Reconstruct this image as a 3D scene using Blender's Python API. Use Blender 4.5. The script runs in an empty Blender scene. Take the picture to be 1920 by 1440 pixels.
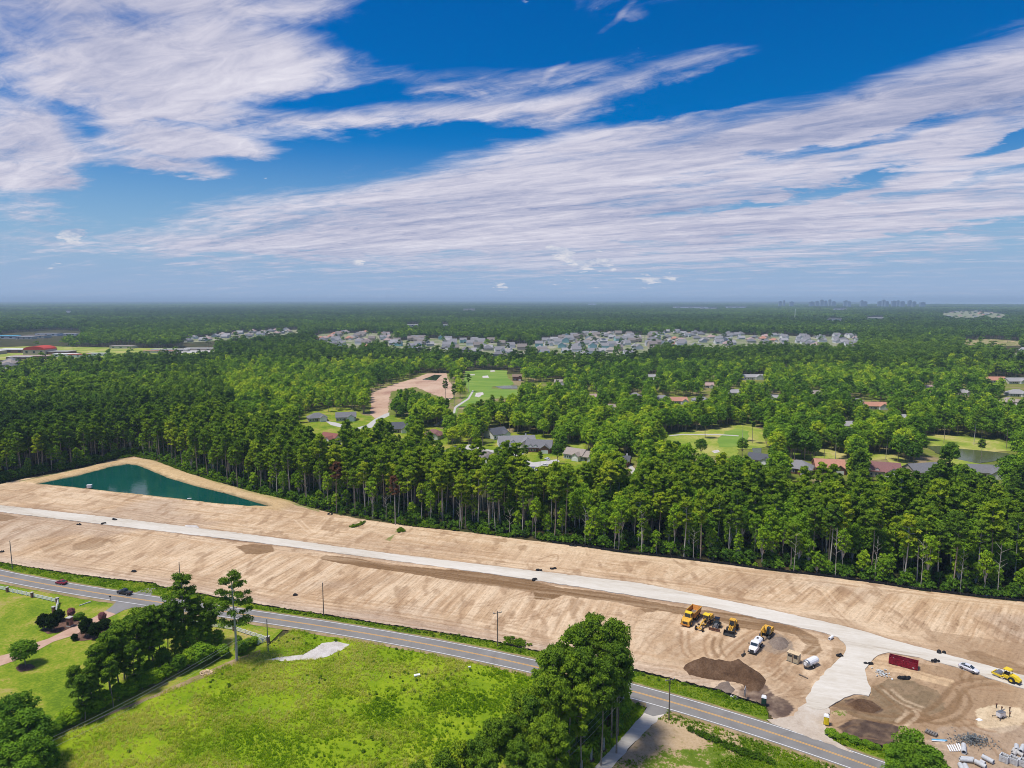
import bpy, math, random
import numpy as np
from mathutils.geometry import tessellate_polygon
from mathutils import Vector
PI = math.pi
R = math.radians
rnd = random.Random(7)
rng = np.random.default_rng(11)
sc = bpy.context.scene
COL = sc.collection

# ---------------------------------------------------------------- camera
CAM_H, PITCH, FPX = 100.0, R(7.06), 1280.0      # height, downward tilt, focal length in px of a 1920 px wide frame
cam_d = bpy.data.cameras.new("camera")
cam_d.sensor_width = 36.0
cam_d.lens = 36.0 * FPX / 1920.0
cam_d.clip_start = 1.0
cam_d.clip_end = 90000.0
cam = bpy.data.objects.new("camera", cam_d)
COL.objects.link(cam)
cam.location = (0, 0, CAM_H)
cam.rotation_euler = (R(90) - PITCH, 0, 0)
sc.camera = cam
sc.render.resolution_x, sc.render.resolution_y = 1024, 768

# ---------------------------------------------------------------- exposure and render settings
sc.view_settings.view_transform = 'Standard'
sc.view_settings.look = 'None'
sc.view_settings.exposure = 0.35
sc.view_settings.gamma = 1.0
sc.view_settings.use_curve_mapping = False
sc.render.engine = 'CYCLES'
cy = sc.cycles
cy.max_bounces = 5; cy.diffuse_bounces = 3; cy.glossy_bounces = 2; cy.transmission_bounces = 3
cy.volume_bounces = 0; cy.transparent_max_bounces = 4
cy.use_denoising = True; cy.denoiser = 'OPENIMAGEDENOISE'; cy.denoising_input_passes = 'RGB_ALBEDO_NORMAL'; cy.denoising_prefilter = 'ACCURATE'
cy.pixel_filter_type = 'BLACKMAN_HARRIS'
cy.filter_width = 1.0

# ---------------------------------------------------------------- sun
SUN_EL, SUN_AZ = R(68), R(255)     # azimuth clockwise from +Y: high, from the left and slightly behind
sd = (math.sin(SUN_AZ) * math.cos(SUN_EL), math.cos(SUN_AZ) * math.cos(SUN_EL), math.sin(SUN_EL))
sun_d = bpy.data.lights.new("sun", 'SUN')
sun_d.energy = 3.3
sun_d.angle = R(11)
sun_d.color = (1.0, 0.95, 0.87)
sun = bpy.data.objects.new("sun", sun_d)
COL.objects.link(sun)
sun.rotation_euler = Vector(sd).to_track_quat('Z', 'Y').to_euler()

# ---------------------------------------------------------------- pixel of the photograph <-> point of the place
CP, SP = math.cos(PITCH), math.sin(PITCH)
def at(px, py, z=0.0):
    x = (px - 960.0) / FPX; y = (720.0 - py) / FPX
    dy = CP + y * SP; dz = -SP + y * CP
    t = (z - CAM_H) / dz
    return (x * t, dy * t)
def proj(X, Y, Z):
    X = np.asarray(X, float); Y = np.asarray(Y, float); Z = np.asarray(Z, float) - CAM_H
    d = Y * CP - Z * SP
    u = Y * SP + Z * CP
    return 960 + FPX * X / d, 720 - FPX * u / d
EARTH = 51000000.0     # gentle curvature, so that the rim of the ground is the horizon
def drop(D):
    return -np.maximum(0.0, np.asarray(D, float) - 900.0) ** 2 / (2 * EARTH)

# ---------------------------------------------------------------- numpy helpers
def inpoly(x, y, poly):
    x = np.asarray(x); y = np.asarray(y)
    res = np.zeros(x.shape, bool)
    n = len(poly); j = n - 1
    for i in range(n):
        xi, yi = poly[i]; xj, yj = poly[j]
        if yi != yj:
            c = ((yi > y) != (yj > y)) & (x < (xj - xi) * (y - yi) / (yj - yi) + xi)
            res ^= c
        j = i
    return res
_lat = np.random.default_rng(5).random((256, 256))
def vnoise(x, y):
    xi = np.floor(x).astype(int); yi = np.floor(y).astype(int)
    fx = x - xi; fy = y - yi
    fx = fx * fx * (3 - 2 * fx); fy = fy * fy * (3 - 2 * fy)
    a = _lat[xi & 255, yi & 255]; b = _lat[(xi + 1) & 255, yi & 255]
    c = _lat[xi & 255, (yi + 1) & 255]; d = _lat[(xi + 1) & 255, (yi + 1) & 255]
    return (a * (1 - fx) + b * fx) * (1 - fy) + (c * (1 - fx) + d * fx) * fy
def fbm(x, y, o=4):
    s = 0; a = .5; t = 0
    for k in range(o):
        s = s + a * vnoise(x + 17.3 * k, y + 9.1 * k); t += a
        x = x * 2.03; y = y * 2.03; a *= .5
    return s / t
def sst(a, b, x):
    t = np.clip((x - a) / (b - a), 0, 1)
    return t * t * (3 - 2 * t)
def segdist(X, Y, pts):
    best = np.full(X.shape, 1e9)
    for (x0, y0), (x1, y1) in zip(pts[:-1], pts[1:]):
        dx, dy = x1 - x0, y1 - y0
        L = dx * dx + dy * dy
        if L < 1e-12: continue
        t = np.clip(((X - x0) * dx + (Y - y0) * dy) / L, 0, 1)
        best = np.minimum(best, np.hypot(X - x0 - t * dx, Y - y0 - t * dy))
    return best

# ---------------------------------------------------------------- object helpers
def tag(o, label=None, cat=None, group=None, kind=None):
    if label: o['label'] = label
    if cat: o['category'] = cat
    if group: o['group'] = group
    if kind: o['kind'] = kind
    return o
def thing(name, label, cat, loc=(0, 0, 0), rz=0.0, group=None):
    o = bpy.data.objects.new(name, None)
    o.empty_display_size = .5
    COL.objects.link(o)
    o.location = loc; o.rotation_euler = (0, 0, rz)
    return tag(o, label, cat, group)
def dup(o, parent=None):
    c = o.copy(); COL.objects.link(c)
    if parent is not None: c.parent = parent
    for ch in [k for k in o.children]: dup(ch, c)
    return c
def place(o, loc, rz=0.0, scale=1.0, label=None, group=None):
    o.location = loc; o.rotation_euler = (0, 0, rz); o.scale = (scale,) * 3 if not isinstance(scale, tuple) else scale
    if label: o['label'] = label
    if group: o['group'] = group
    return o

def mesh_np(name, V, F, mats, smooth=False, mi=None, attrs=None):
    """V (n,3), F (m,k) arrays of one face size"""
    V = np.asarray(V, np.float32); F = np.asarray(F, np.int32)
    me = bpy.data.meshes.new(name)
    me.vertices.add(len(V)); me.vertices.foreach_set('co', V.ravel())
    k = F.shape[1]
    me.loops.add(F.size); me.loops.foreach_set('vertex_index', F.ravel())
    me.polygons.add(len(F)); me.polygons.foreach_set('loop_start', np.arange(0, F.size, k, dtype=np.int32))
    me.polygons.foreach_set('loop_total', np.full(len(F), k, np.int32))
    for m in mats: me.materials.append(m)
    if mi is not None: me.polygons.foreach_set('material_index', np.asarray(mi, np.int32))
    me.update(calc_edges=True)
    me.polygons.foreach_set('use_smooth', np.full(len(F), bool(smooth)))
    for an, (typ, dom, arr) in (attrs or {}).items():
        a = me.attributes.new(an, typ, dom)
        a.data.foreach_set('color' if 'COLOR' in typ else ('vector' if typ == 'FLOAT_VECTOR' else 'value'), np.asarray(arr).ravel())
    return me
def link(name, me, parent=None):
    o = bpy.data.objects.new(name, me); COL.objects.link(o)
    if parent is not None: o.parent = parent
    return o

class MB:
    def __init__(s): s.v = []; s.f = []
    def add(s, vs, fs):
        b = len(s.v); s.v += [tuple(v) for v in vs]; s.f += [tuple(i + b for i in f) for f in fs]; return s
    def box(s, c, d, rz=0.0, top=(1, 1), ry=0.0):
        cx, cy_, cz = c; hx, hy, hz = d[0] / 2, d[1] / 2, d[2] / 2
        vs = []
        for zz, tx, ty in ((-hz, 1, 1), (hz, top[0], top[1])):
            for x, y in ((-hx, -hy), (hx, -hy), (hx, hy), (-hx, hy)):
                x *= tx; y *= ty; z = zz
                if ry: x, z = x * math.cos(ry) + z * math.sin(ry), -x * math.sin(ry) + z * math.cos(ry)
                vs.append((cx + x * math.cos(rz) - y * math.sin(rz), cy_ + x * math.sin(rz) + y * math.cos(rz), cz + z))
        return s.add(vs, [(3, 2, 1, 0), (4, 5, 6, 7), (0, 1, 5, 4), (1, 2, 6, 5), (2, 3, 7, 6), (3, 0, 4, 7)])
    def cyl(s, p0, p1, r0, r1=None, n=8, caps=True):
        r1 = r0 if r1 is None else r1
        a = Vector(p0); b = Vector(p1); d = (b - a).normalized()
        t = Vector((0, 0, 1)) if abs(d.z) < .9 else Vector((1, 0, 0))
        u = d.cross(t).normalized(); w = d.cross(u)
        vs = []
        for c, r in ((a, r0), (b, r1)):
            for i in range(n):
                g = 2 * PI * i / n
                vs.append(c + u * math.cos(g) * r + w * math.sin(g) * r)
        fs = [(i, (i + 1) % n, n + (i + 1) % n, n + i) for i in range(n)]
        if caps: fs += [tuple(range(n))[::-1], tuple(range(n, 2 * n))]
        return s.add(vs, fs)
    def tube(s, pts, rs, n=6):
        for i in range(len(pts) - 1):
            s.cyl(pts[i], pts[i + 1], rs[i] if isinstance(rs, (list, tuple)) else rs, rs[i + 1] if isinstance(rs, (list, tuple)) else rs, n, caps=(i == len(pts) - 2))
        return s
    def ring(s, c, axis, ro, ri, w, n=16):
        """hollow pipe / tyre: outer ro, inner ri, width w along unit axis"""
        a = Vector(axis).normalized(); c = Vector(c)
        t = Vector((0, 0, 1)) if abs(a.z) < .9 else Vector((1, 0, 0))
        u = a.cross(t).normalized(); v = a.cross(u)
        vs = []
        for r, k in ((ro, -w / 2), (ro, w / 2), (ri, w / 2), (ri, -w / 2)):
            for i in range(n):
                g = 2 * PI * i / n
                vs.append(c + a * k + u * math.cos(g) * r + v * math.sin(g) * r)
        fs = []
        for q in range(4):
            q2 = (q + 1) % 4
            fs += [(q * n + i, q * n + (i + 1) % n, q2 * n + (i + 1) % n, q2 * n + i) for i in range(n)]
        return s.add(vs, fs)
    def prism(s, prof, y0, y1, taper=None):
        """profile in x,z extruded along y"""
        n = len(prof)
        vs = [(x, y0, z) for x, z in prof] + [(x, y1, z) for x, z in prof]
        fs = [(i, (i + 1) % n, n + (i + 1) % n, n + i) for i in range(n)] + [tuple(range(n))[::-1], tuple(range(n, 2 * n))]
        return s.add(vs, fs)
    def loft(s, secs):
        """secs: list of equal-length closed rings"""
        n = len(secs[0]); vs = [p for r in secs for p in r]; fs = []
        for k in range(len(secs) - 1):
            fs += [(k * n + i, k * n + (i + 1) % n, (k + 1) * n + (i + 1) % n, (k + 1) * n + i) for i in range(n)]
        fs += [tuple(range(n))[::-1], tuple(range((len(secs) - 1) * n, len(secs) * n))]
        return s.add(vs, fs)
    def mesh(s, name, mat, smooth=False):
        me = bpy.data.meshes.new(name); me.from_pydata(s.v, [], s.f)
        me.materials.append(mat)
        if smooth: me.polygons.foreach_set('use_smooth', [True] * len(me.polygons))
        me.update(); return me
    def build(s, name, mat, parent=None, smooth=False):
        return link(name, s.mesh(name, mat, smooth), parent)

# ---------------------------------------------------------------- materials
def N(nt, t, **kw):
    n = nt.nodes.new(t)
    for k, v in kw.items():
        if k.startswith('i_'):
            key = k[2:]; key = int(key) if key.isdigit() else key
            n.inputs[key].default_value = v
        else: setattr(n, k, v)
    return n
def newmat(name):
    m = bpy.data.materials.new(name); m.use_nodes = True
    nt = m.node_tree; nt.nodes.clear()
    out = nt.nodes.new('ShaderNodeOutputMaterial')
    b = nt.nodes.new('ShaderNodeBsdfPrincipled')
    b.inputs['Specular IOR Level'].default_value = .3
    nt.links.new(b.outputs[0], out.inputs[0])
    return m, nt, b
def ramp(nt, fac, stops):
    r = nt.nodes.new('ShaderNodeValToRGB')
    e = r.color_ramp.elements
    while len(e) < len(stops): e.new(.5)
    for i, (p, c) in enumerate(stops):
        e[i].position = p; e[i].color = (*c[:3], 1)
    nt.links.new(fac, r.inputs[0])
    return r.outputs[0]
def noise(nt, vec, scale, detail=4, rough=.6, dist=0.0):
    n = N(nt, 'ShaderNodeTexNoise'); n.inputs['Scale'].default_value = scale; n.inputs['Detail'].default_value = detail
    n.inputs['Roughness'].default_value = rough; n.inputs['Distortion'].default_value = dist
    if vec is not None: nt.links.new(vec, n.inputs['Vector'])
    return n.outputs[0]
def mixc(nt, fac, a, b, mode='MIX'):
    n = N(nt, 'ShaderNodeMix', data_type='RGBA', blend_type=mode)
    for s_, v in ((n.inputs[0], fac), (n.inputs[6], a), (n.inputs[7], b)):
        if isinstance(v, (int, float)): s_.default_value = v
        elif isinstance(v, tuple): s_.default_value = (*v[:3], 1)
        else: nt.links.new(v, s_)
    return n.outputs[2]
def math_(nt, op, a, b=None, c=None, clamp=False):
    n = N(nt, 'ShaderNodeMath', operation=op); n.use_clamp = clamp
    for i, v in enumerate((a, b, c)):
        if v is None: continue
        if isinstance(v, (int, float)): n.inputs[i].default_value = v
        else: nt.links.new(v, n.inputs[i])
    return n.outputs[0]
def coords(nt, scale=(1, 1, 1), rz=0.0):
    t = N(nt, 'ShaderNodeTexCoord'); mp = N(nt, 'ShaderNodeMapping')
    mp.inputs['Rotation'].default_value = (0, 0, rz); nt.links.new(t.outputs['Object'], mp.inputs[0])
    m2 = N(nt, 'ShaderNodeMapping'); m2.inputs['Scale'].default_value = scale; nt.links.new(mp.outputs[0], m2.inputs[0]); return m2.outputs[0]
def bump(nt, b, h, dist=.1, strength=1.0):
    n = N(nt, 'ShaderNodeBump'); n.inputs['Distance'].default_value = dist; n.inputs['Strength'].default_value = strength
    nt.links.new(h, n.inputs['Height']); nt.links.new(n.outputs[0], b.inputs['Normal'])
def plain(name, c, rough=.6, metal=0.0, var=.12, scale=3.0, coat=0.0, spec=.3):
    m, nt, b = newmat(name)
    v = coords(nt)
    n1 = noise(nt, v, scale, 5, .65)
    d = tuple(x * (1 - var * 1.6) for x in c); l = tuple(min(1, x * (1 + var)) for x in c)
    nt.links.new(ramp(nt, n1, [(.3, d), (.7, l)]), b.inputs['Base Color'])
    b.inputs['Roughness'].default_value = rough; b.inputs['Metallic'].default_value = metal
    b.inputs['Specular IOR Level'].default_value = spec
    b.inputs['Coat Weight'].default_value = coat
    return m
def turf(name, stops, big=.04, fine=1.2, bumpd=.15, stretch=(1, 1, 1), rz=0.0, patch=None, fmix=.5, rough=.95):
    """ground cover: big patches choose along the ramp, fine noise breaks them up"""
    m, nt, b = newmat(name)
    v = coords(nt); vs = coords(nt, stretch, rz)
    n1 = noise(nt, vs, big, 5, .6, .6)
    n2 = noise(nt, vs, fine, 5, .75)
    f = math_(nt, 'MULTIPLY_ADD', math_(nt, 'SUBTRACT', n2, .5), fmix * 2, n1)
    c = ramp(nt, f, stops)
    if patch:
        n3 = noise(nt, v, patch[0], 6, .7, .8)
        c = mixc(nt, ramp(nt, n3, [(patch[1], (0, 0, 0)), (patch[2], (1, 1, 1))]), c, patch[3])
    nt.links.new(c, b.inputs['Base Color']); b.inputs['Roughness'].default_value = rough
    b.inputs['Specular IOR Level'].default_value = .1
    bump(nt, b, n2, bumpd)
    return m
def leafmat(name, stops, trans=.28):
    m = bpy.data.materials.new(name); m.use_nodes = True; nt = m.node_tree; nt.nodes.clear()
    out = nt.nodes.new('ShaderNodeOutputMaterial')
    at_ = N(nt, 'ShaderNodeAttribute', attribute_type='INSTANCER', attribute_name='tint')
    at2 = N(nt, 'ShaderNodeAttribute', attribute_type='GEOMETRY', attribute_name='clump')
    oi = N(nt, 'ShaderNodeObjectInfo')
    f = math_(nt, 'MULTIPLY_ADD', math_(nt, 'SUBTRACT', at2.outputs['Fac'], .5), .38, at_.outputs['Fac'])
    f = math_(nt, 'MULTIPLY_ADD', math_(nt, 'SUBTRACT', oi.outputs['Random'], .5), .22, f, clamp=True)
    c = ramp(nt, f, stops)
    d = N(nt, 'ShaderNodeBsdfDiffuse'); t = N(nt, 'ShaderNodeBsdfTranslucent')
    nt.links.new(c, d.inputs[0])
    c2 = mixc(nt, 1.0, c, (1.15, 1.2, .55), 'MULTIPLY'); nt.links.new(c2, t.inputs[0])
    mx = N(nt, 'ShaderNodeMixShader'); mx.inputs[0].default_value = trans
    nt.links.new(d.outputs[0], mx.inputs[1]); nt.links.new(t.outputs[0], mx.inputs[2])
    nt.links.new(mx.outputs[0], out.inputs[0])
    return m
M = {}
M['forest_floor'] = turf('forest_floor', [(.25, (.030, .035, .012)), (.5, (.055, .060, .018)), (.7, (.10, .065, .035)), (.85, (.07, .10, .02))], .03, .9, .3)
M['lawn'] = turf('lawn', [(.30, (.095, .165, .010)), (.43, (.155, .235, .012)), (.52, (.21, .27, .018)), (.62, (.31, .29, .05)), (.75, (.38, .29, .13))], .075, 1.3, .10, fmix=.42)
M['golf'] = turf('golf', [(.3, (.14, .22, .03)), (.48, (.26, .32, .04)), (.62, (.42, .38, .12)), (.75, (.52, .42, .22))], .03, .5, .06, fmix=.25)
M['home_ground'] = turf('home_ground', [(.3, (.10, .13, .02)), (.5, (.17, .20, .03)), (.62, (.27, .20, .11)), (.75, (.36, .29, .18))], .03, .5, .06, fmix=.3)
M['fairway'] = turf('fairway', [(.3, (.11, .21, .03)), (.5, (.17, .28, .04)), (.75, (.27, .33, .07))], .02, .35, .03, stretch=(1, 4, 1), fmix=.2)
M['meadow'] = turf('meadow', [(.25, (.125, .21, .006)), (.45, (.19, .285, .008)), (.62, (.26, .345, .012)), (.8, (.37, .38, .05))], .07, 1.1, .3, fmix=.35)
M['verge'] = turf('verge', [(.22, (.06, .11, .010)), (.45, (.12, .18, .014)), (.65, (.19, .24, .02)), (.85, (.36, .28, .12))], .12, 1.0, .2, fmix=.3)
M['shoulder'] = turf('shoulder', [(.25, (.16, .17, .04)), (.5, (.30, .22, .12)), (.75, (.42, .31, .20))], .2, 2.0, .1, fmix=.3)
M['rough_field'] = turf('rough_field', [(.3, (.075, .13, .01)), (.47, (.13, .19, .015)), (.53, (.42, .30, .17)), (.75, (.54, .41, .26))], .085, 1.4, .15, fmix=.3)
M['asphalt'] = turf('asphalt', [(.2, (.165, .155, .145)), (.5, (.22, .21, .195)), (.8, (.265, .255, .24))], .15, 6, .01, stretch=(1, 1, 1), fmix=.25, rough=.8)
M['gravel'] = turf('gravel', [(.22, (.40, .34, .26)), (.36, (.54, .485, .395)), (.58, (.62, .575, .49)), (.80, (.69, .65, .57))], .10, 1.1, .05, stretch=(.22, 1.1, 1), rz=-math.atan2(at(1440, 1155)[1] - at(0, 955)[1], at(1440, 1155)[0] - at(0, 955)[0]), fmix=.42)
M['apron'] = turf('apron', [(.25, (.36, .29, .22)), (.5, (.50, .42, .33)), (.75, (.58, .53, .45))], .12, 1.6, .06, fmix=.3)
M['pale_gravel'] = turf('pale_gravel', [(.3, (.42, .38, .33)), (.6, (.62, .58, .54))], .3, 3, .15, fmix=.4)
M['pavers'] = turf('pavers', [(.3, (.43, .27, .19)), (.6, (.52, .35, .26))], .3, 4, .01, fmix=.2)
M['mulch'] = turf('mulch', [(.3, (.09, .05, .035)), (.6, (.19, .11, .08))], .5, 3, .05)
M['concrete'] = plain('concrete', (.50, .48, .44), .85)
M['pipe_concrete'] = plain('pipe_concrete', (.52, .53, .53), .8, scale=2)
M['line_white'] = plain('line_white', (.78, .78, .76), .7, var=.06)
M['line_yellow'] = plain('line_yellow', (.80, .42, .08), .7, var=.06)
M['bark'] = plain('bark', (.34, .275, .215), .95, var=.3, scale=2)
M['bark_pale'] = plain('bark_pale', (.52, .48, .42), .95, var=.25, scale=2)
M['pole_wood'] = plain('pole_wood', (.17, .135, .105), .9, var=.2)
M['pole_grey'] = plain('pole_grey', (.22, .20, .18), .9, var=.2)
M['wire'] = plain('wire', (.10, .10, .10), .5)
M['wire_pale'] = plain('wire_pale', (.45, .46, .44), .4)
M['fabric_black'] = plain('fabric_black', (.018, .018, .020), .7, var=.3)
M['yellow'] = plain('machine_yellow', (.72, .40, .05), .55, var=.24)
M['yellow2'] = plain('machine_lemon', (.80, .58, .03), .45, var=.08)
M['orange'] = plain('machine_orange', (.60, .25, .05), .6, var=.28)
M['steel_dark'] = plain('steel_dark', (.045, .045, .045), .5, var=.25)
M['steel'] = plain('steel', (.35, .35, .35), .4, .6)
M['rust'] = plain('rust', (.22, .11, .07), .8, var=.3)
M['rubber'] = plain('rubber', (.025, .025, .025), .85)
M['glass'] = plain('glass_dark', (.03, .045, .055), .08, spec=.7)
M['white_paint'] = plain('white_paint', (.80, .80, .80), .35, var=.04, coat=.3)
M['silver'] = plain('silver_paint', (.72, .73, .76), .35, .1, var=.04, coat=.5)
M['white_vinyl'] = plain('white_vinyl', (.80, .80, .78), .5, var=.03)
M['red_paint'] = plain('red_paint', (.26, .02, .035), .4, coat=.4)
M['dumpster_red'] = plain('dumpster_red', (.27, .010, .028), .7, var=.4)
M['black_paint'] = plain('black_paint', (.015, .016, .018), .25, coat=.5)
M['lamp_red'] = plain('lamp_red', (.5, .02, .02), .3)
M['lamp_clear'] = plain('lamp_clear', (.75, .75, .72), .2)
M['tan_box'] = plain('tan_box', (.52, .44, .29), .6)
M['toilet_yellow'] = plain('toilet_yellow', (.80, .62, .02), .5)
M['green_dark'] = plain('green_dark', (.02, .06, .05), .5)
M['blue_plastic'] = plain('blue_plastic', (.12, .40, .62), .5)
M['brick'] = plain('brick_red', (.22, .11, .085), .9, var=.3, scale=5)
M['brick_cap'] = plain('brick_cap', (.50, .47, .42), .9)
M['wood_pale'] = plain('wood_pale', (.68, .52, .32), .85, var=.2)
M['trash'] = plain('trash', (.62, .66, .66), .7, var=.5, scale=4)
M['scrap'] = plain('scrap', (.20, .22, .22), .6, var=.6, scale=4)
M['topsoil'] = turf('topsoil', [(.25, (.072, .040, .022)), (.5, (.118, .068, .038)), (.8, (.18, .112, .068))], .25, 2.2, .18)
M['grey_soil'] = turf('grey_soil', [(.25, (.16, .12, .095)), (.8, (.30, .24, .19))], .25, 2.2, .12)
M['pine'] = leafmat('pine_needles', [(0, (.052, .105, .018)), (.3, (.104, .190, .022)), (.6, (.185, .295, .022)), (.85, (.31, .41, .024)), (1, (.42, .48, .03))])
M['broad'] = leafmat('broad_leaves', [(0, (.052, .115, .018)), (.3, (.108, .220, .022)), (.6, (.200, .345, .022)), (.85, (.34, .48, .024)), (1, (.47, .55, .03))])
M['brown_leaf'] = leafmat('browned_needles', [(0, (.12, .06, .03)), (1, (.25, .12, .06))])
M['pink_leaf'] = leafmat('pink_blossom', [(0, (.30, .11, .12)), (1, (.55, .28, .28))])
M['magnolia'] = leafmat('magnolia_leaves', [(0, (.010, .022, .008)), (.6, (.025, .05, .012)), (1, (.09, .10, .03))])
M['tallgrass'] = leafmat('tall_grass', [(0, (.14, .27, .008)), (.35, (.25, .41, .012)), (.6, (.40, .53, .02)), (.8, (.57, .60, .08)), (1, (.72, .67, .24))], .5)
M['weeds'] = leafmat('weeds', [(0, (.05, .11, .008)), (.5, (.13, .24, .015)), (1, (.28, .38, .03))], .35)
# water
def water(name, c, rough=.08, bs=.6, bd=.03):
    m, nt, b = newmat(name)
    v = coords(nt); n = noise(nt, v, bs, 4, .6)
    nt.links.new(ramp(nt, noise(nt, v, .03, 3), [(.3, tuple(x * .75 for x in c)), (.7, c)]), b.inputs['Base Color'])
    b.inputs['Roughness'].default_value = rough; b.inputs['Specular IOR Level'].default_value = .35; b.inputs['IOR'].default_value = 1.33
    bump(nt, b, n, bd); return m
M['pond'] = water('pond_water', (.003, .075, .060), .04, .35, .06)
M['lake'] = water('lake_water', (.10, .115, .05), .12)
M['sea'] = water('sea_water', (.25, .36, .42), .4)
# soil with its own colours stored on the graded ground
m, nt, b = newmat('graded_soil')
ca = N(nt, 'ShaderNodeAttribute', attribute_name='soil')
v = coords(nt)
g = noise(nt, v, 1.1, 6, .75); g2 = noise(nt, v, 5.0, 4, .7)
STREAK_N = []
wa = N(nt, 'ShaderNodeAttribute', attribute_name='passes'); ws = N(nt, 'ShaderNodeSeparateXYZ'); nt.links.new(wa.outputs['Vector'], ws.inputs[0])
acc = None
for q_ in range(3):
    mp = N(nt, 'ShaderNodeMapping'); tcn = N(nt, 'ShaderNodeTexCoord'); nt.links.new(tcn.outputs['Object'], mp.inputs[0]); STREAK_N.append(mp)
    mp.inputs['Scale'].default_value = (.05, 1.0, 1)
    mp2 = N(nt, 'ShaderNodeMapping'); mp.inputs['Scale'].default_value = (1, 1, 1); mp2.inputs['Scale'].default_value = (.045, 1.0, 1); nt.links.new(mp.outputs[0], mp2.inputs[0])
    s_ = math_(nt, 'MULTIPLY', math_(nt, 'SUBTRACT', noise(nt, mp2.outputs[0], 1.5, 5, .7, .25), .5), ws.outputs[q_]); acc = s_ if acc is None else math_(nt, 'ADD', acc, s_)
f = math_(nt, 'ADD', math_(nt, 'MULTIPLY', g, .45), math_(nt, 'ADD', math_(nt, 'MULTIPLY', g2, .25), math_(nt, 'MULTIPLY_ADD', acc, .50, .325)))
c = mixc(nt, 1.0, ca.outputs['Color'], ramp(nt, f, [(.52, (.50, .44, .39)), (.65, (.97, .96, .94)), (.80, (1.26, 1.25, 1.24))]), 'MULTIPLY')
nt.links.new(c, b.inputs['Base Color']); b.inputs['Roughness'].default_value = 1.0; b.inputs['Specular IOR Level'].default_value = .05
bump(nt, b, f, .10)
M['soil'] = m
def roofmat(name, c):
    return plain(name, c, .9, var=.10, scale=1.5)
ROOFS = {k: roofmat('roof_' + k, c) for k, c in dict(grey=(.18, .178, .185), dark=(.10, .105, .12), slate=(.24, .235, .24), tan=(.34, .29, .25), orange=(.48, .24, .16), redbrown=(.24, .12, .11), brown=(.25, .17, .13), light=(.34, .33, .33), pink=(.42, .30, .27), red=(.50, .05, .03), blue=(.10, .38, .55), white=(.70, .69, .66)).items()}
WALLS = {k: plain('siding_' + k, c, .8, var=.05) for k, c in dict(white=(.78, .77, .74), cream=(.62, .57, .46), beige=(.52, .46, .37), blue=(.38, .52, .62), teal=(.35, .58, .56), grey=(.45, .46, .46), brick=(.26, .12, .09), tan=(.46, .38, .29), green=(.42, .50, .47), tower=(.26, .33, .40)).items()}
M['door_dark'] = plain('door_dark', (.06, .04, .035), .5)

# ---------------------------------------------------------------- sky with cirrus sheets
world = bpy.data.worlds.new("World"); sc.world = world; world.use_nodes = True
nt = world.node_tree; nt.nodes.clear()
wout = nt.nodes.new('ShaderNodeOutputWorld'); bg = nt.nodes.new('ShaderNodeBackground')
nt.links.new(bg.outputs[0], wout.inputs[0])
tc = N(nt, 'ShaderNodeTexCoord')
sep = N(nt, 'ShaderNodeSeparateXYZ'); nt.links.new(tc.outputs['Generated'], sep.inputs[0])
zc = math_(nt, 'MAXIMUM', sep.outputs[2], 0.004)
cmb = N(nt, 'ShaderNodeCombineXYZ'); nt.links.new(sep.outputs[0], cmb.inputs[0]); nt.links.new(sep.outputs[1], cmb.inputs[1]); nt.links.new(zc, cmb.inputs[2])
sky = N(nt, 'ShaderNodeTexSky', sky_type='NISHITA'); sky.sun_disc = False
sky.sun_elevation = SUN_EL; sky.sun_rotation = SUN_AZ; sky.altitude = 100; sky.air_density = 1.1; sky.dust_density = .6; sky.ozone_density = 3.0
nt.links.new(cmb.outputs[0], sky.inputs[0])
SKY_S = 0.10
skys = mixc(nt, 1.0, sky.outputs[0], (SKY_S,) * 3, 'MULTIPLY')
hs = N(nt, 'ShaderNodeHueSaturation'); hs.inputs['Saturation'].default_value = 1.75; hs.inputs['Value'].default_value = .78; hs.inputs['Hue'].default_value = .514
nt.links.new(skys, hs.inputs['Color'])
az = math_(nt, 'MULTIPLY', math_(nt, 'ARCTAN2', sep.outputs[0], sep.outputs[1]), 57.29578)
el = math_(nt, 'MULTIPLY', math_(nt, 'ARCSINE', sep.outputs[2]), 57.29578)
# cloud-plane coordinates for the streaks
inv = math_(nt, 'DIVIDE', 1.0, math_(nt, 'ADD', zc, .06))
pl = N(nt, 'ShaderNodeCombineXYZ')
nt.links.new(math_(nt, 'MULTIPLY', sep.outputs[0], inv), pl.inputs[0]); nt.links.new(math_(nt, 'MULTIPLY', sep.outputs[1], inv), pl.inputs[1])
mpa = N(nt, 'ShaderNodeMapping'); mpa.inputs['Rotation'].default_value = (0, 0, R(30)); mpa.inputs['Scale'].default_value = (1, 1, 1)
nt.links.new(pl.outputs[0], mpa.inputs[0])
mpb = N(nt, 'ShaderNodeMapping'); mpb.inputs['Scale'].default_value = (.30, 1.5, 1); nt.links.new(mpa.outputs[0], mpb.inputs[0])
streak = noise(nt, mpb.outputs[0], 1.1, 10, .62, .8)
puff = noise(nt, mpa.outputs[0], 1.9, 9, .62, .35)
mpc = N(nt, 'ShaderNodeMapping'); mpc.inputs['Scale'].default_value = (.7, 1.7, 1); nt.links.new(mpa.outputs[0], mpc.inputs[0])
fine = noise(nt, mpc.outputs[0], 5.0, 8, .68, .8)
ae = N(nt, 'ShaderNodeCombineXYZ')
wob = noise(nt, tc.outputs['Generated'], 9.0, 5, .6)
nt.links.new(math_(nt, 'MULTIPLY_ADD', math_(nt, 'SUBTRACT', wob, .5), 3.5, az), ae.inputs[0])
nt.links.new(math_(nt, 'MULTIPLY_ADD', math_(nt, 'SUBTRACT', puff, .5), 3.2, el), ae.inputs[1])
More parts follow.
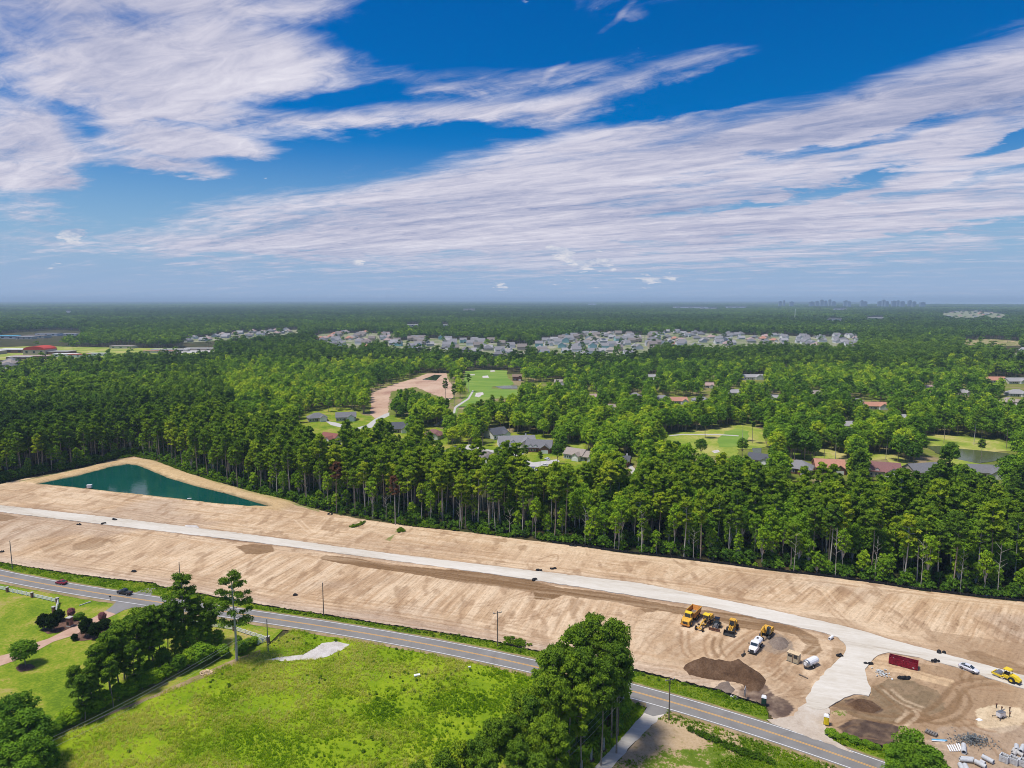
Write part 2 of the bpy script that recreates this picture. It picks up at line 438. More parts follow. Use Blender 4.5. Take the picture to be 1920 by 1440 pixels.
def blob(px, py, rx, ry, rot, w, soft=1.0):
    d = Vector(((px - 960) / FPX, CP + (720 - py) / FPX * SP, -SP + (720 - py) / FPX * CP)).normalized()
    a = math.degrees(math.atan2(d.x, d.y)); e = math.degrees(math.asin(d.z))
    k = 57.3 / FPX * .93 * (1.0 - .25 * ((px - 960) / 960.0) ** 2)
    mp = N(nt, 'ShaderNodeMapping', vector_type='TEXTURE')
    mp.inputs['Location'].default_value = (a, e, 0); mp.inputs['Rotation'].default_value = (0, 0, R(rot)); mp.inputs['Scale'].default_value = (rx * k, ry * k, 1)
    nt.links.new(ae.outputs[0], mp.inputs[0])
    L = N(nt, 'ShaderNodeVectorMath', operation='LENGTH'); nt.links.new(mp.outputs[0], L.inputs[0])
    mr = N(nt, 'ShaderNodeMapRange', interpolation_type='SMOOTHSTEP')
    mr.inputs[1].default_value = 0.35; mr.inputs[2].default_value = 1.35; mr.inputs[3].default_value = w; mr.inputs[4].default_value = 0.0
    nt.links.new(L.outputs['Value'], mr.inputs[0]); return mr.outputs[0]
BLOBS = [(120, 40, 500, 180, -4, .62), (430, 110, 270, 66, 4, .45), (520, 5, 330, 36, 6, .5), (50, 310, 130, 110, 0, .85), (250, 190, 200, 90, 8, .4),
         (400, 272, 150, 22, -4, .75), (330, 312, 110, 22, 0, .65), (750, 215, 280, 20, 4, .50), (900, 150, 260, 28, 4, .42), (1010, 205, 150, 30, 0, .25), (1230, 150, 270, 26, 13, .66), (1440, 35, 220, 45, 0, -.55), (960, 90, 200, 30, 0, -.3),
         (1420, 335, 760, 130, 6, .72), (1700, 200, 500, 58, 10, .72), (760, 395, 470, 78, 7, .66), (1300, 450, 950, 70, 2, .62), (1150, 300, 300, 60, 8, .2), (450, 462, 560, 20, 0, .28), (1130, 240, 330, 40, 8, .35),
         (1105, 80, 120, 9, 38, .30), (1190, 35, 45, 12, -5, .28), (1500, 150, 90, 6, 5, .15),
         (640, 300, 300, 58, 8, -.45), (900, 50, 300, 70, 0, -.5), (1560, 90, 480, 58, 8, -.55), (1290, 198, 190, 15, 7, -.75), (1640, 258, 200, 15, 10, -.95), (1905, 266, 90, 14, 8, -.95),
         (1530, 362, 170, 12, 9, -.8), (1320, 397, 150, 10, 5, -.6), (1350, 315, 190, 12, 8, -.55), (1750, 355, 260, 10, 9, -.4), (1700, 445, 330, 12, 3, -.4), (1000, 470, 400, 10, 2, -.35), (80, 195, 90, 18, -10, -.25), (300, 240, 110, 14, 10, -.35), (370, 270, 300, 80, 5, .26), (150, 235, 45, 45, 0, -.35), (190, 365, 210, 42, 4, -.4), (530, 190, 160, 30, 0, -.3), (1000, 255, 90, 14, 0, -.3)]
tot = None
for bl in BLOBS:
    o = blob(*bl); tot = o if tot is None else math_(nt, 'ADD', tot, o)
dens = math_(nt, 'ADD', math_(nt, 'MULTIPLY', math_(nt, 'SUBTRACT', streak, .5), 1.6), math_(nt, 'MULTIPLY', math_(nt, 'SUBTRACT', fine, .5), .75))
dens = math_(nt, 'ADD', dens, math_(nt, 'MULTIPLY', math_(nt, 'SUBTRACT', puff, .5), 1.7))
ov = N(nt, 'ShaderNodeMapRange', interpolation_type='SMOOTHSTEP'); ov.inputs[1].default_value = 26; ov.inputs[2].default_value = 48; ov.inputs[3].default_value = .10; ov.inputs[4].default_value = .42
nt.links.new(el, ov.inputs[0])
dens = math_(nt, 'ADD', dens, math_(nt, 'ADD', tot, ov.outputs[0]))
mr = N(nt, 'ShaderNodeMapRange', interpolation_type='SMOOTHSTEP'); mr.inputs[1].default_value = .02; mr.inputs[2].default_value = 1.0; mr.inputs[3].default_value = 0; mr.inputs[4].default_value = .97
nt.links.new(dens, mr.inputs[0])
shade = math_(nt, 'ADD', math_(nt, 'MULTIPLY', streak, .6), math_(nt, 'MULTIPLY', fine, .4))
ccol = ramp(nt, shade, [(.34, (.21, .25, .40)), (.45, (.37, .38, .50)), (.55, (.51, .50, .59)), (.68, (.66, .64, .70))])
hz0 = N(nt, 'ShaderNodeMapRange', interpolation_type='SMOOTHSTEP'); hz0.inputs[1].default_value = -1; hz0.inputs[2].default_value = 14; hz0.inputs[3].default_value = .97; hz0.inputs[4].default_value = 0
nt.links.new(el, hz0.inputs[0])
skyb = mixc(nt, hz0.outputs[0], hs.outputs[0], (.19, .33, .55))
skyc = mixc(nt, mr.outputs[0], skyb, ccol)
# low pale haze band towards the horizon
hz = N(nt, 'ShaderNodeMapRange', interpolation_type='SMOOTHSTEP'); hz.inputs[1].default_value = -1; hz.inputs[2].default_value = 5.5; hz.inputs[3].default_value = .85; hz.inputs[4].default_value = 0
nt.links.new(el, hz.inputs[0])
hcol = mixc(nt, math_(nt, 'MULTIPLY', streak, .5), (.25, .355, .52), (.38, .41, .53))
skyc = mixc(nt, hz.outputs[0], skyc, hcol)
# little fair-weather clouds low over the horizon
cn = noise(nt, tc.outputs['Generated'], 60, 5, .6)
mpd = N(nt, 'ShaderNodeMapping'); mpd.inputs['Scale'].default_value = (1, 1, 2.5); nt.links.new(tc.outputs['Generated'], mpd.inputs[0])
cn = noise(nt, mpd.outputs[0], 34, 6, .62)
t2 = None
for bl in [(1108, 492, 62, 17, 0, .75), (1042, 472, 34, 14, -8, .6), (1230, 522, 60, 9, 0, .5), (1078, 526, 60, 6, 0, .45), (143, 445, 42, 16, 0, .7), (100, 497, 26, 6, 0, .3), (662, 491, 18, 5, 0, .6), (1560, 537, 50, 6, 0, .3), (1238, 498, 22, 8, 0, .35), (930, 535, 22, 5, 0, .4)]:
    o = blob(*bl); t2 = o if t2 is None else math_(nt, 'ADD', t2, o)
cd = math_(nt, 'ADD', t2, math_(nt, 'MULTIPLY', math_(nt, 'SUBTRACT', cn, .5), 1.6))
mr2 = N(nt, 'ShaderNodeMapRange', interpolation_type='SMOOTHSTEP'); mr2.inputs[1].default_value = .34; mr2.inputs[2].default_value = .54; mr2.inputs[3].default_value = 0; mr2.inputs[4].default_value = .8
nt.links.new(cd, mr2.inputs[0])
skyc = mixc(nt, mr2.outputs[0], skyc, ramp(nt, cn, [(.4, (.28, .35, .50)), (.6, (.62, .61, .64))]))
nt.links.new(skyc, bg.inputs[0]); bg.inputs[1].default_value = 1.0

# ================================================================ THE SETTING
def crop(pts, ox, oy, s=4.0): return [(ox + x / s, oy + y / s) for x, y in pts]
def W(pts): return [at(x, y) for x, y in pts]
# curved earth: polar grid down to beyond the horizon
def ground():
    rad = np.concatenate([np.linspace(0, 900, 10), np.geomspace(1100, 48000, 60)])
    ang = np.linspace(0, 2 * PI, 97)[:-1]
    V = [(0, 0, 0)]
    for r in rad[1:]:
        z = float(drop(r))
        for a in ang: V.append((r * math.sin(a), r * math.cos(a), z))
    V = np.array(V); n = len(ang); F = []
    for k in range(len(rad) - 2):
        b0 = 1 + k * n
        for i in range(n): F.append((b0 + i, b0 + n + i, b0 + n + (i + 1) % n, b0 + (i + 1) % n))
    q = mesh_np('ground', V, np.array(F)[:, ::-1], [M['forest_floor']])
    o = link('ground', q); tag(o, kind='structure')
    t = MB(); t.add([(0, 0, 0)] + [tuple(V[1 + i]) for i in range(n)], [(0, 1 + (i + 1) % n, 1 + i) for i in range(n)])
    return o
ground()
# middle disc of the ground, near the camera
mbd = MB(); mbd.add([(0, 0, 0)] + [(100 * math.sin(2 * PI * i / 96), 100 * math.cos(2 * PI * i / 96), 0) for i in range(96)], [(0, 1 + (i + 1) % 96, 1 + i) for i in range(96)])
mbd.build('ground_centre', M['forest_floor'])['kind'] = 'structure'

def sheet(name, poly, z, mat, jit=0.0, seg=3.0, thick=0.0, kind='structure', curved=False):
    """flat ground cover over a polygon of world points, its rim subdivided and made uneven"""
    P = []
    n = len(poly)
    for i in range(n):
        a = poly[i]; b = poly[(i + 1) % n]
        L = math.hypot(b[0] - a[0], b[1] - a[1]); k = max(1, int(L / seg)) if jit else 1
        for j in range(k):
            t = j / k; x = a[0] + (b[0] - a[0]) * t; y = a[1] + (b[1] - a[1]) * t
            if jit: x += (rnd.random() - .5) * 2 * jit; y += (rnd.random() - .5) * 2 * jit
            P.append((x, y))
    tri = tessellate_polygon([[Vector((x, y, 0)) for x, y in P]])
    V = [(x, y, z + (float(drop(math.hypot(x, y))) if curved else 0)) for x, y in P]
    F = []
    for t in tri:
        a, b_, c_ = (V[i] for i in t)
        F.append(t if (b_[0] - a[0]) * (c_[1] - a[1]) - (b_[1] - a[1]) * (c_[0] - a[0]) > 0 else t[::-1])
    mb = MB(); mb.v = V; mb.f = [tuple(f) for f in F]
    if thick:
        m_ = len(V); mb.v = V + [(x, y, z_ - thick) for x, y, z_ in V]
        mb.f += [(i, i + m_, (i + 1) % m_ + m_, (i + 1) % m_) for i in range(m_)]
    o = mb.build(name, mat); o['kind'] = kind; return o

# ---- asphalt road: smooth centre line through points read off the photograph
RC = W([(0, 1082.5), (100, 1097), (215, 1116), (310, 1131.5), (480, 1161), (720, 1198), (960, 1242), (1169, 1290), (1260, 1316), (1440, 1376), (1600, 1430)])
cx = np.polyfit([p[0] for p in RC], [p[1] for p in RC], 3)
xs = np.linspace(-260, 150, 140)
ys = np.polyval(cx, np.clip(xs, RC[0][0] - 4, RC[-1][0] + 4))
s0 = np.polyval(np.polyder(cx), RC[0][0] - 4); s1 = np.polyval(np.polyder(cx), RC[-1][0] + 4)
ys = np.where(xs < RC[0][0] - 4, ys + (xs - RC[0][0] + 4) * s0, ys); ys = np.where(xs > RC[-1][0] + 4, ys + (xs - RC[-1][0] - 4) * s1, ys)
ROAD = list(zip(xs.tolist(), ys.tolist()))
def offs(line, d):
    out = []
    for i, (x, y) in enumerate(line):
        a = line[max(0, i - 1)]; b = line[min(len(line) - 1, i + 1)]
        tx, ty = b[0] - a[0], b[1] - a[1]; L = math.hypot(tx, ty)
        out.append((x - ty / L * d, y + tx / L * d))
    return out
def strip(name, line, d0, d1, z, mat, kind='structure', wob=0.0, parent=None):
    A = offs(line, d0); B = offs(line, d1); mb = MB(); n = len(line)
    if wob: A = [(x + rnd.uniform(-wob, wob), y + rnd.uniform(-wob, wob)) for x, y in A]; B = [(x + rnd.uniform(-wob, wob), y + rnd.uniform(-wob, wob)) for x, y in B]
    mb.v = [(x, y, z) for x, y in A] + [(x, y, z) for x, y in B]
    mb.f = [(i, i + 1, n + i + 1, n + i) for i in range(n - 1)]
    o = mb.build(name, mat, parent)
    if parent is None: o['kind'] = kind
    return o
strip('shoulder', ROAD, -5.0, 4.2, .300, M['shoulder'], wob=.25)
road = strip('road', ROAD, -3.55, 3.55, .330, M['asphalt'])
strip('edge_line', ROAD, -3.20, -3.02, .345, M['line_white'], parent=road)
strip('edge_line', ROAD, 3.02, 3.20, .345, M['line_white'], parent=road)
strip('centre_line', ROAD, -.24, -.10, .345, M['line_yellow'], parent=road)
strip('centre_line', ROAD, .10, .24, .345, M['line_yellow'], parent=road)

# ---- outlines (pixels of the 1920 px photograph, taken to the ground)
B1 = lambda p: crop(p, 0, 1080); B2 = lambda p: crop(p, 480, 1080); B3 = lambda p: crop(p, 960, 1080); B4 = lambda p: crop(p, 1440, 1080)
TREELINE = [(-400, 985), (-150, 940), (0, 906), (50, 895), (112, 884), (175, 871), (215, 860), (250, 854), (287, 861), (350, 886), (412, 906), (480, 925), (555, 942), (620, 960), (670, 970), (720, 977), (780, 986), (842, 992), (960, 1007), (1035, 1017), (1100, 1025), (1160, 1034), (1272, 1046), (1360, 1057), (1440, 1068), (1565, 1082), (1665, 1096), (1727, 1106), (1840, 1119), (1920, 1127), (2200, 1165), (2600, 1215)]
FENCE = [(-500, 985), (-200, 1025), (0, 1057), (50, 1065), (150, 1081), (200, 1087), (287, 1096), (300, 1102), (390, 1119), (480, 1135.5), (605, 1155), (705, 1171), (830, 1190), (930, 1206), (960, 1214), (1007, 1224), (1165, 1255), (1210, 1266), (1280, 1282), (1347, 1299), (1397, 1316), (1436, 1328)]
GR_UP = [(-500, 893), (-200, 923), (0, 948.5), (240, 975), (480, 1005), (720, 1038), (960, 1067), (1200, 1095), (1335, 1122), (1440, 1144), (1560, 1171), (1615, 1184), (1665, 1200), (1740, 1220), (1815, 1240), (1920, 1269), (2200, 1350), (2500, 1440)]
GR_LO = [(2500, 1480), (2200, 1385), (1920, 1294), (1865, 1277), (1790, 1252), (1722, 1235), (1665, 1225), (1645, 1230), (1630, 1245), (1622, 1257), (1625, 1272), (1632, 1292), (1630, 1307), (1600, 1304), (1582, 1310), (1562, 1325), (1550, 1333), (1530, 1333), (1510, 1326), (1512, 1312), (1522, 1292), (1547, 1262), (1572, 1240), (1584, 1227), (1587, 1212), (1570, 1197), (1547, 1189), (1440, 1165), (1335, 1141), (1210, 1122), (1085, 1102), (960, 1083), (720, 1050), (480, 1018), (240, 990), (0, 961), (-200, 934), (-500, 903)]
sheet('gravel_road', W(GR_UP + GR_LO), .40, M['gravel'], jit=.22, seg=1.5, thick=.25)
sheet('gravel_apron', W([(1516, 1318), (1495, 1330), (1490, 1345), (1462, 1350), (1436, 1352), (1450, 1359), (1560, 1400), (1600, 1414), (1585, 1406), (1562, 1390), (1548, 1368), (1545, 1352), (1556, 1340), (1552, 1326)]), .36, M['apron'], jit=.35, seg=1.2)
POND = crop([(300, 428), (600, 365), (850, 300), (950, 283), (1000, 288), (1080, 315), (1250, 385), (1450, 445), (1700, 505), (1920, 570), (2010, 595), (1900, 592), (1600, 568), (1300, 530), (1000, 500), (700, 468), (450, 440)], 0, 800)
_pw = W(POND); _c = (sum(p[0] for p in _pw) / len(_pw), sum(p[1] for p in _pw) / len(_pw))
sheet('pond_water', [(p[0] + (p[0] - _c[0]) * .03, p[1] + (p[1] - _c[1]) * .05) for p in _pw], .07, M['pond'])

# ---- graded soil: a height field with its own colours
TL = W(TREELINE); FN = W(FENCE)
RIGHTEDGE = B4([(470, 1172), (600, 1215), (760, 1270), (920, 1320), (1000, 1360), (1200, 1440), (1500, 1530), (3200, 2100)])
axis = np.array(at(1440, 1155)) - np.array(at(0, 955)); axis /= np.linalg.norm(axis); nrm = np.array([-axis[1], axis[0]])
org = np.array(at(0, 955))
def soil():
    ST = .42
    u = np.arange(-150, 560, ST); v_ = np.arange(-75, 115, ST)
    U, Vv = np.meshgrid(u, v_, indexing='ij')
    X = org[0] + U * axis[0] + Vv * nrm[0]; Y = org[1] + U * axis[1] + Vv * nrm[1]
    X = X + (vnoise(X * .9, Y * .9) - .5) * .5
    PX, PY = proj(X, Y, 0.0)
    poly = [(x, y + 2.0) for x, y in TREELINE] + [(2600, 1700), (2300, 1680)] + RIGHTEDGE[::-1] + [(1560, 1398), (1450, 1358), (1438, 1330)] + FENCE[::-1]
    mask = inpoly(PX, PY, poly) & ~inpoly(PX, PY, POND) & (Y > 60)
    # noise fields
    wx = (fbm(X * .08, Y * .08) - .5); wy = (fbm(X * .08 + 40, Y * .08 + 9) - .5)
    big = fbm(X * .018 + 3, Y * .03, 4); mid = fbm(X * .12, Y * .12, 4); fin = fbm(X * .6, Y * .6, 3)
    def pm(poly, soft=1.0, wob=14):      # soft ragged mask in photo coordinates
        jx = PX + wx * wob * 2; jy = PY + wy * wob
        return inpoly(jx, jy, poly).astype(float)
    # ridges left by the grader
    def along(p, q):
        d = np.array(at(*q)) - np.array(at(*p)); d /= np.linalg.norm(d); return d
    dA = along((665, 1117), (720, 1075)); dB = along((1747, 1180), (1772, 1142)); dC = along((60, 1040), (130, 1005))
    def ridge(d, f=.42, seed=0, warp=1.6):
        s = X * -d[1] + Y * d[0]; t = X * d[0] + Y * d[1]
        s = s + (fbm(X * .05 + seed, Y * .05) - .5) * warp * 2
        a = vnoise(s * f * 1.0 + seed * 7, t * .025); b_ = vnoise(s * f * 2.7 + seed * 3, t * .06)
        return a * .6 + b_ * .4
    rl = W(GR_UP); ll = W([p for p in GR_LO if p[0] < 1600 and p[1] < 1190])
    dr = segdist(X, Y, rl); dl = segdist(X, Y, ll); dfn = segdist(X, Y, FN); dtl = segdist(X, Y, TL)
    near = np.minimum(dr, dl)
    par = ridge(axis, .7, 5, 1.5)
    wR = sst(900, 1500, PX); wL = 1 - sst(250, 520, PX)
    diag = ridge(dA, .62, 1) * (1 - wR) * (1 - wL) + ridge(dB, .55, 2) * wR + ridge(dC, .3, 3, 3.0) * wL
    kpar = np.maximum(np.maximum(1 - sst(4, 11, near), 1 - sst(5, 16, dfn)), (1 - sst(3, 12, dtl)) * .9)
    kpar = np.maximum(kpar, sst(2, 8, Vv - 4) * (1 - sst(1050, 1350, PX)) * (.55 + .8 * (big - .4)))
    kpar = np.clip(kpar, 0, 1)
    right = inpoly(PX, PY, [(1440, 1150), (1460, 1190), (2500, 1470), (2500, 1900), (1400, 1900), (1235, 1300), (1200, 1240), (1260, 1150)])
    rr = sst(1150, 1330, PX) * (PY > 1130) * (Vv < 5)
    stre = diag * (1 - kpar) + par * kpar
    amp = (.30 * (1 - rr) + .12 * rr)
    h = .16 + (stre - .5) * amp + (mid - .5) * .10
    # colours of the soil itself
    def lerp(a, b, t): return a * (1 - t[..., None]) + b * t[..., None]
    tan = np.array([.49, .340, .205]); pale = np.array([.64, .495, .335]); brn = np.array([.31, .19, .105]); gry = np.array([.40, .32, .25])
    col = np.ones(X.shape + (3,)) * tan
    col = lerp(col, pale, sst(.42, .70, stre * .75 + fin * .35 - .02) * .75)
    col = lerp(col, brn, sst(.50, .22, stre * .8 + mid * .25) * .55)
    col = lerp(col, gry, sst(.52, .72, big) * .45)
    col = lerp(col, pale, sst(.50, .36, big) * .35)
    sp = sst(.60, .74, fbm(X * .30 + 50, Y * .12 + 20, 4)); col = lerp(col, brn * .9, sp * .55)
    bp = sst(.56, .72, fbm(X * .035 + 5, Y * .06 + 2, 5)); col = lerp(col, np.array([.37, .25, .155]), bp * .4)
    yd = rr * sst(.35, .6, fbm(X * .07 + 8, Y * .07 + 4, 5)); col = lerp(col, np.array([.33, .22, .13]), yd * .6)
    ry = (PX > 1560) * (PY > 1215 + (PX - 1560) * .18) * sst(.25, .5, fbm(X * .11 + 2, Y * .11 + 7, 5)); col = lerp(col, np.array([.32, .215, .125]), ry * .75)
    col = lerp(col, np.array([.30, .20, .13]), (1 - sst(.2, 2.2, near + (mid - .5) * 2)) * .65)      # darker verge of the gravel road
    col = lerp(col, np.array([.46, .38, .31]), (1 - sst(2, 9, dfn)) * .45)
    dk = np.array([.20, .120, .060]); DK = np.array([.16, .095, .055])
    # long moist band below the gravel road and other moist patches
    band = crop([(480, 990), (520, 970), (700, 985), (1000, 1030), (1400, 1075), (1600, 1085), (1920, 1130)], 480, 800) + B3([(400, 90), (700, 130), (1000, 190), (1270, 235), (1500, 265), (1920, 330), (2100, 380)]) + \
        B4([(250, 400), (380, 470), (420, 560), (370, 600), (250, 590), (300, 520), (200, 440), (60, 410), (-20, 420)]) + B3([(1750, 400), (1500, 330), (1250, 285), (1000, 250), (700, 190), (380, 145), (300, 180), (170, 175), (165, 130), (0, 105)]) + \
        crop([(1920, 1220), (1650, 1185), (1300, 1120), (950, 1075), (650, 1035), (500, 1005)], 480, 800)
    mb_ = pm(band, wob=7)
    moist = ridge(axis, 1.0, 9, 1.0)
    col = lerp(col, dk, mb_ * np.clip(.35 + .95 * moist, 0, 1)); h = h - mb_ * .05
    for pl_, k, wb in ((crop([(1770, 900), (1920, 880), (2050, 890), (2050, 940), (1960, 960), (1850, 960)], 0, 800), .85, 6), (crop([(540, 900), (620, 850), (760, 845), (870, 870), (700, 930), (520, 945)], 0, 800), .45, 18),
                   (crop([(-400, 640), (60, 655), (150, 680), (30, 715), (-400, 700)], 0, 800), .7, 8), (B3([(165, 125), (370, 140), (300, 175), (230, 185), (175, 170)]), .9, 4), (B3([(950, 250), (1110, 245), (1060, 275), (1000, 280)]), .8, 4),
                   (crop([(300, 900), (420, 860), (560, 840), (520, 880), (340, 950)], 0, 800), .3, 14), (B4([(1460, 570), (1560, 560), (1800, 640), (1920, 690), (1920, 740), (1700, 690), (1500, 620)]), .5, 8)):
        col = lerp(col, dk, pm(pl_, wob=wb) * k)
    blk = np.array([.085, .058, .045]); olive = np.array([.20, .145, .085])
    for pl_, c_, k, wb in ((B4([(780, 830), (900, 790), (1100, 790), (1300, 860), (1360, 940), (1330, 1010), (1180, 1070), (900, 1110), (700, 1080), (520, 1000), (480, 960), (620, 920), (770, 900)]), olive, .8, 16),
                       (B4([(560, 940), (660, 920), (780, 940), (880, 1010), (820, 1040), (640, 1010)]), blk, .85, 8), (B4([(500, 1130), (620, 1075), (900, 1100), (1000, 1140), (950, 1290), (900, 1320), (700, 1240), (560, 1190)]), blk, .9, 8),
                       (B4([(-20, 900), (60, 910), (150, 950), (190, 1000), (150, 1050), (60, 1070), (-60, 1060), (-120, 1000)]), blk * 1.3, .85, 8), (B3([(1720, 830), (1900, 820), (1960, 900), (1960, 990), (1850, 960), (1700, 900)]), blk * 1.5, .8, 6),
                       (B4([(1000, 1050), (1200, 1030), (1250, 1090), (1080, 1110), (960, 1110)]), dk, .7, 8), (B4([(-20, 460), (100, 440), (200, 500), (200, 570), (60, 600), (-40, 560)]), gry * .62, .6, 10), (B3([(1500, 800), (1640, 800), (1680, 860), (1600, 880), (1500, 850)]), pale * .95, .5, 8),
                       (B4([(1560, 1000), (1700, 960), (1880, 990), (1940, 1080), (1850, 1150), (1700, 1170), (1560, 1120)]), np.array([.68, .55, .36]), .65, 14), (B4([(740, 640), (900, 600), (1120, 700), (1400, 780), (1380, 830), (1000, 740), (800, 720), (740, 700)]), np.array([.58, .42, .25]), .7, 10),
                       (B4([(1300, 1140), (1900, 1120), (2400, 1200), (2400, 1600), (1300, 1500), (1150, 1300)]), np.array([.38, .29, .21]), .55, 14)):
        k_ = pm(c_ is not None and pl_, wob=wb) * k * (.45 + 1.1 * fin)
        col = lerp(col, c_, np.clip(k_, 0, 1))
    # weeds
    for pl_ in (crop([(700, 755), (820, 715), (800, 740), (720, 765)], 480, 800), crop([(1050, 790), (1080, 760), (1120, 790), (1060, 800)], 480, 800), crop([(980, 850), (1060, 810), (1020, 860)], 480, 800), crop([(560, 665), (700, 670), (960, 715), (1200, 745), (1500, 785), (1920, 832), (1920, 815), (1450, 765), (1100, 725), (850, 695), (700, 660)], 480, 800),
                crop([(150, 420), (450, 350), (700, 298), (860, 250), (1000, 228), (1150, 262), (1400, 355), (1650, 445), (1920, 520), (2400, 640), (2400, 600), (1920, 495), (1650, 430), (1400, 340), (1150, 250), (1000, 222), (860, 240), (700, 288), (450, 338), (150, 410)], 0, 800)):
        col = lerp(col, np.array([.11, .17, .025]), pm(pl_, wob=5) * (.35 + .6 * fin))
    # yellowish banks round the pond
    pd = segdist(X, Y, W(POND + POND[:1]))
    back = sst(-2, 8, Vv - 30) * 0 + (PY < 900 + (PX - 0) * .115)
    bank = (1 - sst(9, 15, pd)) * back
    col = lerp(col, np.array([.50, .36, .17]), bank * .6)
    pd2 = pd + (fbm(X * .25, Y * .25, 3) - .5) * 3.2 - .2
    h = h + .9 * sst(.4, 4.5, pd2) * bank; h = h + (.02 - h) * (1 - sst(.1, 1.3, pd2)); col = lerp(col, np.array([.22, .17, .09]), (1 - sst(.6, 2.4, pd2)) * .8)
    # wheel tracks
    def track(pts, w=.55, gap=2.1, c_=brn, k=.75, dep=.10):
        nonlocal h, col
        P_ = [Vector((*at(*p), 0)) for p in pts]
        sm = []
        for i in range(len(P_) - 1):
            p0 = P_[max(0, i - 1)]; p1 = P_[i]; p2 = P_[i + 1]; p3 = P_[min(len(P_) - 1, i + 2)]
            for j in range(6):
                t = j / 6; sm.append(tuple(.5 * ((2 * p1) + (-p0 + p2) * t + (2 * p0 - 5 * p1 + 4 * p2 - p3) * t * t + (-p0 + 3 * p1 - 3 * p2 + p3) * t ** 3))[:2])
        sm.append(tuple(P_[-1])[:2])
        bx = [min(q[0] for q in sm) - 5, max(q[0] for q in sm) + 5, min(q[1] for q in sm) - 5, max(q[1] for q in sm) + 5]
        ii, jj = np.where((X > bx[0]) & (X < bx[1]) & (Y > bx[2]) & (Y < bx[3]))
        if len(ii) == 0: return
        xs_, ys_ = X[ii, jj], Y[ii, jj]
        for g in ((-gap / 2, gap / 2) if gap else (0,)):
            d = segdist(xs_, ys_, offs(sm, g)); a = (1 - sst(w * .5, w * 1.15, d)) * (.7 + .6 * (fin[ii, jj] - .3))
            a = np.clip(a, 0, 1)
            h[ii, jj] -= dep * a; h[ii, jj] += dep * .6 * (1 - sst(w * .9, w * 1.6, d)) * sst(w * .6, w * 1.1, d)
            col[ii, jj] = lerp(col[ii, jj], c_, a * k)
    z = lambda pts: [(1260 + x / 8.727, 1120 + y / 8.727) for x, y in pts]
    track(z([(215, 560), (215, 750), (240, 900), (330, 980)])); track(z([(640, 640), (590, 780), (620, 920), (680, 1010), (760, 1020)])); track(z([(760, 680), (730, 800), (760, 900), (820, 980)]), c_=dk)
    track(z([(830, 980), (950, 850), (1080, 740), (1250, 640), (1400, 560)])); track(z([(1900, 940), (1750, 990), (1690, 1100), (1730, 1220), (1850, 1320), (2000, 1350)])); track(z([(1000, 960), (1120, 860), (1250, 720)]))
    track(B4([(60, 590), (20, 640), (30, 700), (90, 760), (160, 790)])); track(B4([(480, 980), (620, 1010), (760, 1060), (950, 1080), (1150, 1060), (1300, 990), (1400, 880), (1440, 830), (1560, 800), (1700, 790)]), w=.8, gap=2.6, c_=dk)
    track(B4([(820, 830), (900, 900), (1000, 980), (1100, 1040), (1250, 1090), (1400, 1050), (1480, 950), (1450, 860)]), w=.6, c_=dk); track(B4([(900, 860), (1000, 940), (1150, 1000)]), c_=pale, k=.5); track(B4([(1000, 1110), (1080, 1040), (1060, 1010)]), c_=pale, k=.6)
    track(B4([(350, 940), (480, 960), (620, 990), (700, 1020)]), c_=DK); track(B4([(1500, 800), (1480, 760), (1520, 700)]), c_=dk); track(B4([(1400, 1080), (1500, 1160), (1640, 1220), (1720, 1300), (1800, 1400)]), c_=dk, k=.5)
    track(B4([(740, 640), (1000, 680), (1300, 770), (1550, 830), (1800, 850)]), c_=brn, k=.5); track(B4([(1500, 1080), (1600, 1150), (1700, 1170)]), gap=0)
    track(crop([(310, 700), (370, 760), (420, 800)], 480, 800), c_=pale, k=.7); track(crop([(560, 835), (800, 860), (1100, 890), (1500, 935), (1900, 985)], 480, 800), c_=brn, k=.35)
    track(crop([(200, 1000), (330, 960), (330, 1010), (180, 1010)], 960, 800), gap=0, w=.4); track(crop([(700, 1110), (1100, 1150), (1500, 1200), (1900, 1260)], 960, 800), c_=brn, k=.35)
    track(crop([(0, 700), (300, 720), (600, 765), (900, 800), (1300, 830), (1700, 880), (1920, 900)], 0, 800), c_=brn, k=.4); track(B4([(0, 30), (250, 50), (400, 100), (450, 150), (550, 260), (680, 380)]), c_=pale, k=.45); track(B4([(480, 260), (560, 330), (640, 390)]), c_=brn, k=.5)
    for y0, k in ((120, .4), (190, .45), (260, .5), (330, .3)):
        track(B2([(-1500, y0 - 270), (-700, y0 - 150), (0, y0 - 20), (500, y0 + 40), (1100, y0 + 110), (1700, y0 + 210), (2100, y0 + 300)]), c_=brn, k=k, dep=.04)
    for i in range(22):   # long passes crossing the graded strip
        x0 = rnd.uniform(-60, 1700); t0 = rnd.random(); a = rnd.uniform(-.10, .32) if i % 3 else rnd.uniform(-.9, -.2)
        y0 = np.interp(x0, [p[0] for p in TREELINE], [p[1] for p in TREELINE]) * (1 - t0) + np.interp(x0, [p[0] for p in FENCE], [p[1] for p in FENCE]) * t0
        pts = [(x0, y0)]
        for j in range(4): a += rnd.uniform(-.22, .22); pts.append((pts[-1][0] + 34 * math.cos(a), pts[-1][1] + 34 * math.sin(a)))
        pts = [p for p in pts if not inpoly(np.array([p[0]]), np.array([p[1]]), GR_UP + GR_LO)[0]]
        if len(pts) > 2: track(pts, w=.45, c_=rnd.choice((brn, pale, brn)), k=.4, dep=.04)
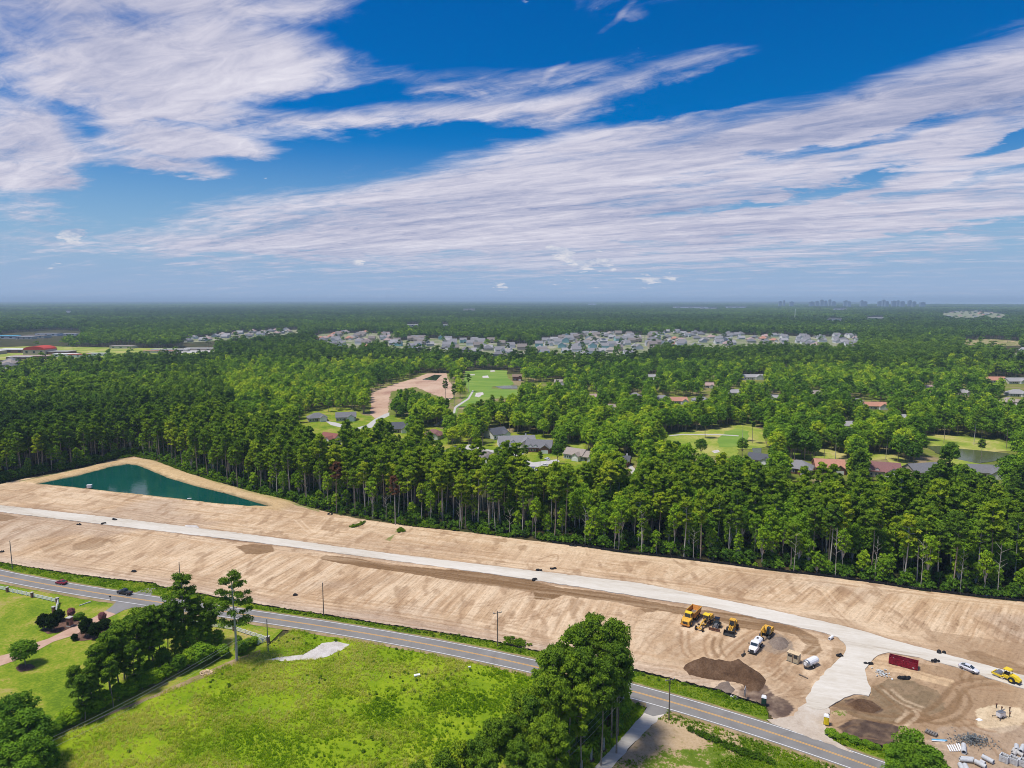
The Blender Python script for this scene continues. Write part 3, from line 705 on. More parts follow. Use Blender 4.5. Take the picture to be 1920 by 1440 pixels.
    for i in range(34):   # short random passes of machines in the yard
        x0 = rnd.uniform(1180, 1900); y0 = 1190 + (x0 - 1180) * .22 + rnd.uniform(0, 110); a = rnd.uniform(-.9, .9)
        if inpoly(x0, y0, GR_UP + GR_LO): continue
        pts = [(x0, y0)]
        for j in range(3): a += rnd.uniform(-.5, .5); pts.append((pts[-1][0] + 16 * math.cos(a), pts[-1][1] + 10 * math.sin(a)))
        track(pts, w=.4, c_=rnd.choice((brn, pale, dk)), k=.4, dep=.05)
    # rough lumps on the right
    h = h + rr * (fbm(X * .5, Y * .5, 3) - .5) * .35
    h = np.clip(h, .015, None)
    Wt = np.stack([(1 - kpar) * np.clip(1 - wR, 0, 1), (1 - kpar) * wR, kpar], -1) * (1 - .55 * rr)[..., None]
    for mp, d_ in zip(STREAK_N, (dA, dB, axis)): mp.inputs['Rotation'].default_value = (0, 0, -math.atan2(d_[1], d_[0]))
    keep = mask[:-1, :-1] & mask[1:, :-1] & mask[:-1, 1:] & mask[1:, 1:]
    idx = np.arange(X.size).reshape(X.shape)
    F = np.stack([idx[:-1, :-1][keep], idx[1:, :-1][keep], idx[1:, 1:][keep], idx[:-1, 1:][keep]], 1)
    used = np.unique(F); rm = np.zeros(X.size, int); rm[used] = np.arange(len(used)); F = rm[F]
    V = np.stack([X.ravel()[used], Y.ravel()[used], h.ravel()[used]], 1)
    C4 = np.ones((len(used), 4), np.float32); C4[:, :3] = col.reshape(-1, 3)[used]
    me = mesh_np('graded_soil', V, F, [M['soil']], smooth=True, attrs={'soil': ('FLOAT_COLOR', 'POINT', C4), 'passes': ('FLOAT_VECTOR', 'POINT', Wt.reshape(-1, 3)[used].astype(np.float32))})
    o = link('graded_soil', me); o['kind'] = 'structure'
    print('soil verts', len(used))
soil()

# ---- grass on either side of the road
lo = [offs(ROAD, 0)[i] for i in range(len(ROAD))]
up_road = offs(ROAD, 4.0); dn_road = offs(ROAD, -4.6)
sheet('verge', [p for p in W(FENCE)] + [at(1440, 1352)] + [p for p in up_road if p[0] < at(1440, 1355)[0]][::-1], .27, M['verge'], jit=.2, seg=2)
sheet('verge', W(RIGHTEDGE[:-1]) + [p for p in up_road if p[0] > at(1562, 1396)[0]][::-1], .27, M['verge'], jit=.2, seg=2)
LANE_L = B3([(950, 960), (1000, 985), (990, 1030), (960, 1062), (900, 1130), (800, 1250), (700, 1350), (620, 1440), (500, 1560), (300, 1760)])
LANE_R = B3([(1170, 1005), (1150, 1040), (1100, 1080), (1000, 1170), (900, 1280), (800, 1390), (750, 1440), (640, 1560), (440, 1760)])
DIAG = B1([(1990, 540), (1920, 575), (1700, 680), (1500, 765), (1200, 890), (900, 1010), (640, 1130), (420, 1215), (330, 1290), (280, 1440), (150, 1700)])
dr_l = [p for p in dn_road if p[0] < at(503, 1215)[0] + 3]
dr_m = [p for p in dn_road if at(503, 1215)[0] + 3 <= p[0] < at(1205, 1325)[0]]
dr_r = [p for p in dn_road if p[0] > at(1250, 1335)[0]]
sheet('lawn', dr_l + W(DIAG) + [(-60, 62), (-260, 90)], .25, M['lawn'])
sheet('meadow', dr_m + W([(1212, 1330)]) + W(LANE_L[1:]) + [(10, 60), (-60, 62)] + W(DIAG)[::-1], .25, M['meadow'])
sheet('rough_field', W(LANE_R)[::-1] + dr_r[:] + [(150, 60), (20, 60)], .25, M['rough_field'])
sheet('gravel_lane', W(LANE_L[2:]) + W(LANE_R[1:])[::-1], .30, M['gravel'], jit=.25, seg=1.5)
sheet('lane_mouth', W(B3([(880, 925), (1000, 960), (1010, 1000), (985, 1035), (1060, 1060), (1150, 1045), (1175, 1022), (1260, 1030), (1060, 960)])), .318, M['asphalt'], jit=.1, seg=1.5)
sheet('gravel_spit', W(B2([(60, 636), (200, 615), (350, 598), (430, 555), (500, 512), (600, 497), (700, 520), (660, 555), (560, 600), (450, 632), (250, 645)])), .31, M['pale_gravel'], jit=.3, seg=1.2)
DRIVE = B1([(792, 268), (700, 318), (600, 362), (480, 420), (360, 478), (262, 508), (235, 530), (110, 580), (0, 606), (-300, 680), (-300, 780), (0, 682), (120, 640), (290, 560), (400, 500), (560, 450), (700, 372), (790, 330), (872, 292)])
sheet('driveway', W(DRIVE), .31, M['pavers'])
sheet('driveway_apron', W(B1([(792, 268), (840, 232), (872, 200), (858, 178), (1110, 222), (1090, 237), (1000, 243), (930, 262), (872, 292)])), .318, M['asphalt'])
sheet('road_stub', W(B1([(1000, 138), (1100, 96), (1170, 98), (1130, 152)])), .310, M['asphalt'])
sheet('worn_track', W(B1([(1950, 560), (1700, 655), (1480, 750), (1200, 880), (900, 1000), (640, 1120), (640, 1132), (900, 1020), (1200, 905), (1500, 780), (1720, 690), (1960, 600)])), .285, M['shoulder'], jit=.2, seg=1.5)
sheet('mulch_bed', W(B1([(300, 405), (360, 440), (450, 430), (560, 385), (610, 350), (560, 330), (470, 320), (420, 380)])), .32, M['mulch'], jit=.15, seg=1)
sheet('mulch_bed', W(B1([(530, 480), (600, 495), (740, 480), (850, 440), (850, 400), (840, 350), (760, 340), (640, 400)])), .32, M['mulch'], jit=.15, seg=1)
sheet('mulch_bed', W(B1([(110, 700), (150, 725), (220, 718), (265, 690), (230, 668), (150, 670)])), .32, M['mulch'], jit=.15, seg=1)

# ---- residential land, golf course, far clearings
G2 = lambda p: crop(p, 480, 540); G3 = lambda p: crop(p, 960, 540); G4 = lambda p: crop(p, 1440, 540)
CLEAR2 = G2([(860, 960), (865, 790), (1000, 735), (1180, 680), (1290, 642), (1430, 640), (1445, 700), (1480, 730), (1475, 830), (1430, 850), (1330, 800), (1200, 745), (1010, 780), (990, 900), (1000, 950), (900, 980)])
CLEARP = G2([(1245, 690), (1340, 652), (1392, 656), (1350, 696)])
sheet('cleared_lot', W(CLEAR2), .30, turf('reddish_soil', [(.25, (.30, .16, .11)), (.45, (.48, .32, .22)), (.75, (.60, .45, .32))], .02, .3, .2, fmix=.3), jit=1.0, seg=8)
sheet('pond_water', W(CLEARP), .35, water('dark_pond', (.02, .035, .025)), jit=.5, seg=6)
FAIR = G2([(1570, 625), (1700, 615), (1880, 620), (1890, 680), (1940, 720), (1910, 735), (1780, 740), (1760, 755), (1960, 765), (1960, 820), (1750, 835), (1600, 880), (1520, 900), (1500, 960), (1480, 990), (1460, 960), (1540, 850), (1600, 790), (1560, 700)])
sheet('fairway', W(FAIR), .30, M['fairway'], jit=1, seg=8)
sheet('cart_path', W(G2([(1625, 768), (1634, 775), (1600, 835), (1510, 895), (1500, 905), (1490, 960), (1340, 1040), (1330, 1030), (1475, 950), (1485, 900), (1500, 885), (1585, 832)])), .36, M['concrete'])
for p in ([(1640, 815), (1650, 790), (1700, 783), (1706, 800), (1670, 823)], [(1698, 662), (1740, 658), (1748, 676), (1700, 676)], [(1600, 650), (1640, 648), (1640, 656), (1605, 658)], [(1755, 622), (1790, 618), (1792, 628), (1760, 630)]):
    sheet('sand_bunker', W(G2(p)), .40, M['pale_gravel'], jit=.6, seg=4)
sheet('pond_water', W(G2([(1790, 742), (1840, 735), (1960, 732), (1960, 757), (1850, 757)])), .38, M['lake'])
GOLF2 = G3([(1080, 1112), (1240, 1088), (1350, 1078), (1560, 1060), (1700, 1028), (1790, 1040), (1870, 1062), (1905, 1190), (1820, 1215), (1700, 1215), (1670, 1272), (1500, 1262), (1380, 1240), (1290, 1190), (1180, 1150)])
sheet('golf_course', W(GOLF2), .30, M['golf'], jit=1, seg=6)
sheet('golf_green', W(G3([(1540, 1130), (1600, 1080), (1700, 1060), (1780, 1080), (1760, 1150), (1640, 1200), (1560, 1195)])), .36, M['fairway'], jit=1, seg=6)
sheet('cart_path', W(G3([(1180, 1108), (1280, 1098), (1560, 1100), (1700, 1110), (1700, 1116), (1560, 1107), (1280, 1106), (1180, 1115)])), .40, M['concrete'])
sheet('sand_bunker', W(G3([(1500, 1228), (1550, 1218), (1560, 1235), (1515, 1245)])), .42, M['pale_gravel'], jit=.5, seg=4)
sheet('pond_water', W(G3([(1800, 1205), (1870, 1205), (1870, 1270), (1815, 1268)])), .42, M['lake'])
GOLF3 = G4([(1150, 1112), (1250, 1104), (1400, 1112), (1560, 1130), (1700, 1145), (1850, 1180), (1850, 1225), (1700, 1235), (1500, 1215), (1180, 1185)])
sheet('golf_course', W(GOLF3), .30, M['golf'], jit=1, seg=6)
LAKE3 = G4([(1180, 1190), (1330, 1186), (1400, 1205), (1620, 1225), (1800, 1245), (1860, 1270), (1700, 1300), (1560, 1318), (1400, 1285), (1260, 1240)])
sheet('pond_water', W(LAKE3), .36, M['lake'], jit=.6, seg=5)
sheet('golf_course', W(G4([(1290, 1268), (1330, 1262), (1600, 1325), (1590, 1350), (1300, 1310)])), .33, M['golf'])
STRIP3 = G4([(170, 1190), (420, 1215), (600, 1210), (780, 1225), (930, 1255), (1060, 1290), (1080, 1430), (1000, 1440), (900, 1290), (400, 1295), (180, 1270)])
sheet('golf_course', W(STRIP3), .30, M['golf'], jit=1, seg=6)
sheet('residential_ground', W([(470, 775), (520, 720), (700, 700), (860, 700), (980, 702), (1100, 716), (1300, 700), (1440, 712), (1600, 705), (1700, 712), (1850, 712), (2100, 718), (2250, 880), (1920, 930), (1700, 900), (1400, 905), (1150, 880), (1000, 884), (860, 862), (640, 838), (480, 815)]), .12, M['home_ground'], jit=3, seg=15)
YARD = G2([(330, 930), (560, 900), (700, 900), (820, 960), (960, 960), (1150, 950), (1200, 1000), (1300, 1030), (1560, 1100), (1700, 1190), (1920, 1090), (2080, 1060), (2240, 1120), (2280, 1100), (2460, 1150), (2520, 1300), (2520, 1430), (2260, 1560), (2100, 1480), (1900, 1400), (1500, 1340), (1300, 1200), (1050, 1180), (700, 1160), (640, 1230), (360, 1230), (330, 1000)])
sheet('house_lawns', W(YARD), .24, M['lawn'], jit=1, seg=6)
sheet('street', W(G2([(380, 1195), (480, 1180), (640, 1165), (640, 1175), (500, 1195), (400, 1208)])), .33, M['concrete'])
sheet('street', W(G2([(520, 1000), (600, 1012), (740, 1055), (830, 1030), (890, 985), (960, 950), (1000, 935), (1000, 960), (900, 1010), (870, 1050), (780, 1062), (740, 1075), (560, 1030)])), .33, M['concrete'])
sheet('street', W(crop([(0, 840), (160, 870), (250, 880), (300, 855), (340, 868), (260, 905), (390, 920), (440, 905), (430, 930), (330, 950), (200, 905), (0, 900)], 900, 700, 8) ), .33, M['concrete'])
sheet('street', W([(868, 838), (880, 834), (905, 842), (930, 846), (960, 856), (1000, 868), (1045, 862), (1050, 866), (1010, 876), (1012, 884), (990, 884), (940, 868), (880, 850)]), .336, M['concrete'])
sheet('driveway', W([(940, 836), (960, 841), (975, 843), (960, 849), (938, 843)]), .345, M['concrete'])
sheet('driveway', W([(945, 852), (978, 847), (983, 852), (958, 858)]), .345, M['concrete'])
sheet('driveway', W([(1176, 872), (1183, 872), (1196, 886), (1184, 890)]), .345, M['concrete'])
sheet('driveway', W([(1668, 893), (1690, 893), (1705, 905), (1660, 905)]), .345, M['concrete'])
sheet('backyard', W([(1065, 832), (1092, 833), (1098, 848), (1072, 846)]), .26, M['golf'])
# far clearings (grass and sand between the trees)
FARC = {'dry_field': ([(1805, 638), (1860, 636), (1915, 640), (1915, 648), (1850, 650), (1805, 645)], 'tan'), 'sports_field': ([(150, 656), (240, 654), (340, 655), (300, 661), (160, 662)], 'golf')}
FHOODS = [[(335, 638), (400, 629), (480, 622), (560, 618), (562, 627), (480, 634), (400, 640), (345, 643)],
          [(583, 634), (600, 626), (680, 624), (740, 627), (742, 640), (700, 646), (690, 654), (640, 652), (600, 643)],
          [(725, 646), (735, 640), (800, 634), (880, 638), (990, 648), (995, 664), (930, 668), (850, 660), (725, 656)],
          [(990, 648), (1040, 634), (1120, 624), (1240, 630), (1250, 650), (1200, 666), (1080, 670), (1010, 668)],
          [(1215, 630), (1260, 622), (1350, 626), (1450, 630), (1455, 650), (1340, 654), (1260, 651)],
          [(1450, 628), (1520, 632), (1610, 630), (1612, 652), (1530, 652), (1450, 650)],
          [(1762, 588), (1800, 583), (1840, 584), (1890, 590), (1880, 597), (1780, 597)], [(1880, 664), (1960, 658), (1990, 668), (1885, 672)], [(-60, 680), (30, 678), (52, 690), (0, 696), (-60, 696)]]
M['estate_ground'] = turf('estate_ground', [(.3, (.12, .17, .05)), (.5, (.20, .22, .10)), (.6, (.36, .33, .25)), (.8, (.42, .38, .30))], .03, .12, .1, fmix=.3)
FHN = [sheet('housing_estate', [at(*q) for q in p], .30, M['estate_ground'], curved=True) for i, p in enumerate(FHOODS)]
sheet('school_grounds', [at(*q) for q in [(-80, 655), (60, 649), (220, 652), (405, 655), (408, 665), (240, 667), (150, 675), (30, 676), (-80, 672)]], .28, M['golf'], curved=True)
sheet('car_park', [at(*q) for q in [(285, 660), (300, 655), (400, 655), (402, 661), (300, 664)]], .5, M['concrete'], curved=True)
sheet('dry_field', [at(*q) for q in FARC['dry_field'][0]], .30, M['rough_field'], curved=True)
# the sea, seen over the woods on the right
def seapoly():
    a = np.linspace(R(27), R(60), 12); P = [(15500 * math.sin(t), 15500 * math.cos(t)) for t in a] + [(47000 * math.sin(t), 47000 * math.cos(t)) for t in a[::-1]]
    V = []; F = []; rs = np.geomspace(15500, 47000, 16)
    for r in rs:
        for t in a: V.append((r * math.sin(t), r * math.cos(t), float(drop(r)) + 8))
    n = len(a)
    for i in range(len(rs) - 1):
        for j in range(n - 1): F.append((i * n + j, i * n + j + 1, (i + 1) * n + j + 1, (i + 1) * n + j))
    link('sea', mesh_np('sea', V, np.array(F)[:, ::-1], [M['sea']]))['kind'] = 'structure'
seapoly()

LONG_B = [(76, 664, 40, 34, 9, 'red', 'tan', 'school hall with arched red roof among long pale buildings', 0, True), (28, 661, 58, 30, 6, 'white', 'brick', 'flat white-roofed school wing left of the arched red hall'), (112, 664, 46, 26, 5, 'light', 'brick', 'grey flat-roofed school wing right of the arched red hall'),
          (60, 673, 62, 16, 5, 'pink', 'brick', 'low brick school wing below the arched red hall'), (150, 670, 34, 12, 5, 'red', 'white', 'low building with red roof at the near side of the school'), (125, 669, 40, 14, 5, 'white', 'white', 'long white-roofed building beside the small red roof'), (182, 667, 30, 12, 4, 'white', 'white', 'short white building at the right end of the school'),
          (38, 674, 40, 10, 4, 'white', 'brick', 'narrow white-roofed building nearest the trees left of the school'), (-20, 664, 50, 20, 6, 'white', 'tan', 'pale school block cut by the left frame edge'),
          (232, 653, 46, 22, 5, 'tan', 'cream', 'pair of tan hipped roofs beside the sports field'), (320, 659, 70, 12, 4, 'white', 'cream', 'long white-roofed shed right of the sports field'), (375, 657, 56, 12, 4, 'white', 'tan', 'long pale building at the end of the sports field'), (300, 662, 60, 8, 4, 'orange', 'cream', 'low orange-roofed building by the car park'),
          (13, 635, 62, 30, 7, 'blue', 'white', 'far building with bright blue roof at the left edge'), (68, 634, 60, 30, 7, 'tan', 'cream', 'long beige-roofed building right of the blue roof'), (92, 630, 60, 25, 7, 'light', 'white', 'white-roofed block behind the long beige building'), (50, 636, 40, 20, 6, 'light', 'cream', 'pale low block between the blue and beige roofs'), (130, 629, 50, 20, 5, 'light', 'white', 'scattered low white building right of the beige blocks'),
          (1292, 577.5, 420, 100, 10, 'white', 'white', 'very long white warehouse strip near the horizon'), (1380, 577, 300, 100, 9, 'white', 'white', 'white warehouse strip right of the longest one'), (1110, 571, 200, 80, 10, 'white', 'white', 'small white roof near the horizon in the middle'), (1203, 567, 160, 80, 14, 'white', 'white', 'lone bright white roof on the horizon'), (1575, 581, 160, 60, 9, 'white', 'white', 'low white building left of the remote estate'), (1330, 579, 200, 70, 8, 'white', 'cream', 'cream row in front of the long white warehouses'),
          (1640, 598, 110, 30, 7, 'white', 'cream', 'pale low building at the foot of the light green far wood'), (1565, 601, 90, 25, 7, 'white', 'white', 'white shed right of the tall slender mast'), (774, 612, 44, 18, 6, 'white', 'white', 'white roof glimpsed in the far woods left of centre'), (835, 612, 24, 14, 6, 'white', 'white', 'tiny white roof in the far woods right of its twin'), (880, 582, 120, 40, 8, 'light', 'cream', 'pale clearing building in the blue far woods'), (128, 586, 60, 30, 9, 'white', 'white', 'tiny white building in the blue far woods at the left')]

# ================================================================ TREES
def leaves(cen, rad, nper, size, g, up=.35, shell=.55, tintv=None):
    """many small leaf or needle-spray faces spread through ellipsoids; returns V,F,clump value"""
    cen = np.asarray(cen, float); rad = np.asarray(rad, float)
    k = len(cen); n = k * nper
    C = np.repeat(cen, nper, 0); Rr = np.repeat(rad, nper, 0)
    d = g.normal(size=(n, 3)); d /= np.linalg.norm(d, axis=1)[:, None]
    d[:, 2] = np.where(d[:, 2] < -.35, -d[:, 2] * .6, d[:, 2])
    r = shell + (1 - shell) * g.random(n) ** .7
    P = C + d * Rr * r[:, None] + g.normal(size=(n, 3)) * Rr * .14
    nr = d + g.normal(size=(n, 3)) * .55; nr[:, 2] += up
    nr /= np.linalg.norm(nr, axis=1)[:, None]
    t = np.cross(nr, g.normal(size=(n, 3))); t /= np.linalg.norm(t, axis=1)[:, None]
    b_ = np.cross(nr, t)
    s = (size * (.65 + .7 * g.random(n)))[:, None]
    a = g.random(n)[:, None] * .5 + .6
    V = np.stack([P + t * s, P - t * s * .5 + b_ * s * a, P - t * s * .5 - b_ * s * a], 1).reshape(-1, 3)
    F = np.arange(n * 3).reshape(-1, 3)
    tv = np.repeat(g.random(k), nper)
    cl = np.clip(tv * .7 + g.random(n) * .3, 0, 1)
    return V, F, np.repeat(cl, 3)
def crown_mesh(name, parts, mat, extra=None):
    Vs, Fs, Cs, mi, off = [], [], [], [], 0
    for V, F, c_ in parts:
        Vs.append(V); Fs.append(F + off); Cs.append(c_); off += len(V); mi.append(np.zeros(len(F), int))
    mats = [mat]
    if extra:
        V, F = extra[0]; Vs.append(V); Fs.append(F + off); Cs.append(np.zeros(len(V))); mi.append(np.ones(len(F), int)); mats.append(extra[1])
    return mesh_np(name, np.concatenate(Vs), np.concatenate(Fs), mats, mi=np.concatenate(mi), attrs={'clump': ('FLOAT', 'POINT', np.concatenate(Cs))})
def tri_tubes(paths, n=5):
    """tapered limbs as triangles: paths = [(points, radii)]"""
    V, F = [], []
    for pts, rs in paths:
        b0 = len(V)
        for i, (p, r) in enumerate(zip(pts, rs)):
            p = Vector(p); q = Vector(pts[min(i + 1, len(pts) - 1)]) - Vector(pts[max(0, i - 1)]); q.normalize()
            t = Vector((1, 0, 0)) if abs(q.x) < .8 else Vector((0, 1, 0))
            u = q.cross(t).normalized(); w = q.cross(u)
            for j in range(n):
                a = 2 * PI * j / n; V.append(tuple(p + u * math.cos(a) * r + w * math.sin(a) * r))
        for i in range(len(pts) - 1):
            for j in range(n):
                a, b_, c_, d = b0 + i * n + j, b0 + i * n + (j + 1) % n, b0 + (i + 1) * n + (j + 1) % n, b0 + (i + 1) * n + j
                F += [(a, b_, c_), (a, c_, d)]
    return np.array(V), np.array(F)

def pine_parts(h, cr, base, seed, nper=60, size=.42, nlimb=20, flat=.55, sparse=0.0, trunk_r=.26, cs=1.0):
    g = np.random.default_rng(seed)
    lean = g.normal(size=2) * .4
    def tr(z): t = z / h; return (lean[0] * t * t + .25 * math.sin(t * 5 + seed), lean[1] * t * t + .2 * math.cos(t * 4 + seed * 2), z)
    zs = np.linspace(0, h * .97, 9)
    paths = [([tr(z) for z in zs], [trunk_r * (1 - .78 * (z / h) ** 1.2) for z in zs])]
    cen, rad = [], []
    for i in range(nlimb):
        f = (i + g.random() * .8) / nlimb
        if g.random() < sparse: continue
        z = h * (base + (1 - base) * f * .95)
        a = i * 2.4 + g.random() * .9
        prof = (math.sin(PI * (.16 + .72 * f)) ** .8) * (.85 + .35 * g.random())
        L = cr * prof * (1.05 - .45 * f)
        p0 = tr(z - L * .15); 
        tip = (p0[0] + math.cos(a) * L, p0[1] + math.sin(a) * L, z + L * .28 + g.normal() * .3)
        mid = (p0[0] + math.cos(a) * L * .5, p0[1] + math.sin(a) * L * .5, z + L * .02)
        paths.append(([p0, mid, tip], [.09, .06, .02]))
        for q, s in ((1.0, 1.0), (.62, .85)):
            cen.append((p0[0] + math.cos(a) * L * q + g.normal() * .35, p0[1] + math.sin(a) * L * q + g.normal() * .35, z + L * (.28 * q) + .25 + g.normal() * .25))
            rr = cr * (.27 + .13 * g.random()) * s * cs; rad.append((rr, rr, rr * flat))
        if g.random() < .6:
            a2 = a + g.choice((-.6, .6)); cen.append((p0[0] + math.cos(a2) * L * .85, p0[1] + math.sin(a2) * L * .85, z + L * .2)); rr = cr * (.22 + .1 * g.random()); rad.append((rr, rr, rr * flat))
    t = tr(h * .97); 
    for _ in range(3): cen.append((t[0] + g.normal() * .6, t[1] + g.normal() * .6, h - .4 + g.normal() * .3)); rad.append((cr * .28, cr * .28, cr * .22))
    return leaves(cen, rad, nper, size, g), tri_tubes(paths, 5)
def broad_parts(h, cr, base, seed, nclump=34, nper=80, size=.5, trunk_r=.25, squash=.8):
    g = np.random.default_rng(seed)
    zs = np.linspace(0, h * .7, 6)
    paths = [([(.2 * math.sin(z * .4 + seed), .2 * math.cos(z * .3), z) for z in zs], [trunk_r * (1 - .6 * z / h) for z in zs])]
    cz = h * (base + 1) / 2; rz = h * (1 - base) / 2
    cen, rad = [], []
    for i in range(nclump):
        u = 1 - 1.75 * (i + .5) / nclump; a = i * 2.39996 + g.random() * .5
        s = math.sqrt(max(0, 1 - min(1, abs(u)) ** 2)); k = (.68 + .22 * g.random())
        lob = 1 + .16 * math.sin(3 * a + seed)
        c_ = (math.cos(a) * s * cr * k * lob, math.sin(a) * s * cr * k * lob, cz + u * rz * .78 + g.normal() * rz * .06)
        cen.append(c_); rr = cr * (.30 + .14 * g.random()); rad.append((rr, rr, rr * squash))
        if i % 4 == 0: paths.append(([(0, 0, h * base * .9), (c_[0] * .5, c_[1] * .5, (h * base + c_[2]) / 2), c_], [.12, .08, .03]))
    cen += [(0, 0, cz), (0, 0, cz + rz * .4)]; rad += [(cr * .6, cr * .6, rz * .6)] * 2
    return leaves(cen, rad, nper, size, g, shell=.7), tri_tubes(paths, 5)
def trunk_obj(vf, mat, name='trunk'):
    return mesh_np(name, vf[0], vf[1], [mat], smooth=True)
# near prototypes: (crown mesh, trunk mesh)
PINES = []
for i, (h, cr, ba, nl, sp) in enumerate([(26, 3.0, .62, 22, 0), (24, 2.6, .58, 20, .1), (27, 3.2, .68, 20, 0), (22, 2.5, .55, 20, .1), (25, 2.8, .66, 18, .2), (20, 2.4, .50, 20, .1), (23, 2.2, .60, 16, .25), (26, 2.7, .55, 24, .25)]):
    L, T = pine_parts(h, cr, ba, 30 + i, 62, .40, nl, .55, sp, .25)
    PINES.append((h, crown_mesh('pine_crown', [L], M['pine']), trunk_obj(T, M['bark'] if i % 3 else M['bark_pale'])))
BROADS = []
for i, (h, cr, ba) in enumerate([(17, 4.6, .30), (14, 4.4, .25), (19, 5.0, .38), (12, 3.8, .2), (16, 4.0, .35), (20, 4.2, .42)]):
    L, T = broad_parts(h, cr, ba, 60 + i, 34, 78, .44)
    BROADS.append((h, crown_mesh('broadleaf_crown', [L], M['broad']), trunk_obj(T, M['bark'])))
SLIM = []      # thin edge trees with pale stems and leaves all the way up
for i, (h, cr, ba) in enumerate([(14, 2.1, .25), (17, 2.3, .3), (11, 1.9, .2), (19, 2.4, .4), (9, 1.7, .15)]):
    L, T = broad_parts(h, cr, ba, 90 + i, 22, 42, .36, .11, .9)
    SLIM.append((h, crown_mesh('slim_crown', [L], M['broad']), trunk_obj(T, M['bark_pale'])))
BARE = []
for i in range(3):
    g = np.random.default_rng(130 + i); h = (17, 13, 20)[i]; P_ = [([(0, 0, 0), (.2, .1, h * .5), (.5, -.2, h)], [.14, .1, .02])]
    for j in range(9):
        z = h * (.45 + .06 * j); a = j * 2.4; l = 1.6 + g.random() * 1.4
        P_.append(([(.2, 0, z), (math.cos(a) * l, math.sin(a) * l, z + l * .8)], [.06, .015]))
    BARE.append((h, trunk_obj(tri_tubes(P_, 5), M['bark_pale'])))
def tree(kind, x, y, s=1.0, tint=.4, label=None, group=None, var=None, name=None, z=0.0, mat=None, cat='tree', h=None):
    lib = dict(pine=PINES, broad=BROADS, slim=SLIM)[kind]
    H, cm, tm = lib[(var if var is not None else rnd.randrange(len(lib))) % len(lib)]
    if h: s = h / H
    r = thing(name or dict(pine='pine_tree', broad='broadleaf_tree', slim='slender_tree')[kind], label, cat, (x, y, z), rnd.uniform(0, 2 * PI), group)
    r.scale = (s * rnd.uniform(.93, 1.07), s * rnd.uniform(.93, 1.07), s)
    c_ = link('crown', cm, r); c_['tint'] = float(tint)
    if mat:
        c_.material_slots[0].link = 'OBJECT'; c_.material_slots[0].material = mat
    link('trunk', tm, r)
    return r

# ---- what must stay open to view (photo outlines): no tree whose stem or crown would stand in front of it
OPEN = [CLEAR2 + [], FAIR, GOLF2, GOLF3, LAKE3]
HOUSE_SPOTS = []      # filled by the houses: (x0,y0,x1,y1) boxes in the photograph that stay visible
NOTREE_W = []         # world discs (x,y,r)

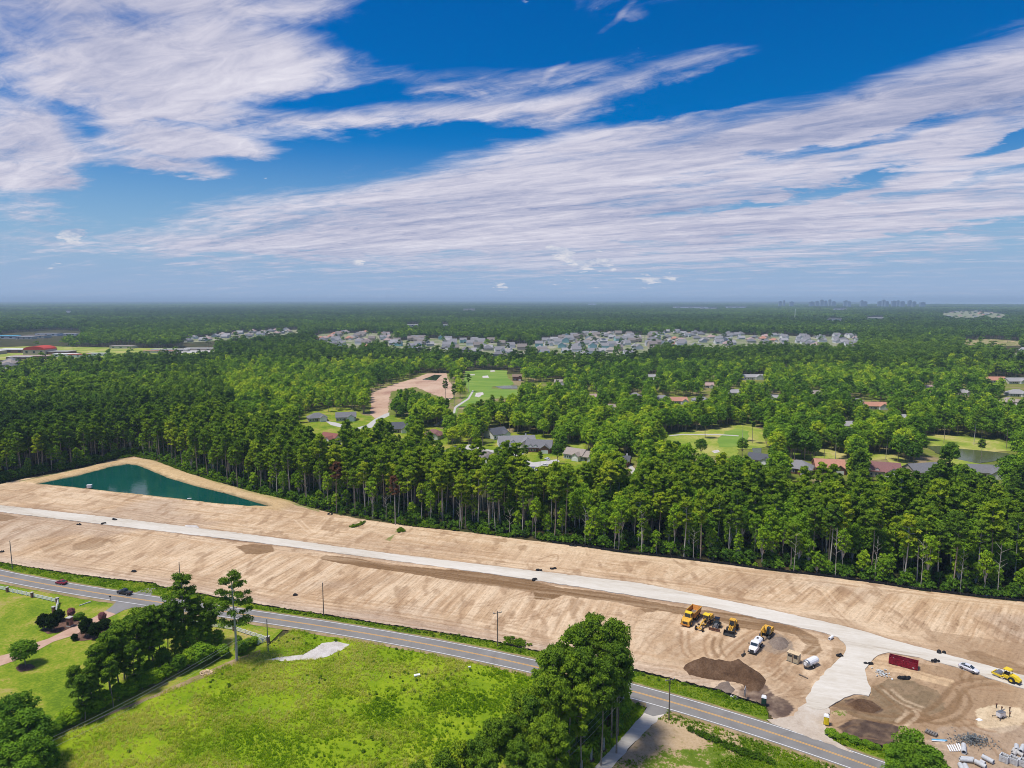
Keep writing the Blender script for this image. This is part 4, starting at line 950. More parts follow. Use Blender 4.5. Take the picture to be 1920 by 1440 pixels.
# ---- house list first, so that the woods leave them free
HL = [  # px, py of base centre, width, depth, height, turn, roof, wall, style, label
    (591, 791, 15, 11, 3.2, 25, 'grey', 'beige', 'hip', 'beige one-storey house with grey roof beside the wood, second from the left of the street'),
    (646, 790, 16, 11, 3.4, 12, 'grey', 'beige', 'gable', 'beige house with grey gabled roof and double garage below the bright green trees'),
    (618, 831, 14, 10, 3.2, -30, 'red2', 'cream', 'gable', 'cream house with red-brown roof standing among pines near the wood edge'),
    (745, 812, 17, 13, 3.2, 15, 'dark', 'tan', 'gable', 'house with dark grey roof half hidden by round trees below the cleared lot'),
    (812, 824, 13, 10, 3.2, -12, 'redbrown', 'cream', 'hip', 'small cream house with red-brown roof and arched entry'),
    (930, 823, 14, 12, 3.4, 40, 'dark', 'white', 'gable', 'house with plain dark roof slope behind the long white house'),
    (968, 840, 25, 12, 3.6, 8, 'slate', 'white', 'gable', 'long white house with slate roof, two dormer gables and white chimney'),
    (1012, 849, 17, 13, 3.4, -8, 'grey', 'brick', 'gable', 'brick house with slate roof and two small front gables'),
    (1082, 863, 13, 10, 3.4, -35, 'tan', 'green', 'gable', 'pale green-grey house with tan roof beside bright lawn'),
    (1105, 866, 12, 9, 3.0, -20, 'tan', 'green', 'hip', 'low tan hip roof half covered by trees'),
    (855, 858, 14, 10, 3.0, -30, 'dark', 'tan', 'hip', 'dark hip roof of the house at the left of the cul-de-sac'),
    (908, 868, 15, 11, 3.0, -20, 'brown2', 'cream', 'hip', 'grey-brown hip roof just above the pine tops'),
    (944, 874, 13, 10, 3.0, -25, 'dark', 'cream', 'hip', 'dark roof with cream gable just above the pine tops'),
    (1168, 874, 10, 8, 3.2, -20, 'dark', 'brick', 'gable', 'brick house with dark roof and white chimney deep among the trees'),
    (1274, 758, 16, 10, 3.2, 4, 'orange', 'cream', 'gable', 'cream house with orange roof in the middle row beyond the round trees'),
    (1243, 753, 14, 9, 3.0, 0, 'slate', 'cream', 'hip', 'grey-roofed house just left of the orange-roofed one'),
    (1315, 756, 15, 9, 3.0, 2, 'slate', 'white', 'hip', 'grey-roofed house just right of the orange-roofed one'),
    (1192, 748, 12, 9, 3.0, 0, 'slate', 'cream', 'hip', 'grey roof strip between round crowns left of the middle row'),
    (1110, 750, 10, 8, 3.0, 20, 'pink', 'cream', 'gable', 'pinkish roofed house glimpsed between tall crowns'),
    (1222, 712, 12, 9, 3.4, 10, 'light', 'white', 'gable', 'white house with light roof below the dark far wood'),
    (970, 714, 12, 8, 5.0, 0, 'brown', 'brick', 'gable', 'tall brick house with white porch at the fairway end'),
    (1413, 712, 26, 10, 3.2, 2, 'light', 'white', 'gable', 'long light roof at the foot of the dark far wood'),
    (1645, 768, 19, 10, 3.2, -4, 'orange', 'cream', 'gable', 'cream house with orange roof right of the grey one'),
    (1609, 761, 16, 10, 3.2, -8, 'slate', 'white', 'hip', 'grey-roofed white house beside the orange roof on the right'),
    (1870, 718, 24, 12, 3.2, -3, 'orange', 'cream', 'gable', 'house with wide orange roof below the far wood at the right'),
    (1908, 720, 22, 12, 3.2, 3, 'light', 'cream', 'gable', 'house with light grey roof at the right edge below the far wood'),
    (1913, 744, 18, 12, 3.2, -10, 'light', 'grey', 'hip', 'grey hip-roofed house at the right edge among dark trees'),
    (1898, 760, 16, 12, 3.2, 15, 'tan', 'tan', 'hip', 'tan-roofed house at the right edge above the golf lawn'),
    (1505, 890, 15, 12, 3.4, -28, 'slate', 'brick', 'hip', 'house with pale slate hip roof and brick front right of the pond trees'),
    (1562, 888, 16, 12, 3.4, -12, 'orange', 'brick', 'gable', 'brick house with orange-brown roof and white gable front'),
    (1660, 896, 20, 13, 3.6, -18, 'redbrown', 'beige', 'gable', 'beige house with wide maroon roof, white garage door and two front gables'),
    (1740, 896, 19, 12, 3.4, 12, 'grey', 'tan', 'gable', 'grey-roofed house half hidden behind a tree right of the maroon roof'),
    (1853, 897, 16, 11, 3.2, -10, 'grey', 'cream', 'gable', 'cream house with grey roof below the golf pond'),
    (1432, 873, 14, 10, 3.2, -35, 'dark', 'tan', 'gable', 'dark-roofed house beside the little pond'),
    (1478, 700, 10, 8, 3.2, 0, 'pink', 'white', 'gable', 'small pinkish roof showing above crowns'),
    (1582, 712, 12, 8, 3.2, 0, 'light', 'white', 'gable', 'white house glimpsed through crowns right of the middle'),
    (1490, 772, 16, 9, 3.2, 0, 'light', 'white', 'gable', 'white low house behind pine stems'),
    (1715, 770, 14, 9, 3.2, 10, 'light', 'white', 'hip', 'pale house hidden between big crowns on the right'),
]
EXTRA_H = [(1455, 753, 13, 'light', 'white', 'pale roof glimpsed through pines right of the middle row'), (1532, 744, 12, 'tan', 'cream', 'tan roof bit between round crowns above the grey-roofed white house'), (1742, 733, 14, 'pink', 'cream', 'pinkish roof between crowns below the far dark wood on the right'), (1806, 742, 13, 'light', 'white', 'small white house in the trees left of the right edge group'), (1692, 792, 13, 'light', 'white', 'white wall glimpsed above the far golf lawn'), (1146, 772, 12, 'tan', 'cream', 'tan roof peeking out left of the middle row houses'), (1378, 742, 12, 'light', 'white', 'light roof bit right of the orange-roofed middle house'), (1050, 722, 12, 'tan', 'white', 'small pale house right of the brick house at the fairway end'), (1330, 728, 11, 'pink', 'white', 'small pinkish roof above the middle row'), (1590, 806, 12, 'light', 'white', 'white bit of a house behind the dark crowns above the slate roof')]
for q_ in EXTRA_H:
    HL.append((q_[0], q_[1], q_[2], 9, 3.2, rnd.uniform(-15, 15), q_[3], q_[4], 'gable', q_[5])); HOUSE_SPOTS.append((q_[0] - 7, q_[1] - 8, q_[0] + 7, q_[1] - 1))
VIS = {0: (572, 774, 612, 793), 1: (626, 770, 668, 794), 2: (600, 808, 637, 832), 3: (727, 785, 762, 812), 4: (796, 801, 829, 824), 5: (917, 802, 944, 816), 6: (936, 813, 1008, 842), 7: (985, 819, 1035, 848), 8: (1068, 840, 1090, 862), 9: (1090, 848, 1108, 862), 10: (838, 840, 870, 856), 11: (893, 850, 923, 864), 12: (930, 854, 950, 868), 13: (1160, 856, 1180, 876),
       14: (1258, 743, 1290, 758), 15: (1235, 745, 1253, 752), 16: (1303, 744, 1328, 754), 17: (1187, 742, 1198, 747), 18: (1106, 740, 1115, 750), 19: (1216, 701, 1228, 708), 20: (964, 698, 976, 713), 21: (1394, 704, 1432, 711), 22: (1629, 755, 1660, 766), 23: (1596, 749, 1622, 758), 24: (1853, 706, 1888, 716), 25: (1889, 707, 1925, 717), 26: (1900, 724, 1925, 742), 27: (1880, 742, 1900, 755),
       28: (1483, 861, 1528, 888), 29: (1543, 861, 1588, 888), 30: (1632, 864, 1692, 897), 31: (1710, 872, 1740, 892), 32: (1832, 878, 1876, 894), 33: (1420, 855, 1440, 868)}
for k, b_ in VIS.items(): HOUSE_SPOTS.append(b_)
EXTRA_OPEN = [(667, 788, 702, 806), (878, 836, 912, 850), (955, 848, 1050, 868), (1000, 862, 1030, 890), (600, 832, 635, 842), (1066, 833, 1090, 844), (1176, 874, 1190, 888), (1412, 842, 1427, 855), (1692, 878, 1708, 892), (1540, 843, 1560, 860), (1634, 850, 1672, 862), (560, 793, 625, 800), (1000, 716, 1035, 724), (1770, 858, 1840, 876)]
for i, hh in enumerate(HL):
    x, y = at(hh[0], hh[1] - 2); NOTREE_W.append((x, y + hh[3] * .5, hh[2] * .62))
# ---- scatter of the wood
TLW = W([(x, y - 1.0) for x, y in TREELINE])
def wood_points():
    out = []
    TR = W(TREELINE + [(2600, 600), (-900, 600)])
    for (d0, d1, s) in ((180, 700, 4.9), (700, 1400, 7.4), (1400, 3000, 10.5), (3000, 6500, 19), (6500, 14000, 38), (14000, 40000, 95)):
        g = np.random.default_rng(int(d0))
        ys_ = np.arange(d0 * .55, d1, s); 
        L = []
        xm = d1 * .95 + 60
        xs_ = np.arange(-xm, xm, s)
        Xg, Yg = np.meshgrid(xs_, ys_)
        Xg = Xg + g.uniform(-.48, .48, Xg.shape) * s; Yg = Yg + g.uniform(-.48, .48, Yg.shape) * s
        x = Xg.ravel(); y = Yg.ravel(); D = np.hypot(x, y)
        k = (D >= d0) & (D < d1) & (np.abs(x) < y * .92 + 70)
        x = x[k]; y = y[k]; D = D[k]
        out.append(np.stack([x, y, D, np.full(len(x), s)], 1))
    return np.concatenate(out)
PTS = wood_points()
x, y, D, S = PTS.T
px0, py0 = proj(x, y, drop(D))
# beyond the tree line only
tl = np.array(TREELINE, float)
ly = np.interp(px0, tl[:, 0], tl[:, 1])
keep = py0 < ly - 1.0
# sea
azd = np.degrees(np.arctan2(x, y)); keep &= ~((D > 15200) & (azd > 26.5 + (fbm(x * .0002, y * .0002) - .5) * 6))
hgt = np.full(len(x), 21.0)
# residential / golf zone: rounder, sparser trees
RES = [(430, 760), (520, 700), (690, 690), (860, 690), (980, 690), (1040, 712), (1200, 690), (1300, 692), (1440, 706), (1560, 700), (1700, 706), (1850, 706), (2100, 712), (2300, 900), (1920, 960), (1700, 925), (1400, 930), (1150, 900), (1000, 890), (860, 868), (640, 845), (450, 830)]
wr = (fbm(x * .01, y * .01) - .5) * 30
res = inpoly(px0 + wr, py0, RES)
nz = fbm(x * .012 + 5, y * .012, 3)
# tree tops must not cover open things; tops of each tree tested at several heights
Hs = np.where(res, 15.0, 22.0)
rw = np.where(res, 4.0, 3.0) / np.maximum(D, 1) * FPX
allopen = [(p, 1) for p in OPEN]
for p, _ in allopen:
    for hh in (0, .35, .7, 1.0):
        for sx in (-1, 0, 1):
            qx, qy = proj(x, y, drop(D) + Hs * hh)
            sel = inpoly(qx + sx * rw, qy, p)
            if p is GOLF2 or p is GOLF3: sel &= (rng.random(len(x)) < .90)
            keep &= ~(sel & (D < 1200))
for (a0, b0, a1, b1) in HOUSE_SPOTS + EXTRA_OPEN:
    for hh in (.05, .2, .35, .5, .65, .8, .97):
        for sx in (-1, 0, 1):
            qx, qy = proj(x, y, drop(D) + Hs * hh)
            keep &= ~((D < 1300) & (qx + sx * rw > a0) & (qx + sx * rw < a1) & (qy > b0) & (qy < b1))
FARKEEP = rng.random(len(x)) > .012
for p in FHOODS + [FARC['dry_field'][0], [(-80, 655), (60, 649), (220, 652), (405, 655), (408, 665), (240, 667), (150, 675), (30, 676), (-80, 672)], [(0, 627), (30, 624), (110, 618), (165, 622), (112, 636), (0, 638)]]:
    for hh in (0, .45, .85):
        qx, qy = proj(x, y, drop(D) + 19 * hh)
        keep &= ~(inpoly(qx, qy, p) & FARKEEP)
for q_ in LONG_B:
    X_, Y_ = at(q_[0], q_[1]); D_ = math.hypot(X_, Y_); hw = (q_[2] * .5 + 4) / D_ * FPX; hp = (q_[4] + 3) / D_ * FPX
    for hh in (0, .3, .6, .9):
        qx, qy = proj(x, y, drop(D) + 20 * hh); keep &= ~((np.abs(qx - q_[0]) < hw) & (qy < q_[1] + .8) & (qy > q_[1] - hp))
for (a, b_, r_) in NOTREE_W: keep &= (x - a) ** 2 + (y - b_) ** 2 > r_ * r_
YW = YARD
inyard = inpoly(px0, py0, YARD)
keep &= ~(inyard & (rng.random(len(x)) < .45))
keep &= ~(res & ~inyard & (rng.random(len(x)) < .32))
keep &= (proj(x, y, 0 * x)[0] > -260) & (px0 < 2200)
# fairway strip of single trees, dry woods, etc. come from the noise
x, y, D, S, px0, py0, res, nz, ly = (q[keep] for q in (x, y, D, S, px0, py0, res, nz, ly))
n = len(x)
edge = (ly - py0) / np.maximum(1, (D / 250.0) ** -1)      # depth behind the edge, in px
depth = segdist(x, y, TLW) if n < 1 else np.where(D < 520, segdist(x, y, TLW), 999.0)
u = rng.random(n)
pbroad = np.clip(.22 + (nz - .5) * 2.2, .04, .8)
pbroad = np.where(inpoly(px0, py0, [(380, 700), (700, 690), (720, 790), (560, 800), (430, 760)]), .92, pbroad)
pbroad = np.where(res, .80, pbroad)
pbroad = np.where((px0 > 1000) & (depth < 60), .44, pbroad)
pbroad = np.where((px0 <= 1000) & (depth < 45), .12, pbroad)
kind = (u < pbroad).astype(int)            # 0 pine 1 broadleaf
front = depth < 9
slim = front & (rng.random(n) < np.where(px0 < 1000, .22, .5))
kind[slim] = 2
kind[(kind == 1) & (depth < 13)] = 2
tint = np.where(kind == 0, .40, .50) + (fbm(x * .006 + 9, y * .006 + 2, 3) - .5) * .8 + rng.normal(size=n) * np.where(res, .17, .11)
tint = np.where(inpoly(px0, py0, [(380, 700), (700, 690), (715, 790), (560, 800), (430, 760)]), tint + .24, tint)
tint = np.where((kind == 1) & (rng.random(n) < .10), tint + .3, tint)
tint = np.where((py0 < 690) & (D > 1000), tint * .72 + (fbm(x * .0011 + 3, y * .0007, 4) - .5) * .9, tint)
tint = np.where(res, tint + .02, tint)
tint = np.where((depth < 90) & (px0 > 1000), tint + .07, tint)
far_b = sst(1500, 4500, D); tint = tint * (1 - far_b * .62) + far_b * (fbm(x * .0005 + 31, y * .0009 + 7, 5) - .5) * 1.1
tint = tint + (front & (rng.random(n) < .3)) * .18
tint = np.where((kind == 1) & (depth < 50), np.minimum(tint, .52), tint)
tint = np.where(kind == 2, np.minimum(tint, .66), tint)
tint = np.clip(tint, 0, 1)
scl = np.where(kind == 2, .95, 1.0) * (1 + rng.normal(size=n) * .12)
scl = np.where(depth < 40, scl * 1.02, scl * .92)
scl = np.where(res, scl * np.where(kind == 0, .84, 1.08), scl)
scl = np.clip(scl, .6, 1.3)
# ---- the nearest and best seen stand as trees of their own, the rest as woods
score = D + np.where(depth < 500, depth, 60) * 1.6 + rng.random(n) * 6 - np.where(res, 60, 0)
inview = (px0 > -40) & (px0 < 1960)
single = np.zeros(n, bool)
NEAR_N = {0: 250, 1: 255, 2: 150}
for k_, cnt in NEAR_N.items():
    idx = np.where((kind == k_) & inview & (D < 900))[0]
    idx = idx[np.argsort(score[idx])[:cnt]]; single[idx] = True
ZONE = [(60, 'by the left frame edge'), (215, 'left of the pond'), (300, 'behind the pond corner'), (400, 'along the pond bank'), (500, 'above the pond tip'), (600, 'left of the browned pines'), (720, 'around the browned pines'), (842, 'above the weedy strip'), (930, 'right of the weedy strip'), (1035, 'above the haul road middle'), (1130, 'above the moist soil band'), (1240, 'left of the machine row'), (1340, 'above the machine row'), (1440, 'above the excavator'), (1540, 'above the water truck'), (1640, 'above the road junction'), (1740, 'above the red dumpster'), (1850, 'above the white sedan'), (9999, 'at the right frame edge')]
RZONE = [(560, 'left of the grey-roofed houses'), (700, 'around the left street'), (860, 'near the cleared lot'), (960, 'beside the white house'), (1060, 'behind the brick house'), (1180, 'right of the cul-de-sac'), (1300, 'left of the golf lawn'), (1440, 'around the golf lawn'), (1560, 'above the slate roof'), (1700, 'around the maroon roof'), (1820, 'near the golf pond'), (9999, 'at the right frame edge')]
VARW = {0: ['full-crowned', 'narrow', 'flat-topped', 'leggy', 'open-crowned', 'short', 'thin-crowned', 'deep-crowned'], 1: ['egg-shaped', 'rounded', 'high-domed', 'low rounded', 'upright', 'spreading'], 2: ['leafy', 'tall leafy', 'small', 'long-stemmed', 'shrubby']}
def where_words(a, b_, dep, rs):
    return [w for q_, w in (RZONE if rs else ZONE) if a < q_][0]
def where_words0(a, b_, dep, rs):
    if rs:
        side = 'by the golf lawns' if a > 1180 else ('around the cul-de-sac houses' if a > 850 else 'around the left-hand street')
        return side
    if a < 260: return 'at the wood edge left of the pond corner'
    if a < 520: return 'at the wood edge along the pond bank'
    if a < 1000: return 'at the wood edge beyond the weedy strip'
    if a < 1480: return 'at the wood edge above the parked machines'
    return 'at the wood edge above the haul road junction'
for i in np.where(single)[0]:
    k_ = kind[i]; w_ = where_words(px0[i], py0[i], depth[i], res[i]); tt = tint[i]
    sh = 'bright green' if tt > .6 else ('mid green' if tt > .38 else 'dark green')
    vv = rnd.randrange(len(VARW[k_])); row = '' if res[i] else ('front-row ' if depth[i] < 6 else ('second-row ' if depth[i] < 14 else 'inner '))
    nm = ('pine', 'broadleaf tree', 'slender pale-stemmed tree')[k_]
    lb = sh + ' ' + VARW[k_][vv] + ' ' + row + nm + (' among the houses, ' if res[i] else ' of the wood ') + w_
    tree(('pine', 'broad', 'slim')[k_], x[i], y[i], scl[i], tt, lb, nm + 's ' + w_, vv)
# browned and bare trees that stand out in the edge
for (a, b_, t_, lab, mt, var) in ((1002 * 0 + 741, 985, .5, 'pine with browned reddish crown in the middle of the wood edge', 'brown_leaf', 6), (632, 962, .5, 'pine with rusty brown top left of the reddish one', 'brown_leaf', 4)):
    X_, Y_ = at(a, b_); tree('pine', X_, Y_, .98, t_, lab, None, var, mat=M[mt])
bare_spots = [(575, 945, 0), (700, 973, 1), (724, 978, 1), (1097, 1024, 0), (1160, 1033, 1), (862, 993, 1), (1203, 1040, 2), (1488, 1075, 0), (1566, 1083, 2), (1726, 1105, 2), (1800, 1114, 0), (955, 1006, 1), (1300, 1050, 1), (1640, 1092, 0), (520, 934, 2), (1870, 1121, 2)]
BW = ['left of the browned pines', 'just left of the reddish pine', 'just right of the reddish pine', 'above the bend of the black silt fence', 'above the brown spoil band', 'right of the reddish pine', 'above the dump truck', 'above the excavator', 'above the white water truck', 'above the red dumpster', 'above the white sedan', 'at the middle of the wood edge', 'above the wheel loader', 'above the haul road junction', 'by the pond end', 'near the right end of the wood edge']
for (a, b_, v_), w_ in zip(bare_spots, BW):
    X_, Y_ = at(a, b_ - 1); r = thing('bare_tree', 'bare grey leafless tree stem ' + w_, 'tree', (X_, Y_, 0), rnd.uniform(0, 6), 'bare stems along the wood edge'); r.scale = (.9,) * 3
    link('trunk', BARE[v_][1], r)

# ---- woods that read as one mass: one object each, instances of small tree shapes
def proto(nm, L, T, leaf, bark):
    V, F = T
    me = crown_mesh(nm, [L], leaf, ((V, F), bark)); return bpy.data.objects.new(nm, me)
def lod_coll(nm, objs):
    c_ = bpy.data.collections.new(nm)
    for i, o in enumerate(objs): o.name = '%s_%02d' % (nm, i); c_.objects.link(o)
    return c_
E0 = (np.zeros((0, 3)), np.zeros((0, 3), int))
def dome(seed, w, h, nc, nper, size, leaf, nm, base=.45):
    g = np.random.default_rng(seed); cen, rad = [], []
    for i in range(nc):
        a = i * 2.4 + g.random(); q = math.sqrt((i + .5) / nc)
        cen.append((math.cos(a) * w * .36 * q, math.sin(a) * w * .36 * q, h * (base + (1 - base) * (1 - q * q * .8) * (.72 + .28 * g.random())) - size * .4)); rr = w * (.20 + .08 * g.random()) * (1 if nc > 3 else 1.5); rad.append((rr, rr, rr * .8))
    L = leaves(cen, rad, nper, size, g, up=.5, shell=.75)
    T = tri_tubes([([(0, 0, 0), (0, 0, h * .7)], [w * .028, w * .018])], 3)
    return proto(nm, L, T, leaf, M['bark'])
A_p = lod_coll('wood_pine_near', [proto('p', *pine_parts([24, 22, 25, 20][i], [3.0, 2.7, 3.2, 2.6][i], .55, 230 + i, 34, .55, 16), M['pine'], M['bark']) for i in range(4)])
A_b = lod_coll('wood_broad_near', [proto('b', *broad_parts([16, 13, 18, 15][i], [4.2, 3.9, 4.3, 4.6][i], .25, 260 + i, 26, 44, .62), M['broad'], M['bark']) for i in range(4)])
B_p = lod_coll('wood_pine_mid', [dome(300 + i, 8.2, 21 + i, 7, 26, .95, M['pine'], 'p') for i in range(4)])
B_b = lod_coll('wood_broad_mid', [dome(320 + i, 10.5, 16 + i, 9, 26, 1.1, M['broad'], 'b', .3) for i in range(4)])
C_p = lod_coll('wood_pine_far', [dome(340 + i, 12, 21, 4, 15, 1.9, M['pine'], 'p', .5) for i in range(4)])
C_b = lod_coll('wood_broad_far', [dome(350 + i, 14, 18, 5, 15, 2.2, M['broad'], 'b', .35) for i in range(4)])
def scatter(name, P, rot, scale, tint_, coll, label=None, kindw='stuff', wrap=0):
    n_ = len(P)
    me = bpy.data.meshes.new(name); me.vertices.add(n_); me.vertices.foreach_set('co', np.asarray(P, np.float32).ravel())
    for an, ty, arr in (('rotz', 'FLOAT', rot), ('scl', 'FLOAT_VECTOR', scale), ('tint', 'FLOAT', tint_)):
        a = me.attributes.new(an, ty, 'POINT'); a.data.foreach_set('vector' if 'VEC' in ty else 'value', np.asarray(arr, np.float32).ravel())
    o = link(name, me); o['kind'] = kindw
    ng = bpy.data.node_groups.new(name, 'GeometryNodeTree')
    ng.interface.new_socket('Geometry', in_out='INPUT', socket_type='NodeSocketGeometry'); ng.interface.new_socket('Geometry', in_out='OUTPUT', socket_type='NodeSocketGeometry')
    gi = ng.nodes.new('NodeGroupInput'); go = ng.nodes.new('NodeGroupOutput')
    ip = ng.nodes.new('GeometryNodeInstanceOnPoints'); ci = ng.nodes.new('GeometryNodeCollectionInfo')
    ci.inputs['Collection'].default_value = coll; ci.inputs['Separate Children'].default_value = True; ci.inputs['Reset Children'].default_value = True
    ip.inputs['Pick Instance'].default_value = True
    def na(nm, ty): q = ng.nodes.new('GeometryNodeInputNamedAttribute'); q.data_type = ty; q.inputs[0].default_value = nm; return q.outputs[0]
    mp_ = ng.nodes.new('GeometryNodeMeshToPoints')
    ng.links.new(gi.outputs[0], mp_.inputs[0]); ng.links.new(mp_.outputs[0], ip.inputs['Points'])
    ng.links.new(ci.outputs[0], ip.inputs['Instance'])
    cx_ = ng.nodes.new('ShaderNodeCombineXYZ'); ng.links.new(na('rotz', 'FLOAT'), cx_.inputs[2]); ng.links.new(cx_.outputs[0], ip.inputs['Rotation'])
    ng.links.new(na('scl', 'FLOAT_VECTOR'), ip.inputs['Scale'])
    rv = ng.nodes.new('FunctionNodeRandomValue'); rv.data_type = 'INT'
    for s_ in rv.inputs:
        if s_.name == 'Max' and s_.type == 'INT': s_.default_value = max(0, len(coll.objects) - 1)
    ng.links.new([s_ for s_ in rv.outputs if s_.type == 'INT'][0], ip.inputs['Instance Index'])
    ng.links.new(ip.outputs[0], go.inputs[0])
    md = o.modifiers.new('scatter', 'NODES'); md.node_group = ng
    return o
zz = drop(D)
rt = rng.random(n) * 6.28
hv_ = 1 + rng.normal(size=n) * .13
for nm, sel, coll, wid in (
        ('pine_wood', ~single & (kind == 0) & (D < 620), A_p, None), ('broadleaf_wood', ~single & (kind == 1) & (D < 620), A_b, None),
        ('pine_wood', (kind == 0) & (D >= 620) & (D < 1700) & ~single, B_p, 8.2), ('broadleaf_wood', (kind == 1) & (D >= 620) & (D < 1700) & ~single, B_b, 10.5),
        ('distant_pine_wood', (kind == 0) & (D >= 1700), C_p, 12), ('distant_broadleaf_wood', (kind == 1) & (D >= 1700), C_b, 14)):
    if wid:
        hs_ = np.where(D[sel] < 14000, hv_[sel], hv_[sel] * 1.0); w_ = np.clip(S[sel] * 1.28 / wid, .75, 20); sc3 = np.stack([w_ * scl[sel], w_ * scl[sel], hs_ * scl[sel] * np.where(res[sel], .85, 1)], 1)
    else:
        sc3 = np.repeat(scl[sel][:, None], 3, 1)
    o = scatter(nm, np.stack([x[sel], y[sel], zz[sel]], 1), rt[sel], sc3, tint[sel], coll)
    o['label'] = {'pine_wood': 'dense pine wood stretching behind the edge trees', 'broadleaf_wood': 'broadleaf crowns mixed through the wood', 'distant_pine_wood': 'blue-green pine forest reaching the horizon', 'distant_broadleaf_wood': 'lighter crowns mixed in the distant forest'}[nm]
# understorey along the wood edge
ne = 2600
te = rng.random(ne); TA = np.array(TLW); sl = np.r_[0, np.cumsum(np.hypot(*np.diff(TA, axis=0).T))]; q = te * sl[-1]
ex = np.interp(q, sl, TA[:, 0]); ey = np.interp(q, sl, TA[:, 1]); inn = rng.random(ne) ** 1.5 * 26 + .5
ex = ex + nrm[0] * inn; ey = ey + nrm[1] * inn
bush = lod_coll('undergrowth_bush', [proto('u', *broad_parts([2.2, 3.4, 5.5][i], [1.3, 1.7, 1.9][i], .05, 400 + i, 12, 34, .34, .05), M['broad'], M['bark']) for i in range(3)])
o = scatter('undergrowth', np.stack([ex, ey, np.zeros(ne)], 1), rng.random(ne) * 6.28, np.repeat(rng.uniform(.35, 1.15, ne)[:, None], 3, 1), np.clip(.3 + rng.normal(size=ne) * .15, 0, 1), bush)
o['label'] = 'low green undergrowth along the foot of the wood'

# ================================================================ BUILDINGS
ROOFS['red2'] = roofmat('roof_redtile', (.26, .10, .08)); ROOFS['brown2'] = roofmat('roof_greybrown', (.22, .19, .17))
def gable_roof(mb, w, d, z, rise, over=.5, along='x', cx=0, cy=0, th=.22):
    """gable roof slab with eaves; ridge along x or y"""
    a, b = (w / 2 + over, d / 2 + over)
    def P(x, y, zz): return (cx + x, cy + y, zz) if along == 'x' else (cx + y, cy + x, zz)
    A, B_ = (a, b) if along == 'x' else (b, a)
    half = (d / 2 if along == 'x' else w / 2); sl = rise / half; ze = z - over * sl
    vs = [P(-A, -B_, ze), P(A, -B_, ze), P(A, 0, z + rise), P(-A, 0, z + rise), P(-A, B_, ze), P(A, B_, ze)]
    vs += [(x, y, q - th) for x, y, q in vs]
    mb.add(vs, [(0, 1, 2, 3), (3, 2, 5, 4), (7, 6, 9, 8), (8, 9, 10, 11), (0, 6, 7, 1), (4, 5, 11, 10), (0, 3, 9, 6), (3, 4, 10, 9), (1, 7, 8, 2), (2, 8, 11, 5)])
def hip_roof(mb, w, d, z, rise, over=.5):
    a, b = w / 2 + over, d / 2 + over; r = max(.5, a - b)
    ze = z - over * rise / (d / 2)
    vs = [(-a, -b, ze), (a, -b, ze), (a, b, ze), (-a, b, ze), (-r, 0, z + rise), (r, 0, z + rise)]
    k = len(vs); vs += [(x, y, q - .22) for x, y, q in vs[:4]]
    mb.add(vs, [(0, 1, 5, 4), (1, 2, 5), (2, 3, 4, 5), (3, 0, 4), (0, 6, 7, 1), (1, 7, 8, 2), (2, 8, 9, 3), (3, 9, 6, 0), (9, 8, 7, 6)])
def gable_walls(mb, w, d, z, rise, along='x', cx=0, cy=0, z0=0):
    if along == 'x':
        mb.box((cx, cy, (z + z0) / 2), (w, d, z - z0))
        for s in (-1, 1): mb.add([(cx + s * w / 2, cy - d / 2, z), (cx + s * w / 2, cy + d / 2, z), (cx + s * w / 2, cy, z + rise)], [(0, 1, 2)])
    else:
        mb.box((cx, cy, (z + z0) / 2), (w, d, z - z0))
        for s in (-1, 1): mb.add([(cx - w / 2, cy + s * d / 2, z), (cx + w / 2, cy + s * d / 2, z), (cx, cy + s * d / 2, z + rise)], [(0, 1, 2)])
